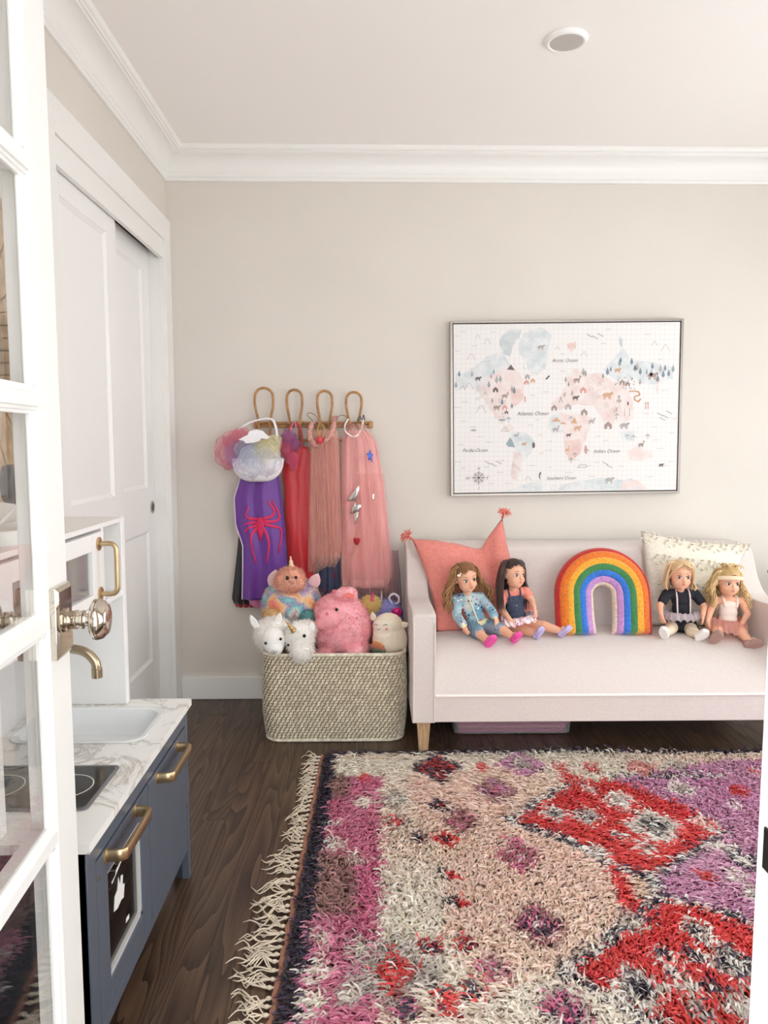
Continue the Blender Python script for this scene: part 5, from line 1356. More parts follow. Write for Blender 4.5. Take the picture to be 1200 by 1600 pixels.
# pink tulle cape with lightning bolt, heart and star
pkc = thing('pink_tulle_cape', 'pink tulle cape with silver lightning bolt and red sequin heart', 'cape', tuple(at(556, 655, 3.31)))
cl = Cloth([(672, 541, 572), (690, 535, 588), (760, 533, 600), (850, 534, 608), (900, 534, 612), (918, 536, 604)], 3.315, 3.2, 0.007, 0.020, 0.6, amp0=1.0, wander=1.2)
part('lining', cl.mesh(80, 50), satin('rose satin', (232, 174, 170)), pkc, solid=0.0015, angle=180)
m_pnet = tulle('pink net', (242, 194, 192), 0.24)
clt = Cloth([(662, 541, 568), (680, 535, 584), (700, 533, 592), (780, 532, 603), (860, 533, 612), (900, 534, 615), (926, 536, 616)], 3.295, 3.6, 0.007, 0.026, 1.6, amp0=0.9, wander=1.5)
part('tulle_panel', clt.mesh(90, 40), m_pnet, pkc, angle=180)
cl3 = Cloth([(740, 556, 600), (800, 560, 606), (860, 548, 612), (880, 536, 616), (905, 536, 616)], 3.280, 3, 0.008, 0.018, 2.6)
part('tulle_panel', cl3.mesh(60, 30), m_pnet, pkc, angle=180)
clp = Cloth([(860, 560, 622), (900, 556, 626), (935, 556, 628), (946, 560, 628)], 3.345, 7, 0.008, 0.006, 0.7)
part('under_tulle', clp.mesh(60, 20), tulle('plum net', (168, 112, 142), 0.4), pkc, angle=180, label='plum net underlayer')
nb_ = smoothpath([at(544, 655, 3.33), at(539, 664, 3.31), at(540, 674, 3.285), at(548, 681, 3.272), at(557, 681, 3.272), at(564, 672, 3.285), at(567, 660, 3.31), at(566, 654, 3.33)], 40)
part('neck_band', G().tube(nb_, 0.0038, 8), mat('white binding', (242, 240, 240), 0.7), pkc)
dm = mat('mirror foil', (225, 225, 222), 0.18, 0.9)
decal(clt, [[c4(*p) for p in [(852, 620), (800, 690), (785, 715), (835, 708), (850, 660)]], [c4(*p) for p in [(835, 705), (820, 735), (865, 730), (852, 770), (802, 785), (815, 745)]], [c4(*p) for p in [(852, 770), (826, 848), (822, 780)]]], 'lightning_bolt', dm, pkc, label='silver foil lightning bolt', front=0.008)
decal(clt, [[c4(*p) for p in [(838, 956), (822, 936), (820, 920), (829, 911), (838, 918), (848, 911), (858, 920), (856, 936)]]], 'heart', mat('red glitter', (176, 28, 40), 0.35, 0.3, bump=(500, 0.5)), pkc, label='red glitter heart', front=0.008)
decal(clt, [[c4(*p) for p in [(912, 430), (919, 455), (930, 455), (921, 470), (926, 505), (912, 485), (900, 490), (905, 468), (890, 455), (905, 452)]]], 'star', mat('blue foil', (66, 96, 190), 0.3, 0.5), pkc, label='blue star', front=0.008)
decal(clt, [[c4(*p) for p in [(926, 665), (936, 675), (930, 690), (937, 705), (927, 712), (922, 690)]]], 'silver_mark', dm, pkc, front=0.008)
part('bow', G().tube(smoothpath([at(558, 658, 3.32), at(562, 650, 3.315), at(566, 656, 3.315), at(568, 648, 3.315), at(570, 657, 3.315)], 14), 0.0026, 5), mat('grey ribbon', (92, 92, 104), 0.6), pkc)

# ================================================================== PLUSH TOYS
def tiedye():
    k = NT('tie-dye plush'); mp = k.coords(); nz = k.n('TexNoise'); nz.inputs['Scale'].default_value = 9.5; nz.inputs['Detail'].default_value = 1.5; nz.inputs['Distortion'].default_value = 0.6
    k.l(mp, 0, nz, 0)
    r = k.ramp([(0.28, lin((240, 130, 166))), (0.38, lin((248, 198, 140))), (0.44, lin((244, 228, 200))), (0.50, lin((196, 176, 206))), (0.56, lin((146, 212, 220))), (0.62, lin((228, 236, 226))), (0.72, lin((240, 140, 172)))])
    k.l(nz, 'Fac', r, 'Fac'); k.l(r, 'Color', k.b, 'Base Color'); k.b.inputs['Roughness'].default_value = 0.9; k.b.inputs['Sheen Weight'].default_value = 0.4
    MATS['tie-dye plush'] = k.m
    return k.m
m_tie = tiedye()
m_pig = mat('pig pink plush', (248, 184, 192), 0.9, sheen=0.4, var=(30, 0.04), bump=(250, 0.3))
m_cor = mat('coral plush', (240, 128, 122), 0.9, sheen=0.4)
m_wpl = mat('white plush', (250, 248, 245), 0.9, sheen=0.4, bump=(250, 0.3))
m_cre = mat('cream velboa', (240, 228, 206), 0.85, sheen=0.3, bump=(250, 0.2))
m_gold = mat('gold lame', (204, 172, 116), 0.35, 0.7, bump=(150, 0.2))
m_eye = mat('black bead', (14, 12, 12), 0.12)
def U(Y): return Y / FPX           # metres per pixel at depth Y
def furry(name, g, voxel, m, parent, n, L, w, droop=0.3, jit=0.6, smooth=4, label=None, fur_m=None):
    va, fs = union(g, voxel, smooth)
    o = part(name, (va, fs), m, parent, angle=180, label=label)
    if n:
        p_, n_ = sample_surface(va, fs, n, nr)
        bv, bf_, bn_ = blades(p_, n_, L, w, nr, droop, jit)
        part('fur', (bv, bf_), fibre(fur_m or m), o, angle=180, kind='stuff')
    return o
def eye(parent, x_, y_, Y, r, off=0.0): return part('eye', G().ell(at(x_, y_, Y), (r, r * .7, r * 1.1), nu=12, nv=8), m_eye, parent)
def ear_leaf(base, tip, width, thick=0.006, fwd=(0, -1, 0)):
    b, t = Vector(base), Vector(tip); ax = t - b; fw_ = Vector(fwd); sd = ax.cross(fw_).normalized(); fw_ = sd.cross(ax).normalized()
    rows_ = []
    for j in range(9):
        q = j / 8; ww = width * (0.55 + 0.6 * math.sin(PI * min(q * 0.75 + 0.15, 1))) * (1 - q ** 4) ** .5 if j < 8 else width * 0.05
        rows_.append([b + ax * q + sd * ww * math.cos(a) + fw_ * (thick * math.sin(a) + 0.3 * ww * math.cos(a) ** 2) for a in np.linspace(0, 2 * PI, 12, endpoint=False)])
    g = G().sheet(rows_, closed=True); g.f.append(tuple(range(11, -1, -1))); g.f.append(tuple(len(g.v) - 12 + k for k in range(12)))
    return g

# --- rainbow unicorn
Yu = 3.10; u = U(Yu)
un = thing('rainbow_unicorn_plush', 'round tie-dye unicorn plush with cream horn in the basket', 'plush toy', tuple(at(455, 985, Yu)), 'plush toys in the basket')
c = at(456, 944, Yu)
g = G().ell(c, (46 * u, 40 * u, 44 * u)).ell(at(472, 968, Yu - 0.03), (22 * u,) * 3).ell(at(440, 972, Yu - 0.03), (24 * u,) * 3)
body = furry('body', g, 0.005, m_tie, un, 11000, 0.011, 0.0010)
m_face = mat('peach plush', (244, 178, 156), 0.9, sheen=0.4, var=(26, 0.16))
muz = furry('muzzle', G().ell(at(453, 909, Yu - 0.085), (23 * u, 16 * u, 16 * u)).ell(at(454, 900, Yu - 0.07), (20 * u, 16 * u, 13 * u)), 0.004, m_face, un, 3000, 0.012, 0.0009)
eye(un, 449, 903, Yu - 0.133, 0.0072); eye(un, 462.5, 902.5, Yu - 0.133, 0.0062)
hb, ht = at(456, 893, Yu - 0.04), at(454, 869, Yu - 0.04)
g = G(); rows_ = []
for j in range(19):
    q = j / 18; r_ = 0.0155 * (1 - q) + 0.0015 + 0.0012 * math.sin(q * 22)
    rows_.append([hb.lerp(ht, q) + Vector((r_ * math.cos(a), r_ * math.sin(a), 0)) for a in np.linspace(0, 2 * PI, 14, endpoint=False)])
g.sheet(rows_, closed=True)
part('horn', g, mat('cream satin', (226, 208, 176), 0.4, sheen=0.3), un)
m_pe = mat('pale pink plush', (240, 200, 204), 0.9, sheen=0.4)
for a, b, w_ in (((428, 915), (431, 891), 0.026), ((488, 915), (497, 897), 0.022)):
    e = ear_leaf(at(*a, Yu - 0.02), at(*b, Yu - 0.04), w_, 0.008)
    eo = part('ear', e, m_pe, un, angle=180); p_, n_ = sample_surface(e.v, e.f, 500, nr); bv, bf_, bn_ = blades(p_, n_, 0.008, 0.0008, nr, 0.1); part('fur', (bv, bf_), fibre(m_pe), eo, kind='stuff')
furry('paw', G().ell(at(482, 966, Yu - 0.10), (13 * u, 11 * u, 12 * u)), 0.004, mat('teal plush', (110, 170, 170), 0.9, sheen=0.4), un, 1200, 0.008, 0.0009)
furry('paw', G().ell(at(424, 962, Yu - 0.11), (12 * u, 10 * u, 11 * u)), 0.004, mat('gold tan plush', (214, 180, 130), 0.9, sheen=0.4, var=(30, .1)), un, 1200, 0.008, 0.0009)

# --- pig
Yp = 3.02; u = U(Yp)
pg_ = thing('pig_plush', 'big round pink pig plush sitting in the basket', 'plush toy', tuple(at(535, 1030, Yp)), 'plush toys in the basket')
g = G().ell(at(534, 980, Yp), (47 * u, 42 * u, 48 * u)).ell(at(530, 958, Yp - 0.01), (40 * u, 38 * u, 32 * u))
g.ell(at(508, 1024, Yp - 0.06), (18 * u, 18 * u, 12 * u)).ell(at(555, 1018, Yp - 0.075), (17 * u, 20 * u, 13 * u)).ell(at(568, 1013, Yp - 0.03), (9 * u, 16 * u, 13 * u))
furry('body', g, 0.005, m_pig, pg_, 12000, 0.0075, 0.0010, 0.25)
sn = G().ell(at(513, 967, Yp - 0.098), (19 * u, 15 * u, 17 * u)).ell(at(506, 974, Yp - 0.10), (13 * u, 12 * u, 10 * u)).ell(at(514, 984, Yp - 0.088), (11 * u, 10 * u, 6 * u))
so = furry('snout', sn, 0.004, mat('snout pink plush', (245, 174, 182), 0.9, sheen=0.4), pg_, 2200, 0.004, 0.0008)
for x_, y_ in ((511, 959), (497.5, 964)): part('nostril', G().ell(at(x_, y_, Yp - 0.133 + (0.006 if x_ < 500 else 0)), (0.0055, 0.004, 0.0068), nu=10, nv=8), mat('nostril plush', (222, 116, 132), 0.9), so)
eye(pg_, 526, 952.5, Yp - 0.104, 0.0065)
e = ear_leaf(at(533, 940, Yp - 0.05), at(530, 921, Yp - 0.06), 0.028, 0.010)
# floppy ear with coral inside
eg = G().sheet([[at(527, 938, Yp - 0.06), at(536, 936, Yp - 0.075), at(548, 939, Yp - 0.07), at(556, 938, Yp - 0.05)], [at(523, 930, Yp - 0.075), at(534, 930, Yp - 0.085), at(550, 931, Yp - 0.082), at(558, 931, Yp - 0.055)],
                 [at(527, 922, Yp - 0.07), at(536, 925, Yp - 0.075), at(549, 921, Yp - 0.075), at(556, 923, Yp - 0.05)], [at(534, 919, Yp - 0.05), at(540, 919, Yp - 0.05), at(548, 918, Yp - 0.05), at(553, 921, Yp - 0.04)]])
eo = part('ear', eg, m_pig, pg_, angle=180, subd=2, solid=0.010)
p_, n_ = sample_surface(eg.v, eg.f, 1100, nr); sgn = np.where(nr.rand(1100, 1) < .5, 1, -1); bv, bf_, bn_ = blades(p_ + n_ * sgn * 0.004, n_ * sgn, 0.007, 0.0008, nr, 0.1); part('fur', (bv, bf_), fibre(m_pig), eo, kind='stuff')
part('inner_ear', G().prism([at(a, b, Yp - 0.093) for a, b in [(536, 929), (545, 926), (554, 929), (552, 938), (545, 933), (536, 935)]], (0, 0.004, 0)), m_cor, eo, bevel=0.0015, fixn=True)
furry('ear', ear_leaf(at(528, 934, Yp + 0.0), at(520, 923, Yp + 0.01), 0.016, 0.008), 0.003, m_pig, pg_, 500, 0.006, 0.0008)

# --- cream lamb
Yl = 2.985; u = U(Yl)
lb = thing('lamb_plush', 'cream egg-shaped lamb plush with sleepy eyes and rainbow belly', 'plush toy', tuple(at(608, 1030, Yl)), 'plush toys in the basket')
g = G().ell(at(609, 1000, Yl - 0.004), (28.5 * u, 26 * u, 34 * u)).ell(at(607, 978, Yl - 0.004), (24.5 * u, 23 * u, 21 * u))
va, fs = union(g, 0.004, 4)
part('body', (va, fs), m_cre, lb, angle=180)
def skin_patch(va, fs, cxy, rx, ry, Yref, name, m, parent, lift=0.003, label=None):
    """piece of the surface inside a round outline, lifted a little"""
    c = at(*cxy, Yref); va2 = np.asarray(va)
    keep = []
    for q in fs:
        ctr = va2[list(q)].mean(0)
        if ((ctr[0] - c.x) / rx) ** 2 + ((ctr[2] - c.z) / ry) ** 2 < 1 and ctr[1] < Yref: keep.append(tuple(q))
    ids = sorted({i for q in keep for i in q}); mp2 = {i: k for k, i in enumerate(ids)}
    cen = va2.mean(0); d = va2[ids] - cen; d /= np.linalg.norm(d, axis=1)[:, None]
    return part(name, (va2[ids] + d * lift, [tuple(mp2[i] for i in q) for q in keep]), m, parent, angle=180, label=label)
skin_patch(va, fs, (596, 979), 0.042, 0.034, Yl, 'face', mat('pale face plush', (246, 236, 218), 0.85), lb, 0.004)
for x_ in (587, 602):
    part('eyelid', G().tube(smoothpath([at(x_ - 3.2, 977.5, Yl - 0.066), at(x_, 975.4, Yl - 0.069), at(x_ + 3.2, 977.3, Yl - 0.064)], 8), 0.0011, 5), m_eye, lb)
part('mouth', G().tube(smoothpath([at(589.5, 982.5, Yl - 0.068), at(592, 984.2, Yl - 0.070), at(594.5, 982.5, Yl - 0.069)], 8), 0.0008, 5), m_eye, lb)
part('cheek', G().ell(at(604, 983, Yl - 0.0675), (0.0055, 0.002, 0.005), nu=10, nv=6), mat('blush felt', (240, 150, 140), 0.9), lb)
def lambbelly():
    k = NT('rainbow belly plush'); tc = k.n('TexCoord'); sx = k.n('SeparateXYZ'); k.l(tc, 'Object', sx, 0)
    mr = k.n('MapRange'); mr.inputs['From Min'].default_value = 0.012; mr.inputs['From Max'].default_value = 0.088; k.l(sx, 'Z', mr, 0)
    r = k.ramp([(0.0, lin((150, 132, 178))), (0.28, lin((176, 186, 200))), (0.48, lin((150, 202, 176))), (0.68, lin((240, 176, 160))), (0.95, lin((246, 206, 150)))])
    k.l(mr, 0, r, 'Fac'); k.l(r, 'Color', k.b, 'Base Color'); k.b.inputs['Roughness'].default_value = 0.9
    return k.m
mb_ = lambbelly()
bel = skin_patch(va, fs, (592, 1012), 0.029, 0.042, Yl, 'belly', mb_, lb, 0.004)
vb = np.empty(len(bel.data.vertices) * 3); bel.data.vertices.foreach_get('co', vb); vb = vb.reshape(-1, 3) + np.array(BASE[lb])
p_, n_ = sample_surface(vb, [tuple(q.vertices) for q in bel.data.polygons], 1800, nr); bv, bf_, bn_ = blades(p_, n_, 0.008, 0.0008, nr, 0.3); part('fur', (bv, bf_), fibre(mb_), bel, kind='stuff')
for a, b in (((584, 968), (582, 957)), ((628, 976), (638, 975))): part('ear', ear_leaf(at(*a, Yl - 0.02), at(*b, Yl - 0.035), 0.011, 0.006), m_cre, lb, angle=180)
part('tag', G().prism([at(a, b, Yl - 0.01) for a, b in [(634, 992), (637, 998), (632, 1016), (630, 1017)]], (0, 0.001, 0)), mat('paper tag', (240, 240, 240), 0.6), lb, smooth=False)

# --- llama head
Yn = 2.895; u = U(Yn)
lm = thing('llama_plush', 'white llama plush with fluffy ruff peering over the basket rim', 'plush toy', tuple(at(428, 1030, Yn + 0.03)), 'plush toys in the basket')
g = G().ell(at(428, 1001, Yn - 0.018), (18 * u, 16 * u, 21 * u)).ell(at(430, 1012.5, Yn - 0.036), (13 * u, 11.5 * u, 11.5 * u))
va, fs = union(g, 0.003, 4); part('face', (va, fs), m_wpl, lm, angle=180)
g = G().ell(at(424, 990, Yn + 0.030), (25 * u, 18 * u, 25 * u)).ell(at(432, 978, Yn + 0.025), (20 * u, 16 * u, 12 * u))
furry('ruff', g, 0.005, m_wpl, lm, 2600, 0.018, 0.0012, 0.5, 0.7)
for a, b in (((402, 981), (391, 961)), ((434, 975), (438, 957))): part('ear', ear_leaf(at(*a, Yn + 0.005), at(*b, Yn - 0.005), 0.012, 0.005), m_wpl, lm, angle=180)
eye(lm, 415, 1005, Yn - 0.056, 0.0055); eye(lm, 438.5, 998.5, Yn - 0.057, 0.0055)
g = G()
for pts in ([(425, 1016), (427.5, 1018.5), (430, 1016)], [(427.5, 1018.5), (428, 1020)], [(423, 1018), (425, 1021), (428, 1020.5), (431, 1020.5), (433, 1017)]): g.tube([at(a, b, Yn - 0.0655) for a, b in pts], 0.0009, 5)
part('mouth_stitch', g, m_eye, lm, kind='stuff')

# --- white unicorn head
Yw = 2.885; u = U(Yw)
wu = thing('white_unicorn_plush', 'shaggy white unicorn plush with a gold horn hanging over the rim', 'plush toy', tuple(at(468, 1034, Yw + 0.03)), 'plush toys in the basket')
g = G().ell(at(468, 995, Yw), (22 * u, 19 * u, 24 * u)).ell(at(472, 1016, Yw - 0.02), (17 * u, 16 * u, 16 * u)).ell(at(478, 982, Yw + 0.02), (16 * u, 15 * u, 12 * u))
furry('head', g, 0.004, m_wpl, wu, 3000, 0.015, 0.0011, 0.5, 0.7)
eye(wu, 475.5, 993.5, Yw - 0.062, 0.0065); eye(wu, 450.5, 1008, Yw - 0.040, 0.005)
hb, ht = at(459.5, 986, Yw - 0.045), at(446, 970, Yw - 0.06); rows_ = []
ax = (ht - hb).normalized(); e1 = ax.orthogonal().normalized(); e2 = ax.cross(e1)
for j in range(21):
    q = j / 20; r_ = 0.0115 * (1 - q) + 0.001 + 0.0012 * math.sin(q * 26)
    rows_.append([hb.lerp(ht, q) + (e1 * math.cos(a) + e2 * math.sin(a)) * r_ for a in np.linspace(0, 2 * PI, 12, endpoint=False)])
part('horn', G().sheet(rows_, closed=True), m_gold, wu)
part('ear', ear_leaf(at(488, 985, Yw - 0.005), at(487, 971, Yw - 0.01), 0.011, 0.006), m_wpl, wu, angle=180)

# --- purple plush with yellow mane behind the lamb
Yb = 3.14; u = U(Yb)
pb = thing('violet_plush', 'violet plush with yellow mane and magenta patch behind the lamb', 'plush toy', tuple(at(604, 985, Yb)), 'plush toys in the basket')
m_vio = mat('violet plush', (148, 148, 204), 0.9, sheen=0.4, var=(30, 0.08))
furry('body', G().ell(at(604, 960, Yb), (26 * u, 22 * u, 24 * u)).ell(at(592, 966, Yb - 0.02), (18 * u, 16 * u, 16 * u)), 0.004, m_vio, pb, 5000, 0.007, 0.0009)
m_yel = mat('yellow mane plush', (242, 226, 164), 0.9, sheen=0.3)
furry('mane', G().ell(at(579, 945, Yb - 0.03), (14 * u, 11 * u, 12 * u)), 0.004, m_yel, pb, 3000, 0.016, 0.0010, 0.3, 0.9)
part('horn', G().cap(at(581, 938, Yb - 0.05), 0.008, at(583, 926, Yb - 0.05), 0.003), mat('magenta satin', (206, 40, 120), 0.35, sheen=0.3), pb)
part('magenta_patch', G().ell(at(620, 957, Yb - 0.055), (0.022, 0.012, 0.022)), mat('magenta sequin', (204, 36, 124), 0.3, 0.4), pb)
part('hanging_loop', G().tube(smoothpath([at(613, 943, Yb - 0.02), at(608, 934, Yb - 0.03), at(614, 928, Yb - 0.03), at(622, 932, Yb - 0.03), at(623, 940, Yb - 0.03), at(618, 944, Yb - 0.02)], 24), 0.005, 8), mat('lilac grey cord', (200, 196, 208), 0.7), pb)
part('spike', G().cap(at(596, 938, Yb - 0.02), 0.006, at(596, 924, Yb - 0.02), 0.002), mat('translucent grey', (176, 160, 170), 0.3), pb)

# ================================================================== CUSHIONS
def pillow(name, parent, edge_fn, thick, m, nu=40, nv=40, normal=(0, -1, 0.15), puff=0.45, extra=None, label=None):
    nrm = Vector(normal).normalized(); F_, B_ = [], []
    for j in range(nv + 1):
        rf, rb = [], []
        for i in range(nu + 1):
            a, b = i / nu, j / nv
            p = edge_fn(a, b)
            e = (max(0, 4 * a * (1 - a)) * max(0, 4 * b * (1 - b))) ** puff
            d = extra(a, b) if extra else 0
            rf.append(p + nrm * max(thick * e + d, thick * e * 0.35)); rb.append(p - nrm * thick * e * 0.4)
        F_.append(rf); B_.append(rb)
    g = G(); g.sheet(F_); g.sheet([list(reversed(r)) for r in B_])
    o = part(name, g, m, parent, angle=180, label=label)
    bm = bmesh.new(); bm.from_mesh(o.data); bmesh.ops.remove_doubles(bm, verts=bm.verts[:], dist=1e-5); bmesh.ops.recalc_face_normals(bm, faces=bm.faces[:]); bm.to_mesh(o.data); bm.free()
    return o, F_
# coral cushion, chopped in the middle of its top edge
m_coral = mat('coral boucle', (228, 142, 131), 0.95, sheen=0.3, bump=(220, 0.7), var=(90, 0.04))
cc = thing('coral_cushion', 'coral woollen cushion with tasselled corners and a chopped dent', 'cushion', tuple(at(735, 1000, 3.02)))
TL, TR, BL, BR = at(643, 842, 3.145), at(785, 809, 3.165), at(682, 987, 3.045), at(850, 980, 3.100)
def coral_edge(a, b):     # b=0 top
    bot = BL.lerp(BR, a)
    top = at(float(np.interp(a, [0, .26, .50, .68, .75, .84, 1], [643, 680, 716, 742, 752, 763, 785])), float(np.interp(a, [0, .26, .50, .68, .75, .84, 1], [842, 844, 850, 857, 857, 838, 809])), 3.145 + 0.02 * a)
    p = top.lerp(bot, b)
    p.x += 0.022 * math.sin(PI * b) * (1 - 2 * a) * (1.0 if a < .5 else 1.6)
    p.z += 0.0 if b else 0
    return p
def coral_extra(a, b):
    ridge = math.exp(-((a - 0.74 - 0.05 * b) / 0.08) ** 2) * max(0, 1 - b * 1.6)
    return -0.055 * ridge + 0.010 * math.exp(-((a - 0.25) / 0.2) ** 2) * (4 * a * (1 - a)) * (4 * b * (1 - b)) ** .6 + 0.004 * math.sin(9 * a + 6 * b) * (4 * a * (1 - a)) * (4 * b * (1 - b))
pill, F_ = pillow('pillow_body', cc, coral_edge, 0.050, m_coral, 44, 44, (0.12, -1, 0.30), 0.42, coral_extra)
fz = np.array([[tuple(p) for p in r] for r in F_])
va = fz.reshape(-1, 3); nn2 = fz.shape[1]; q_ = np.array([(j * nn2 + i, j * nn2 + i + 1, (j + 1) * nn2 + i + 1, (j + 1) * nn2 + i) for j in range(nn2 - 1) for i in range(nn2 - 1)])
p_, n_ = sample_surface(va, q_, 9000, nr); n_ *= np.sign(-n_[:, 1:2]); bv, bf_, bn_ = blades(p_, n_, 0.0035, 0.0006, nr, 0.2, 1.2); part('nap', (bv, bf_), fibre(m_coral), pill, kind='stuff')
m_tas, m_tas2 = mat('coral yarn', (230, 120, 108), 0.9), mat('pale coral yarn', (240, 176, 164), 0.9)
for c0, dr in ((TL, Vector((-0.55, -0.35, 0.45))), (TR, Vector((0.15, -0.4, 0.75)))):
    dr = dr.normalized(); g = G(); g2 = G(); b0 = c0 + dr * 0.008
    e1 = dr.orthogonal().normalized(); e2 = dr.cross(e1)
    for k in range(44):
        a = k * 2.399; sp = 0.15 + 1.35 * math.sqrt((k + .5) / 44); L2 = rnd.uniform(0.034, 0.046)
        dd = (dr + (e1 * math.cos(a) + e2 * math.sin(a)) * sp).normalized()
        (g if k % 3 else g2).tube([b0, b0 + (dr * .6 + dd * .4) * L2 * .4, b0 + (dr * .25 + dd * .85) * L2 * .8, b0 + dd * L2 + Vector((0, 0, -0.003))], [0.0013, 0.0019, 0.0019, 0.0015], 5)
    t_ = part('tassel', g, m_tas, cc, kind='stuff', angle=180)
    part('pale_yarn', g2, m_tas2, t_, kind='stuff', angle=180)
    part('tassel_knot', G().ell(c0 + dr * 0.004, (0.007, 0.007, 0.007), nu=10, nv=8), m_tas, t_)
# cream tufted cushion
m_cc = fabric('ivory ribbed cotton', (228, 222, 208), 420, 0.5, var=0.06)
ct = thing('cream_cushion', 'ivory cotton cushion with rows of knotted tufts', 'cushion', tuple(at(1090, 985, 3.06)))
cTL, cTR, cBL, cBR = at(1001, 829, 3.160), at(1170, 849, 3.160), at(1008, 978, 3.105), at(1145, 978, 3.105)
def cream_edge(a, b):
    p = cTL.lerp(cTR, a).lerp(cBL.lerp(cBR, a), b)
    p.z -= 0.020 * math.sin(PI * a) * (1 - b) ; p.x += (0.012 if a < .5 else 0.030) * math.sin(PI * b) * (1 - 2 * a)
    return p
_, F_ = pillow('pillow_body', ct, cream_edge, 0.046, m_cc, 36, 36, (0.0, -1, 0.3), 0.42)
for (a, b) in [(0.08, 0.07), (0.30, 0.06), (0.50, 0.07), (0.70, 0.06), (0.93, 0.06), (0.16, 0.30), (0.38, 0.30), (0.60, 0.30), (0.80, 0.32), (0.18, 0.58), (0.42, 0.56), (0.65, 0.58), (0.90, 0.56)]:
    p = F_[int(b * 36)][int(a * 36)]; g = G()
    for k in range(9):
        an = k * 2.4; r_ = 0.005 + 0.0052 * math.sqrt(k)
        q = p + Vector((r_ * 1.9 * math.cos(an), -0.004, r_ * .9 * math.sin(an)))
        g.tube(smoothpath([q, q + Vector((0.004 * math.cos(an), -0.011, 0.004 * math.sin(an))), q + Vector((0.011 * math.cos(an + .6), -0.009, 0.008 * math.sin(an + .6))), q + Vector((0.010 * math.cos(an + 1.2), 0.001, 0.006 * math.sin(an + 1.2)))], 7), 0.0030, 5)
    part('tuft', g, mat('ivory yarn', (234, 227, 214), 0.9), ct, kind='stuff', angle=180)
# rainbow cushion
rb = thing('rainbow_cushion', 'arched felt cushion striped like a rainbow', 'cushion', tuple(at(950, 978, 2.98)))
RC = Vector((0.958, 3.02, 0.566)); RIN, ROUT, LEG = 0.040, 0.200, 0.162
tilt = math.radians(14)
def rpt(r, s, d):
    """r radius across the arch, s 0..1 along it, d out of the face"""
    La, Lt = PI, LEG * 2 / 0.12
    tot = PI + 2 * (LEG / 0.12)
    a = s * tot
    kl = LEG / 0.12
    flare = 0.0
    if a < kl: x_, z_ = -r, -(1 - a / kl) * LEG; flare = 1 - a / kl
    elif a < kl + PI: an = PI - (a - kl); x_, z_ = r * math.cos(an), r * math.sin(an)
    else: x_, z_ = r, -((a - kl - PI) / kl) * LEG; flare = (a - kl - PI) / kl
    x_ += math.copysign(0.010 * flare ** 3 * (1 - (r - RIN) / (ROUT - RIN)) - 0.0 * flare, x_) * -1
    if z_ > 0: z_ *= 0.985
    return RC + Vector((x_, -d * math.cos(tilt) + z_ * math.sin(tilt), z_ * math.cos(tilt) + d * math.sin(tilt)))
bands = [('red', (190, 40, 36), 0.200, 0.184), ('orange', (224, 116, 40), 0.184, 0.157), ('gold', (234, 164, 54), 0.157, 0.130), ('green', (62, 126, 74), 0.130, 0.103), ('blue', (52, 112, 200), 0.103, 0.077), ('lilac', (190, 140, 196), 0.077, 0.052), ('cream', (226, 206, 186), 0.052, 0.040)]
rm, hw = (RIN + ROUT) / 2, (ROUT - RIN) / 2
def rthick(r, s):
    e = max(0.0, 1 - ((r - rm) / hw) ** 2) ** 0.5
    endk = min(1, min(s, 1 - s) / 0.035); endk = math.sqrt(max(0, 1 - (1 - endk) ** 2))
    return (0.004 + 0.040 * e) * (0.15 + 0.85 * endk) * (1 + 0.03 * math.sin(40 * s))
for nm, c_, r0, r1 in bands:
    g = G(); NSg = 90
    prof = [r0 + (r1 - r0) * k / 4 for k in range(5)]
    rows_ = []
    for i in range(NSg + 1):
        s = i / NSg
        seam = lambda k: -0.0028 if k in (0, 4) else 0.0
        fr_ = [rpt(r, s, rthick(r, s) + seam(k)) for k, r in enumerate(prof)]; bk_ = [rpt(r, s, -rthick(r, s) * .7) for r in reversed(prof)]
        rows_.append(fr_ + bk_)
    g.sheet(rows_, closed=True); g.f.append(tuple(range(9, -1, -1))); g.f.append(tuple(len(g.v) - 10 + k for k in range(10)))
    part('stripe', g, mat(nm + ' felt', c_, 0.95, sheen=0.3, bump=(260, 0.9), var=(120, 0.10)), rb, angle=60, label=nm + ' felt stripe', fixn=True)

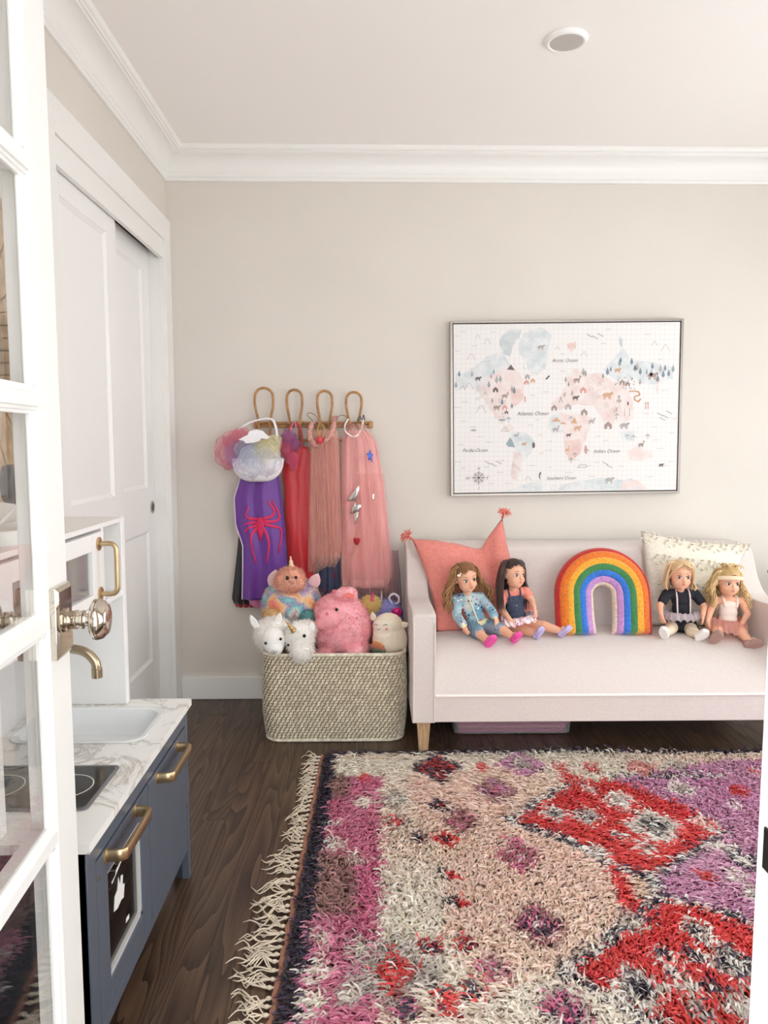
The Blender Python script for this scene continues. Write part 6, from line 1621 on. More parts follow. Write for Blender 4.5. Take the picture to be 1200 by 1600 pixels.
# ================================================================== DOLLS
m_skin = mat('doll vinyl', (232, 176, 146), 0.5, var=(20, 0.02))
m_skin.node_tree.nodes['Principled BSDF'].inputs['Subsurface Weight'].default_value = 0.08
m_skin.node_tree.nodes['Principled BSDF'].inputs['Subsurface Radius'].default_value = (0.006, 0.003, 0.002)
m_lip = mat('doll lip paint', (196, 104, 96), 0.45)
m_eyew = mat('doll eye white', (240, 236, 230), 0.2)
def basis(fwd, up):
    f = Vector(fwd).normalized(); u_ = Vector(up); u_ = (u_ - f * u_.dot(f)).normalized(); r_ = f.cross(u_)      # r_: the doll's own right
    return r_, f, u_
def hand_prims(g, wrist, tip_dir, palm_n, s=1.0, thumb=1):
    """palm, four unequal curled fingers, thumb off the side of the palm"""
    d = Vector(tip_dir).normalized(); n = Vector(palm_n); n = (n - d * n.dot(d)).normalized(); sd = d.cross(n)
    w = Vector(wrist)
    R = Matrix((sd, d, n)).transposed()
    g.ell(w + d * 0.013 * s, (0.0105 * s, 0.0145 * s, 0.0058 * s), R, 12, 8)
    for k, (off, ln) in enumerate(((-0.0078, 0.0135), (-0.0026, 0.0165), (0.0026, 0.0155), (0.0076, 0.0120))):
        a = w + d * 0.022 * s + sd * off * s
        b = a + (d * 0.95 + n * 0.18 + sd * off * 12).normalized() * ln * 0.55 * s
        c = b + (d * 0.72 + n * 0.62 + sd * off * 8).normalized() * ln * 0.55 * s
        g.cap(a, 0.0034 * s, b, 0.0031 * s, 8); g.cap(b, 0.0031 * s, c, 0.0025 * s, 8)
    t0 = w + d * 0.008 * s + sd * thumb * 0.009 * s
    t1 = t0 + (d * 0.55 + sd * thumb * 0.75 + n * 0.25).normalized() * 0.0095 * s
    t2 = t1 + (d * 0.9 + sd * thumb * 0.15 + n * 0.3).normalized() * 0.0085 * s
    g.cap(t0, 0.0042 * s, t1, 0.0036 * s, 8); g.cap(t1, 0.0036 * s, t2, 0.0028 * s, 8)
def strand(g, pts, r0, r1, n=14, wave=0.0, freq=3.0, ph=0.0, sides=5, col=None):
    P = smoothpath(pts, n); out = []
    for i, p in enumerate(P):
        q = i / n
        out.append(p + Vector((math.sin(ph + freq * 2 * PI * q), 0.6 * math.cos(ph + freq * 2 * PI * q), 0.3 * math.sin(2 * ph + freq * 5 * q))) * wave * min(1, q * 2))
    g.tube(out, [r0 + (r1 - r0) * (i / n) ** 1.5 for i in range(n + 1)], sides, col=col)
def hair_mat(name, c): 
    m = attr_mat(name, 0.42, spec=0.5); return m
class Doll:
    def __init__(s, label, J, fwd, up, hs=1.10, base=None):
        """J: joints as picture points with their depth (x, y, Y)"""
        s.J = {k: at(*v) for k, v in J.items()}; s.hs = hs
        s.r, s.f, s.u = basis(fwd, up)
        s.t = thing('doll', label, 'doll', tuple(base or (s.J['hl'].lerp(s.J['hr'], .5) - Vector((0, 0, 0.03)))))
        s.HR = Matrix((s.r, s.f, s.u)).transposed()
    def h(s, x_, y_, z_): return s.J['head'] + (s.r * x_ + s.f * y_ + s.u * z_) * s.hs
    ymax, side = 9.0, None
    def press(s, p):
        """hair lies flat against what is behind or beside the head"""
        if p.y > s.ymax: p.y = s.ymax - 0.12 * min(0.05, p.y - s.ymax)
        if s.side and p.z < s.side[1] and p.x < s.side[0]: p.x = s.side[0] + 0.15 * (s.side[0] - p.x)
        return p
    def torso_axes(s):
        J = s.J; sh = J['sl'].lerp(J['sr'], .5); hp = J['hl'].lerp(J['hr'], .5); up = (sh - hp).normalized(); rt = (J['sr'] - J['sl']); rt = (rt - up * rt.dot(up)).normalized()
        return sh, hp, up, rt, rt.cross(up)
    def torso(s, g, e=0.0, lo=0.0, hi=1.0):
        sh, hp, up, rt, fw = s.torso_axes(); R = Matrix((rt, -fw, up)).transposed()
        for q, rx, ry, rz in ((0.0, .037, .030, .030), (0.28, .034, .029, .032), (0.55, .034, .028, .032), (0.80, .036, .026, .028), (0.95, .030, .022, .016)):
            if lo <= q <= hi: g.ell(hp.lerp(sh, q), (rx + e, ry + e, rz + e * .6), R, 18, 12)
        if hi > 0.9:
            g.cap(s.J['sl'], 0.0165 + e, sh, 0.021 + e); g.cap(s.J['sr'], 0.0165 + e, sh, 0.021 + e)
    def build_body(s, skin=m_skin, tights=None):
        J = s.J; g = G(); h = s.h; k = s.hs
        g.ell(h(0, -0.004, 0.010), (0.0405 * k, 0.044 * k, 0.044 * k), s.HR, 24, 16)
        g.ell(h(0, 0.008, -0.018), (0.0335 * k, 0.0345 * k, 0.034 * k), s.HR, 20, 14)
        for sg in (-1, 1):
            g.ell(h(sg * 0.0175, 0.0235, -0.0195), (0.0135 * k, 0.0125 * k, 0.0125 * k), s.HR, 12, 8)
            g.ell(h(sg * 0.0395, -0.006, -0.008), (0.0045 * k, 0.0075 * k, 0.0105 * k), s.HR, 10, 8)
        g.ell(h(0, 0.0275, -0.0405), (0.010 * k, 0.009 * k, 0.008 * k), s.HR, 12, 8)
        g.cap(h(0, 0.0385, -0.001), 0.0036 * k, h(0, 0.0440, -0.0125), 0.0050 * k, 10)
        g.ell(h(0, 0.0365, -0.0250), (0.0085 * k, 0.0050 * k, 0.0050 * k), s.HR, 12, 8)
        sh, hp, up, rt, fw = s.torso_axes()
        g.cap(h(0, -0.008, -0.040), 0.0150 * k, sh + up * 0.004, 0.0175, 14)
        s.torso(g)
        for sd in 'lr':
            sg = -1 if sd == 'l' else 1
            g.cap(J['s' + sd], 0.0165, J['e' + sd], 0.0135); g.cap(J['e' + sd], 0.0138, J['w' + sd], 0.0092)
            hd = s.hand_dir[sd]
            hand_prims(g, J['w' + sd], hd[0], hd[1], 1.0, hd[2])
            g.cap(J['h' + sd], 0.0275, J['k' + sd], 0.0215); g.cap(J['k' + sd], 0.0215, J['a' + sd], 0.0135)
            ft = J['a' + sd] + s.foot_dir[sd] * 0.022
            g.cap(J['a' + sd], 0.0125, ft, 0.010)
        va, fs = union(g, 0.0021, 3)
        s.body = part('body', (va, fs), skin, s.t, angle=180)
        # painted and set features
        for sg in (-1, 1):
            c = h(sg * 0.0160, 0.0335, -0.0005)
            look = s.f
            e = part('eye', G().ell(c, (0.0078 * k, 0.0056 * k, 0.0060 * k), s.HR, 16, 10), m_eyew, s.body)
            part('iris', G().ell(c + (s.f * 0.0036 + s.r * sg * 0.0003) * k, (0.0048 * k, 0.0026 * k, 0.0050 * k), s.HR, 14, 8), mat('doll iris', (66, 52, 44), 0.12), e)
            part('lash', G().tube(smoothpath([h(sg * 0.0085, 0.0385, 0.0020), h(sg * 0.0125, 0.0398, 0.0062), h(sg * 0.0180, 0.0388, 0.0070), h(sg * 0.0235, 0.0340, 0.0042)], 10), [0.0006] + [0.0012] * 9 + [0.0006], 5), mat('lash brown', (46, 34, 30), 0.6), e)
            part('eyebrow', G().tube(smoothpath([h(sg * 0.0080, 0.0398, 0.0135), h(sg * 0.0150, 0.0388, 0.0160), h(sg * 0.0235, 0.0335, 0.0135)], 8), [0.0009] * 8 + [0.0004], 5), mat('brow brown', (150, 108, 78), 0.7), s.body)
        part('lips', G().tube(smoothpath([h(-0.0082, 0.0385, -0.0248), h(-0.0035, 0.0412, -0.0232), h(0, 0.0415, -0.0240), h(0.0035, 0.0412, -0.0232), h(0.0082, 0.0385, -0.0248)], 12), [0.0006] + [0.0013] * 11 + [0.0006], 5).tube(smoothpath([h(-0.0075, 0.0385, -0.0255), h(0, 0.0412, -0.0282), h(0.0075, 0.0385, -0.0255)], 10), [0.0006] + [0.0016] * 9 + [0.0006], 5), m_lip, s.body, kind='stuff')
        return s
    def clothes(s, name, prims, m, voxel=0.003, smooth=3, label=None, col=None):
        g = G(); prims(g)
        va, fs = union(g, voxel, smooth)
        return part(name, (va, fs), m, s.t, angle=180, label=label)
    def sleeves(s, g, e, q_end=0.5):
        for sd in 'lr':
            a, b, w_ = s.J['s' + sd], s.J['e' + sd], s.J['w' + sd]
            if q_end <= 0.5: g.cap(a, 0.0165 + e, a.lerp(b, q_end * 2), 0.0150 + e)
            else:
                g.cap(a, 0.0165 + e, b, 0.0145 + e); g.cap(b, 0.0145 + e, b.lerp(w_, (q_end - .5) * 2), 0.0125 + e)
    def shoes(s, m, sole_m, style='clog', size=1.0):
        for sd in 'lr':
            a = s.J['a' + sd]; d = s.foot_dir[sd].normalized(); leg = (s.J['k' + sd] - a).normalized()
            dn = -(leg - d * leg.dot(d)).normalized(); sd_v = d.cross(dn); R = Matrix((sd_v, d, dn)).transposed(); z = size
            def pnt(l, o): return a + d * l * z + dn * o * z
            g = G().ell(pnt(-0.004, 0.006), (0.0165 * z, 0.018 * z, 0.0145 * z), R).ell(pnt(0.016, 0.008), (0.0175 * z, 0.022 * z, 0.0125 * z), R).ell(pnt(0.030, 0.009), (0.0185 * z, 0.0165 * z, 0.0110 * z), R)
            va, fs = union(g, 0.0024, 3)
            o = part('shoe', (va, fs), m, s.t, angle=180)
            # flat oval sole
            pl = []
            for k in range(28):
                an = 2 * PI * k / 28; l = 0.0135 + 0.0335 * math.cos(an); wd_ = (0.0178 + 0.0022 * math.cos(an)) * math.sin(an)
                pl.append(pnt(l, 0.0150) + sd_v * wd_ * z)
            g = G().prism(pl, dn * 0.0055 * z)
            so_ = part('sole', g, sole_m, o, bevel=0.0015, fixn=True, angle=50)
            if style == 'clog':
                g = G()
                for dl in (-0.004, 0.032):
                    pp = [pnt(dl + 0.010 * math.cos(an), 0.0208) + sd_v * 0.010 * math.sin(an) * z for an in np.linspace(0, 2 * PI, 18)]
                    g.tube(pp, 0.0012, 5)
                part('tread', g, m, so_, kind='stuff')
    def hair_cap(s, c, thick=0.004, low=-0.03, front=0.022, part_x=0.0):
        """close scalp shell open over the face"""
        k = s.hs; g = G(); rx, ry, rz = (0.0405 + thick), (0.044 + thick), (0.044 + thick)
        nu, nv = 36, 24; rows_ = []; keep = []
        vs_ = []; idx = {}
        for j in range(nv + 1):
            ph = -PI / 2 + PI * j / nv
            for i in range(nu):
                a = 2 * PI * i / nu
                lx, ly, lz = rx * math.cos(ph) * math.cos(a), -0.004 + ry * math.cos(ph) * math.sin(a), 0.010 + rz * math.sin(ph)
                grv = 1 + 0.010 * math.sin(a * 23)
                idx[(j, i)] = len(vs_); vs_.append((s.h(lx * grv, ly * grv, lz), lx, ly, lz))
        fs = []
        for j in range(nv):
            for i in range(nu):
                q = [idx[(j, i)], idx[(j, (i + 1) % nu)], idx[(j + 1, (i + 1) % nu)], idx[(j + 1, i)]]
                cx_ = [sum(vs_[t][m_] for t in q) / 4 for m_ in (1, 2, 3)]
                face_open = cx_[1] > 0.006 and cx_[2] < front - 0.55 * abs(cx_[0] - part_x)
                if not face_open and cx_[2] > low: fs.append(tuple(q))
        g.add([v[0] for v in vs_], fs)
        cc_ = np.tile(np.array(lin(c)[:3]), (len(vs_), 1)) * nr.uniform(.8, 1.1, (len(vs_), 1))
        return g, cc_
    def hair(s, c1, c2, strands, cap_kw, name='hair'):
        g, cc_ = s.hair_cap(c1, **cap_kw)
        g.c = [tuple(x_) for x_ in cc_]
        for (pts, r0, r1, wv, fq, cm) in strands:
            pts = [s.press(Vector(p)) for p in pts]
            cl_ = np.array(lin(c1)[:3]) * (1 - cm) + np.array(lin(c2)[:3]) * cm
            strand(g, pts, r0, r1, 16, wv, fq, rnd.random() * 6.28, 5, tuple(np.clip(cl_ * rnd.uniform(.75, 1.2), 0, 1)))
        return part(name, g, attr_mat('doll hair', 0.42, spec=0.5), s.t, angle=180, solid=0.0)

def skirt(doll, waist_q, waist_r, hem, m, ruff=14, amp=0.006, name='skirt', rows_n=10, lift=0.0, layers=1, label=None):
    """gathered skirt from the waist ring to a hem loop over the lap (hem: list of 3-D points)"""
    sh, hp, up, rt, fw = doll.torso_axes(); c = hp.lerp(sh, waist_q)
    N = 96; H = smoothpath(list(hem) + [hem[0]], N)
    # align the hem loop with the waist ring by starting angle
    for L in range(layers):
        rows_ = []
        for j in range(rows_n + 1):
            q = j / rows_n; row = []
            for i in range(N):
                a = 2 * PI * i / N
                w_ = c + rt * waist_r[0] * math.cos(a) + fw * waist_r[1] * math.sin(a)
                hpnt = Vector(H[i])
                hpnt = c + (hpnt - c) * (1 - 0.12 * L)
                mid = w_.lerp(hpnt, q) + (up * 0.020 + (hpnt - c).normalized() * 0.010) * math.sin(PI * q) * 1.0
                k_ = amp * q * (math.sin(ruff * a + L * 1.3) + .4 * math.sin(2.3 * ruff * a + L))
                row.append(mid + up * (k_ + lift) + (hpnt - c).normalized() * k_ * .6)
            rows_.append(row)
        part(name, G().sheet(rows_, closed=True), m, doll.t, angle=180, label=label)
def hem_loop(pts): return [at(*p) for p in pts]
FW_ = Vector
def floral(name, base, cols, scale=55):
    k = NT(name); mp = k.coords(); v = k.n('TexVoronoi'); v.inputs['Scale'].default_value = scale; k.l(mp, 0, v, 0)
    n1 = k.n('TexNoise'); n1.inputs['Scale'].default_value = 14; k.l(mp, 0, n1, 0)
    r1 = k.ramp(base); k.l(n1, 'Fac', r1, 'Fac')
    r2 = k.ramp(cols, 'CONSTANT'); sp = k.n('SeparateColor'); k.l(v, 'Color', sp, 0); k.l(sp, 0, r2, 'Fac')
    lt = k.n('Math', operation='LESS_THAN'); lt.inputs[1].default_value = 0.33; k.l(v, 'Distance', lt, 0)
    mx = k.n('Mix', data_type='RGBA'); k.l(lt, 0, mx, 0); k.l(r1, 'Color', mx, 6); k.l(r2, 'Color', mx, 7); k.l(mx, 2, k.b, 'Base Color')
    k.b.inputs['Roughness'].default_value = 0.85
    return k.m

# --- first doll: long wavy brown hair, floral jacket, pink clogs
d1 = Doll('doll with long wavy brown hair, floral jacket and pink clogs', dict(head=(728, 903, 2.975), sl=(712, 936, 3.015), sr=(751, 933, 3.015), el=(714, 963, 2.985), er=(767, 952, 2.985), wl=(725, 978, 2.935), wr=(773, 964, 2.945), hl=(737, 978, 3.0), hr=(760, 977, 3.0), kl=(748, 989, 2.92), kr=(783, 983, 2.93), al=(762, 1001, 2.865), ar=(802, 995, 2.875)), (0.33, -1, -0.10), (-0.16, 0, 1))
d1.hand_dir = {'l': (Vector((0.35, -0.35, -0.75)), Vector((0.5, 0.5, 0)), -1), 'r': (Vector((0.25, -0.45, -0.75)), Vector((-0.4, 0.6, 0)), 1)}
d1.foot_dir = {'l': Vector((0.30, -0.45, 0.62)), 'r': Vector((0.25, -0.60, 0.62))}
d1.build_body()
m_jack = floral('floral jersey', [(0.35, lin((112, 164, 190))), (0.55, lin((170, 200, 208))), (0.7, lin((232, 224, 214)))], [(0.0, lin((216, 100, 116))), (0.3, lin((240, 232, 220))), (0.55, lin((52, 66, 84))), (0.72, lin((230, 150, 160))), (0.86, lin((84, 134, 160)))], 75)
jk = d1.clothes('jacket', lambda g: (d1.torso(g, 0.006, 0.1, 1.0), d1.sleeves(g, 0.0055, 0.92)), m_jack, label='pale blue floral zip jacket')
sh, hp, up, rt, fw = d1.torso_axes()
m_yz = mat('cream rib knit', (238, 226, 178), 0.9)
part('zip', G().tube([hp.lerp(sh, q) + fw * (0.0355 - 0.004 * q) for q in (0.1, 0.35, 0.6, 0.85, 1.03)], 0.0028, 6), m_yz, jk)
g = G(); R = Matrix((rt, fw, up)).transposed()
part('waistband', G().sheet([[hp.lerp(sh, q) + rt * (0.043 + e) * math.cos(a) + fw * (0.037 + e) * math.sin(a) for a in np.linspace(0, 2 * PI, 30, endpoint=False)] for q, e in ((0.02, 0), (0.05, 0.002), (0.14, 0.002), (0.17, 0))], closed=True), m_yz, jk, label='cream rib waistband')
nk = sh + up * 0.016
part('collar', G().sheet([[nk + up * z_ + rt * r_ * math.cos(a) + fw * (r_ * math.sin(a) + 0.003) for a in np.linspace(0, 2 * PI, 24, endpoint=False)] for r_, z_ in ((0.027, -0.004), (0.024, 0.005), (0.0225, 0.014), (0.0205, 0.014))], closed=True), m_jack, jk)
for sd in 'lr':
    b_, w_ = d1.J['e' + sd], d1.J['w' + sd]
    part('cuff', G().cap(b_.lerp(w_, 0.74), 0.0165, b_.lerp(w_, 0.92), 0.0145), m_yz, jk)
m_short = floral('floral shorts', [(0.35, lin((98, 142, 164))), (0.6, lin((140, 160, 176))), (0.75, lin((190, 160, 176)))], [(0.0, lin((170, 110, 140))), (0.4, lin((70, 90, 110))), (0.7, lin((206, 170, 186)))], 85)
d1.clothes('shorts', lambda g: (d1.torso(g, 0.004, 0.0, 0.3), [g.cap(d1.J['h' + q], 0.0315, d1.J['h' + q].lerp(d1.J['k' + q], 0.93), 0.0270) for q in 'lr']), m_short, label='floral shorts')
m_pc = mat('hot pink rubber', (236, 84, 168), 0.4)
d1.shoes(m_pc, m_pc, 'clog', 1.05)
def wavy(doll, n, reach, spread, length, wv, fq, side_bias=0.0, front=0.2, r0=0.0034, vol=1.0, down=1.0):
    """locks from the crown falling to both sides and behind"""
    out = []
    for k in range(n):
        a = PI + rnd.uniform(-0.10 * PI, 1.10 * PI)      # from one temple round the back to the other
        cx_, cy_ = math.cos(a), math.sin(a)
        root_z = rnd.uniform(0.012, 0.052)
        rr = math.sqrt(max(0.0, 1 - ((root_z - 0.010) / 0.05) ** 2))
        root = (0.043 * rr * cx_, -0.004 + 0.046 * rr * cy_, root_z)
        L = length * rnd.uniform(0.75, 1.1)
        ox = cx_ * spread * rnd.uniform(.6, 1.15) + side_bias * rnd.random()
        oy = cy_ * spread * 0.6 * rnd.uniform(.4, 1.0) + (front * rnd.random() * 0.012)
        p0 = doll.h(*root); p1 = doll.h(0.0495 * cx_ * (0.7 + .3 * rr), -0.006 + 0.052 * cy_ * (0.7 + .3 * rr), root_z - 0.012)
        p2 = doll.h(0.052 * cx_ + ox * .35, -0.010 + 0.052 * cy_ + oy * .5, -0.025) 
        p3 = doll.h(0.054 * cx_ + ox * .8, 0.050 * cy_ + oy, -0.03 - L * .45)
        p4 = doll.h(0.048 * cx_ + ox, 0.046 * cy_ + oy + 0.006, -0.03 - L)
        out.append(([p0, p1, p2, p3, p4], r0 * rnd.uniform(.8, 1.3), 0.0010, wv, fq, rnd.random()))
    return out
d1.ymax = 3.030
st = wavy(d1, 150, 0, 0.046, 0.080, 0.0075, 2.6, 0.0, 0.9)
d1.hair((132, 88, 52), (186, 140, 92), st, dict(thick=0.0055, front=0.042, part_x=-0.004))
bo = d1.h(0.030, 0.026, 0.030)
part('hair_bow', G().ell(bo + d1.r * -0.009, (0.0085, 0.004, 0.005)).ell(bo + d1.r * 0.009 - d1.u * 0.006, (0.0085, 0.004, 0.0055)).ell(bo, (0.004, 0.0045, 0.004)), mat('cream bow', (238, 226, 206), 0.6), d1.t, kind='stuff', label='small cream hair bow')

# --- second doll: straight dark hair, denim bodice, lilac clogs
d2 = Doll('doll with straight dark hair, denim bodice and lilac clogs', dict(head=(803, 897, 3.01), sl=(785, 929, 3.03), sr=(821, 924, 3.03), el=(784, 952, 2.995), er=(831, 938, 3.0), wl=(796, 967, 2.945), wr=(835, 951, 2.955), hl=(796, 976, 3.03), hr=(820, 975, 3.03), kl=(821, 985, 2.965), kr=(850, 978, 2.975), al=(837, 989, 2.925), ar=(876, 986, 2.94)), (0.52, -1, 0.04), (0.06, 0, 1))
d2.hand_dir = {'l': (Vector((0.55, -0.35, -0.6)), Vector((0.3, 0.6, -0.3)), -1), 'r': (Vector((0.2, -0.4, -0.8)), Vector((-0.5, 0.5, 0)), 1)}
d2.foot_dir = {'l': Vector((0.18, -0.50, 0.65)), 'r': Vector((0.45, -0.42, 0.60))}
d2.build_body()
m_shirt = mat('coral tee knit', (236, 146, 128), 0.85, bump=(400, 0.2))
m_den = mat('dark denim', (66, 76, 98), 0.85, bump=(500, 0.4), var=(60, 0.08))
d2.clothes('shirt', lambda g: (d2.torso(g, 0.003, 0.5, 1.0), d2.sleeves(g, 0.005, 0.22)), m_shirt, label='coral short sleeved shirt')
bd = d2.clothes('bodice', lambda g: d2.torso(g, 0.0065, 0.25, 0.82), m_den, label='dark denim bodice')
sh, hp, up, rt, fw = d2.torso_axes()
for sg in (-1, 1):
    part('strap', G().tube(smoothpath([hp.lerp(sh, .80) + rt * sg * 0.021 + fw * 0.030, hp.lerp(sh, 1.0) + rt * sg * 0.023 + fw * 0.024, sh + rt * sg * 0.024 + up * 0.022, hp.lerp(sh, .9) + rt * sg * 0.022 - fw * 0.030], 16), 0.0042, 6), m_den, bd)
part('button', G().ell(hp.lerp(sh, .66) + fw * 0.036, (0.0035, 0.002, 0.0035), nu=10, nv=6), m_champ, bd)
m_psk = floral('pink floral cotton', [(0.4, lin((240, 214, 224))), (0.65, lin((248, 236, 238)))], [(0.0, lin((206, 104, 152))), (0.35, lin((226, 150, 184))), (0.65, lin((244, 226, 232))), (0.85, lin((170, 84, 130)))], 95)
hem = hem_loop([(834, 963, 2.985), (838, 970, 2.945), (828, 973, 2.92), (812, 977, 2.915), (800, 980, 2.92), (788, 976, 2.945), (783, 969, 2.995), (790, 969, 3.035), (808, 967, 3.045), (826, 963, 3.03)])
skirt(d2, 0.22, (0.041, 0.036), hem, m_psk, 13, 0.005, label='pink floral skirt')
m_lc = mat('lilac rubber', (196, 184, 226), 0.4)
d2.shoes(m_lc, m_lc, 'clog', 1.05)
d2.ymax = 3.050
st = wavy(d2, 130, 0, 0.016, 0.10, 0.0016, 1.3, 0.0, 0.5, 0.0036)
d2.hair((52, 34, 32), (92, 62, 56), st, dict(thick=0.0055, front=0.042, part_x=0.006))

# --- third doll: blonde bob, black tee, grey tutu, cream tights
d3 = Doll('doll with smooth blonde bob, black tee and grey tutu', dict(head=(1063, 899, 2.99), sl=(1042, 928, 3.015), sr=(1086, 928, 3.015), el=(1031, 947, 2.985), er=(1100, 947, 2.985), wl=(1033, 960, 2.945), wr=(1098, 962, 2.945), hl=(1051, 977, 3.02), hr=(1077, 977, 3.02), kl=(1047, 983, 2.96), kr=(1081, 987, 2.955), al=(1040, 989, 2.92), ar=(1092, 991, 2.905)), (-0.06, -1, -0.04), (0.02, 0, 1))
d3.hand_dir = {'l': (Vector((0.15, -0.35, -0.85)), Vector((0.6, 0.3, 0)), -1), 'r': (Vector((-0.10, -0.35, -0.85)), Vector((-0.6, 0.3, 0)), 1)}
d3.foot_dir = {'l': Vector((-0.25, -0.42, 0.65)), 'r': Vector((0.35, -0.52, 0.56))}
d3.build_body()
m_blk = mat('black jersey', (34, 34, 44), 0.85, bump=(400, 0.2))
d3.clothes('tee', lambda g: (d3.torso(g, 0.004, 0.2, 1.0), d3.sleeves(g, 0.005, 0.30)), m_blk, label='black short sleeved tee')
m_tig = mat('cream tights', (234, 216, 190), 0.8)
d3.clothes('tights', lambda g: [(g.cap(d3.J['h' + q].lerp(d3.J['k' + q], .25), 0.0295, d3.J['k' + q], 0.0240), g.cap(d3.J['k' + q], 0.0240, d3.J['a' + q], 0.0158)) for q in 'lr'], m_tig, label='cream tights')
d3.clothes('pants', lambda g: (d3.torso(g, 0.004, 0.0, 0.1), [g.cap(d3.J['h' + q], 0.0315, d3.J['h' + q].lerp(d3.J['k' + q], 0.35), 0.0310) for q in 'lr']), m_blk)
sh, hp, up, rt, fw = d3.torso_axes()
m_pst = mat('pale pink strap', (240, 224, 226), 0.7)
for sg in (-1, 1):
    part('strap', G().tube(smoothpath([hp.lerp(sh, .35) + rt * sg * 0.026 + fw * 0.031, hp.lerp(sh, .7) + rt * sg * 0.027 + fw * 0.029, hp.lerp(sh, 1.0) + rt * sg * 0.027 + fw * 0.024, sh + rt * sg * 0.026 + up * 0.022, hp.lerp(sh, .9) + rt * sg * 0.026 - fw * 0.028], 18), 0.0034, 6), m_pst, d3.t)
part('waistband', G().sheet([[hp.lerp(sh, q) + rt * 0.040 * math.cos(a) + fw * 0.0345 * math.sin(a) for a in np.linspace(0, 2 * PI, 30, endpoint=False)] for q in (0.32, 0.40)], closed=True), m_pst, d3.t, solid=0.003)
m_gt = tulle('grey lilac net', (230, 220, 226), 0.66)
hem = hem_loop([(1094, 965, 2.985), (1092, 968, 2.945), (1082, 971, 2.92), (1066, 970, 2.915), (1050, 970, 2.92), (1040, 968, 2.945), (1036, 963, 2.985), (1044, 962, 3.055), (1064, 960, 3.07), (1086, 962, 3.05)])
skirt(d3, 0.36, (0.041, 0.036), hem, m_gt, 15, 0.007, name='tutu', layers=3, label='grey lilac net tutu')
m_ws = mat('white shoe', (244, 240, 236), 0.5)
d3.shoes(m_ws, m_ws, 'flat', 1.05)
d3.ymax = 3.060
st = wavy(d3, 120, 0, 0.004, 0.022, 0.0010, 1.0, 0.0, 0.4, 0.0038)
for k in range(26):      # swept fringe across the brow
    q = k / 25; x0_ = -0.012 + 0.004 * rnd.random()
    side_ = 1 if k % 2 else -1
    st.append(([d3.h(0.006, 0.030 + 0.004 * rnd.random(), 0.050), d3.h(side_ * (0.018 + 0.010 * q), 0.037, 0.040 - 0.006 * q), d3.h(side_ * (0.034 + 0.006 * q), 0.026 - 0.01 * q, 0.018 - 0.012 * q), d3.h(side_ * 0.045, 0.010 - 0.014 * q, -0.012), d3.h(side_ * 0.045, 0.004 - 0.012 * q, -0.045 - 0.012 * rnd.random())], 0.0034, 0.0012, 0.0006, 1.0, rnd.random()))
d3.hair((214, 178, 134), (240, 214, 176), st, dict(thick=0.0055, front=0.040, part_x=0.004))

# --- fourth doll: curly blonde hair with headband, white leotard, blush tutu
d4 = Doll('doll with curly blonde hair, cream headband and blush tutu', dict(head=(1138, 909, 2.975), sl=(1117, 938, 3.0), sr=(1159, 939, 3.0), el=(1109, 957, 2.975), er=(1168, 959, 2.97), wl=(1106, 971, 2.94), wr=(1160, 973, 2.935), hl=(1124, 979, 2.985), hr=(1150, 980, 2.985), kl=(1122, 986, 2.905), kr=(1159, 989, 2.90), al=(1117, 996, 2.875), ar=(1171, 1003, 2.855)), (0.02, -1, -0.05), (0.04, 0, 1))
d4.hand_dir = {'l': (Vector((0.10, -0.35, -0.85)), Vector((0.6, 0.3, 0)), -1), 'r': (Vector((-0.25, -0.35, -0.8)), Vector((-0.5, 0.4, 0)), 1)}
d4.foot_dir = {'l': Vector((0.20, -0.50, 0.62)), 'r': Vector((0.75, -0.50, 0.30))}
d4.build_body()
m_leo = mat('white jersey', (240, 226, 216), 0.8, bump=(400, 0.15))
lo_ = d4.clothes('leotard', lambda g: d4.torso(g, 0.0035, 0.0, 0.85), m_leo, label='white sleeveless leotard')
sh, hp, up, rt, fw = d4.torso_axes()
for sg in (-1, 1):
    part('strap', G().tube(smoothpath([hp.lerp(sh, .78) + rt * sg * 0.024 + fw * 0.026, sh + rt * sg * 0.028 + fw * 0.020, sh + rt * sg * 0.028 + up * 0.021, hp.lerp(sh, .85) + rt * sg * 0.024 - fw * 0.028], 16), 0.0055, 6), m_leo, lo_)
m_bt = tulle('blush net', (240, 190, 178), 0.66)
hem = hem_loop([(1166, 980, 2.955), (1168, 988, 2.925), (1156, 993, 2.89), (1140, 990, 2.885), (1124, 987, 2.885), (1112, 984, 2.91), (1107, 976, 2.955), (1114, 972, 3.03), (1136, 970, 3.045), (1158, 972, 3.025)])
skirt(d4, 0.24, (0.040, 0.035), hem, m_bt, 15, 0.006, name='tutu', layers=3, label='blush net tutu')
m_tp = mat('taupe slipper', (172, 138, 128), 0.7)
d4.shoes(m_tp, m_tp, 'flat', 1.10)
d4.ymax = 3.050; d4.side = (at(1109, 930, 2.99).x, 0.615)
st = wavy(d4, 140, 0, 0.042, 0.062, 0.0080, 2.4, 0.0, 0.5, 0.0034)
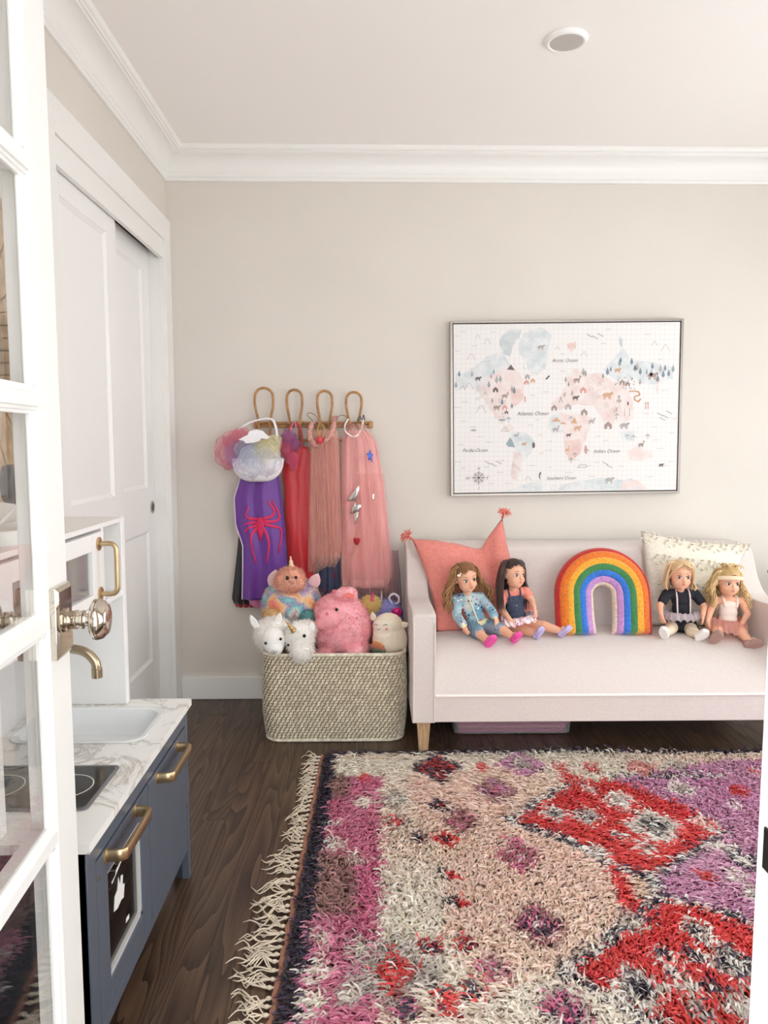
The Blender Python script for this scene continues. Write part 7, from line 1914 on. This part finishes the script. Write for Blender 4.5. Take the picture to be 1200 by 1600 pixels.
for k in range(30):      # piled curls on the crown
    a = rnd.uniform(0, 2 * PI); r_ = rnd.uniform(0, 0.028)
    p0 = Vector((r_ * math.cos(a), -0.006 + r_ * math.sin(a), 0.052))
    st.append(([d4.h(*p0), d4.h(p0.x * 1.4 - 0.004, p0.y, 0.064), d4.h(p0.x * 1.8 - 0.010, p0.y - 0.008, 0.060), d4.h(p0.x * 2 - 0.014, p0.y - 0.012, 0.048)], 0.0036, 0.0014, 0.004, 1.5, rnd.random()))
d4.hair((196, 160, 108), (238, 212, 160), st, dict(thick=0.0055, front=0.036))
hb_ = [[d4.h((0.0485 + e) * math.cos(a), -0.002 + (0.0475 + e) * math.sin(a), 0.024 + dz - 0.012 * (1 - math.sin(a))) for a in np.linspace(-0.15 * PI, 1.15 * PI, 40)] for e, dz in ((-0.002, -0.007), (0.001, -0.006), (0.001, 0.006), (-0.002, 0.007))]
part('headband', G().sheet(hb_), mat('cream knit band', (236, 214, 184), 0.9, bump=(400, .3)), d4.t, solid=0.003, angle=180)

# ================================================================== PLANT BESIDE THE SOFA (one leaf reaches into view)
pp_ = thing('potted_plant', 'dark green leafy plant in a pot beside the sofa arm', 'plant', (1.97, 3.20, 0))
part('pot', G().lathe([(0, 0.085), (0.01, 0.09), (0.26, 0.12), (0.28, 0.122), (0.28, 0.110), (0.24, 0.105)], (1.97, 3.20, 0), (0, 0, 1), 32), mat('white ceramic pot', (228, 226, 222), 0.4), pp_, angle=60)
part('soil', G().lathe([(0.0, 0.107), (0.004, 0.105)], (1.97, 3.20, 0.245), (0, 0, 1), 24), m_dark, pp_)
m_leaf = mat('dark green leaf', (44, 72, 48), 0.45, var=(20, 0.2))
for k in range(9):
    a = k * 0.7 + 2.6; L2 = 0.20 + 0.05 * math.sin(k * 2.2); dx, dy = math.cos(a), math.sin(a) * 0.6
    hgt = 0.34 + 0.06 * math.sin(k * 1.7)
    rows_ = []
    for j in range(11):
        q = j / 10; c_ = Vector((1.97 + dx * L2 * q ** 1.5, 3.20 + dy * L2 * q ** 1.5, 0.25 + hgt * math.sin(q * 1.9)))
        w_ = 0.032 * math.sin(PI * min(1, q * .9 + .08)) ** .8
        rows_.append([c_ + Vector((-dy, dx, 0)) * w_ * s_ + Vector((0, 0, 0.010 * abs(s_))) for s_ in (-1, -.5, 0, .5, 1)])
    part('leaf', G().sheet(rows_), m_leaf, pp_, angle=180, solid=0.0012)
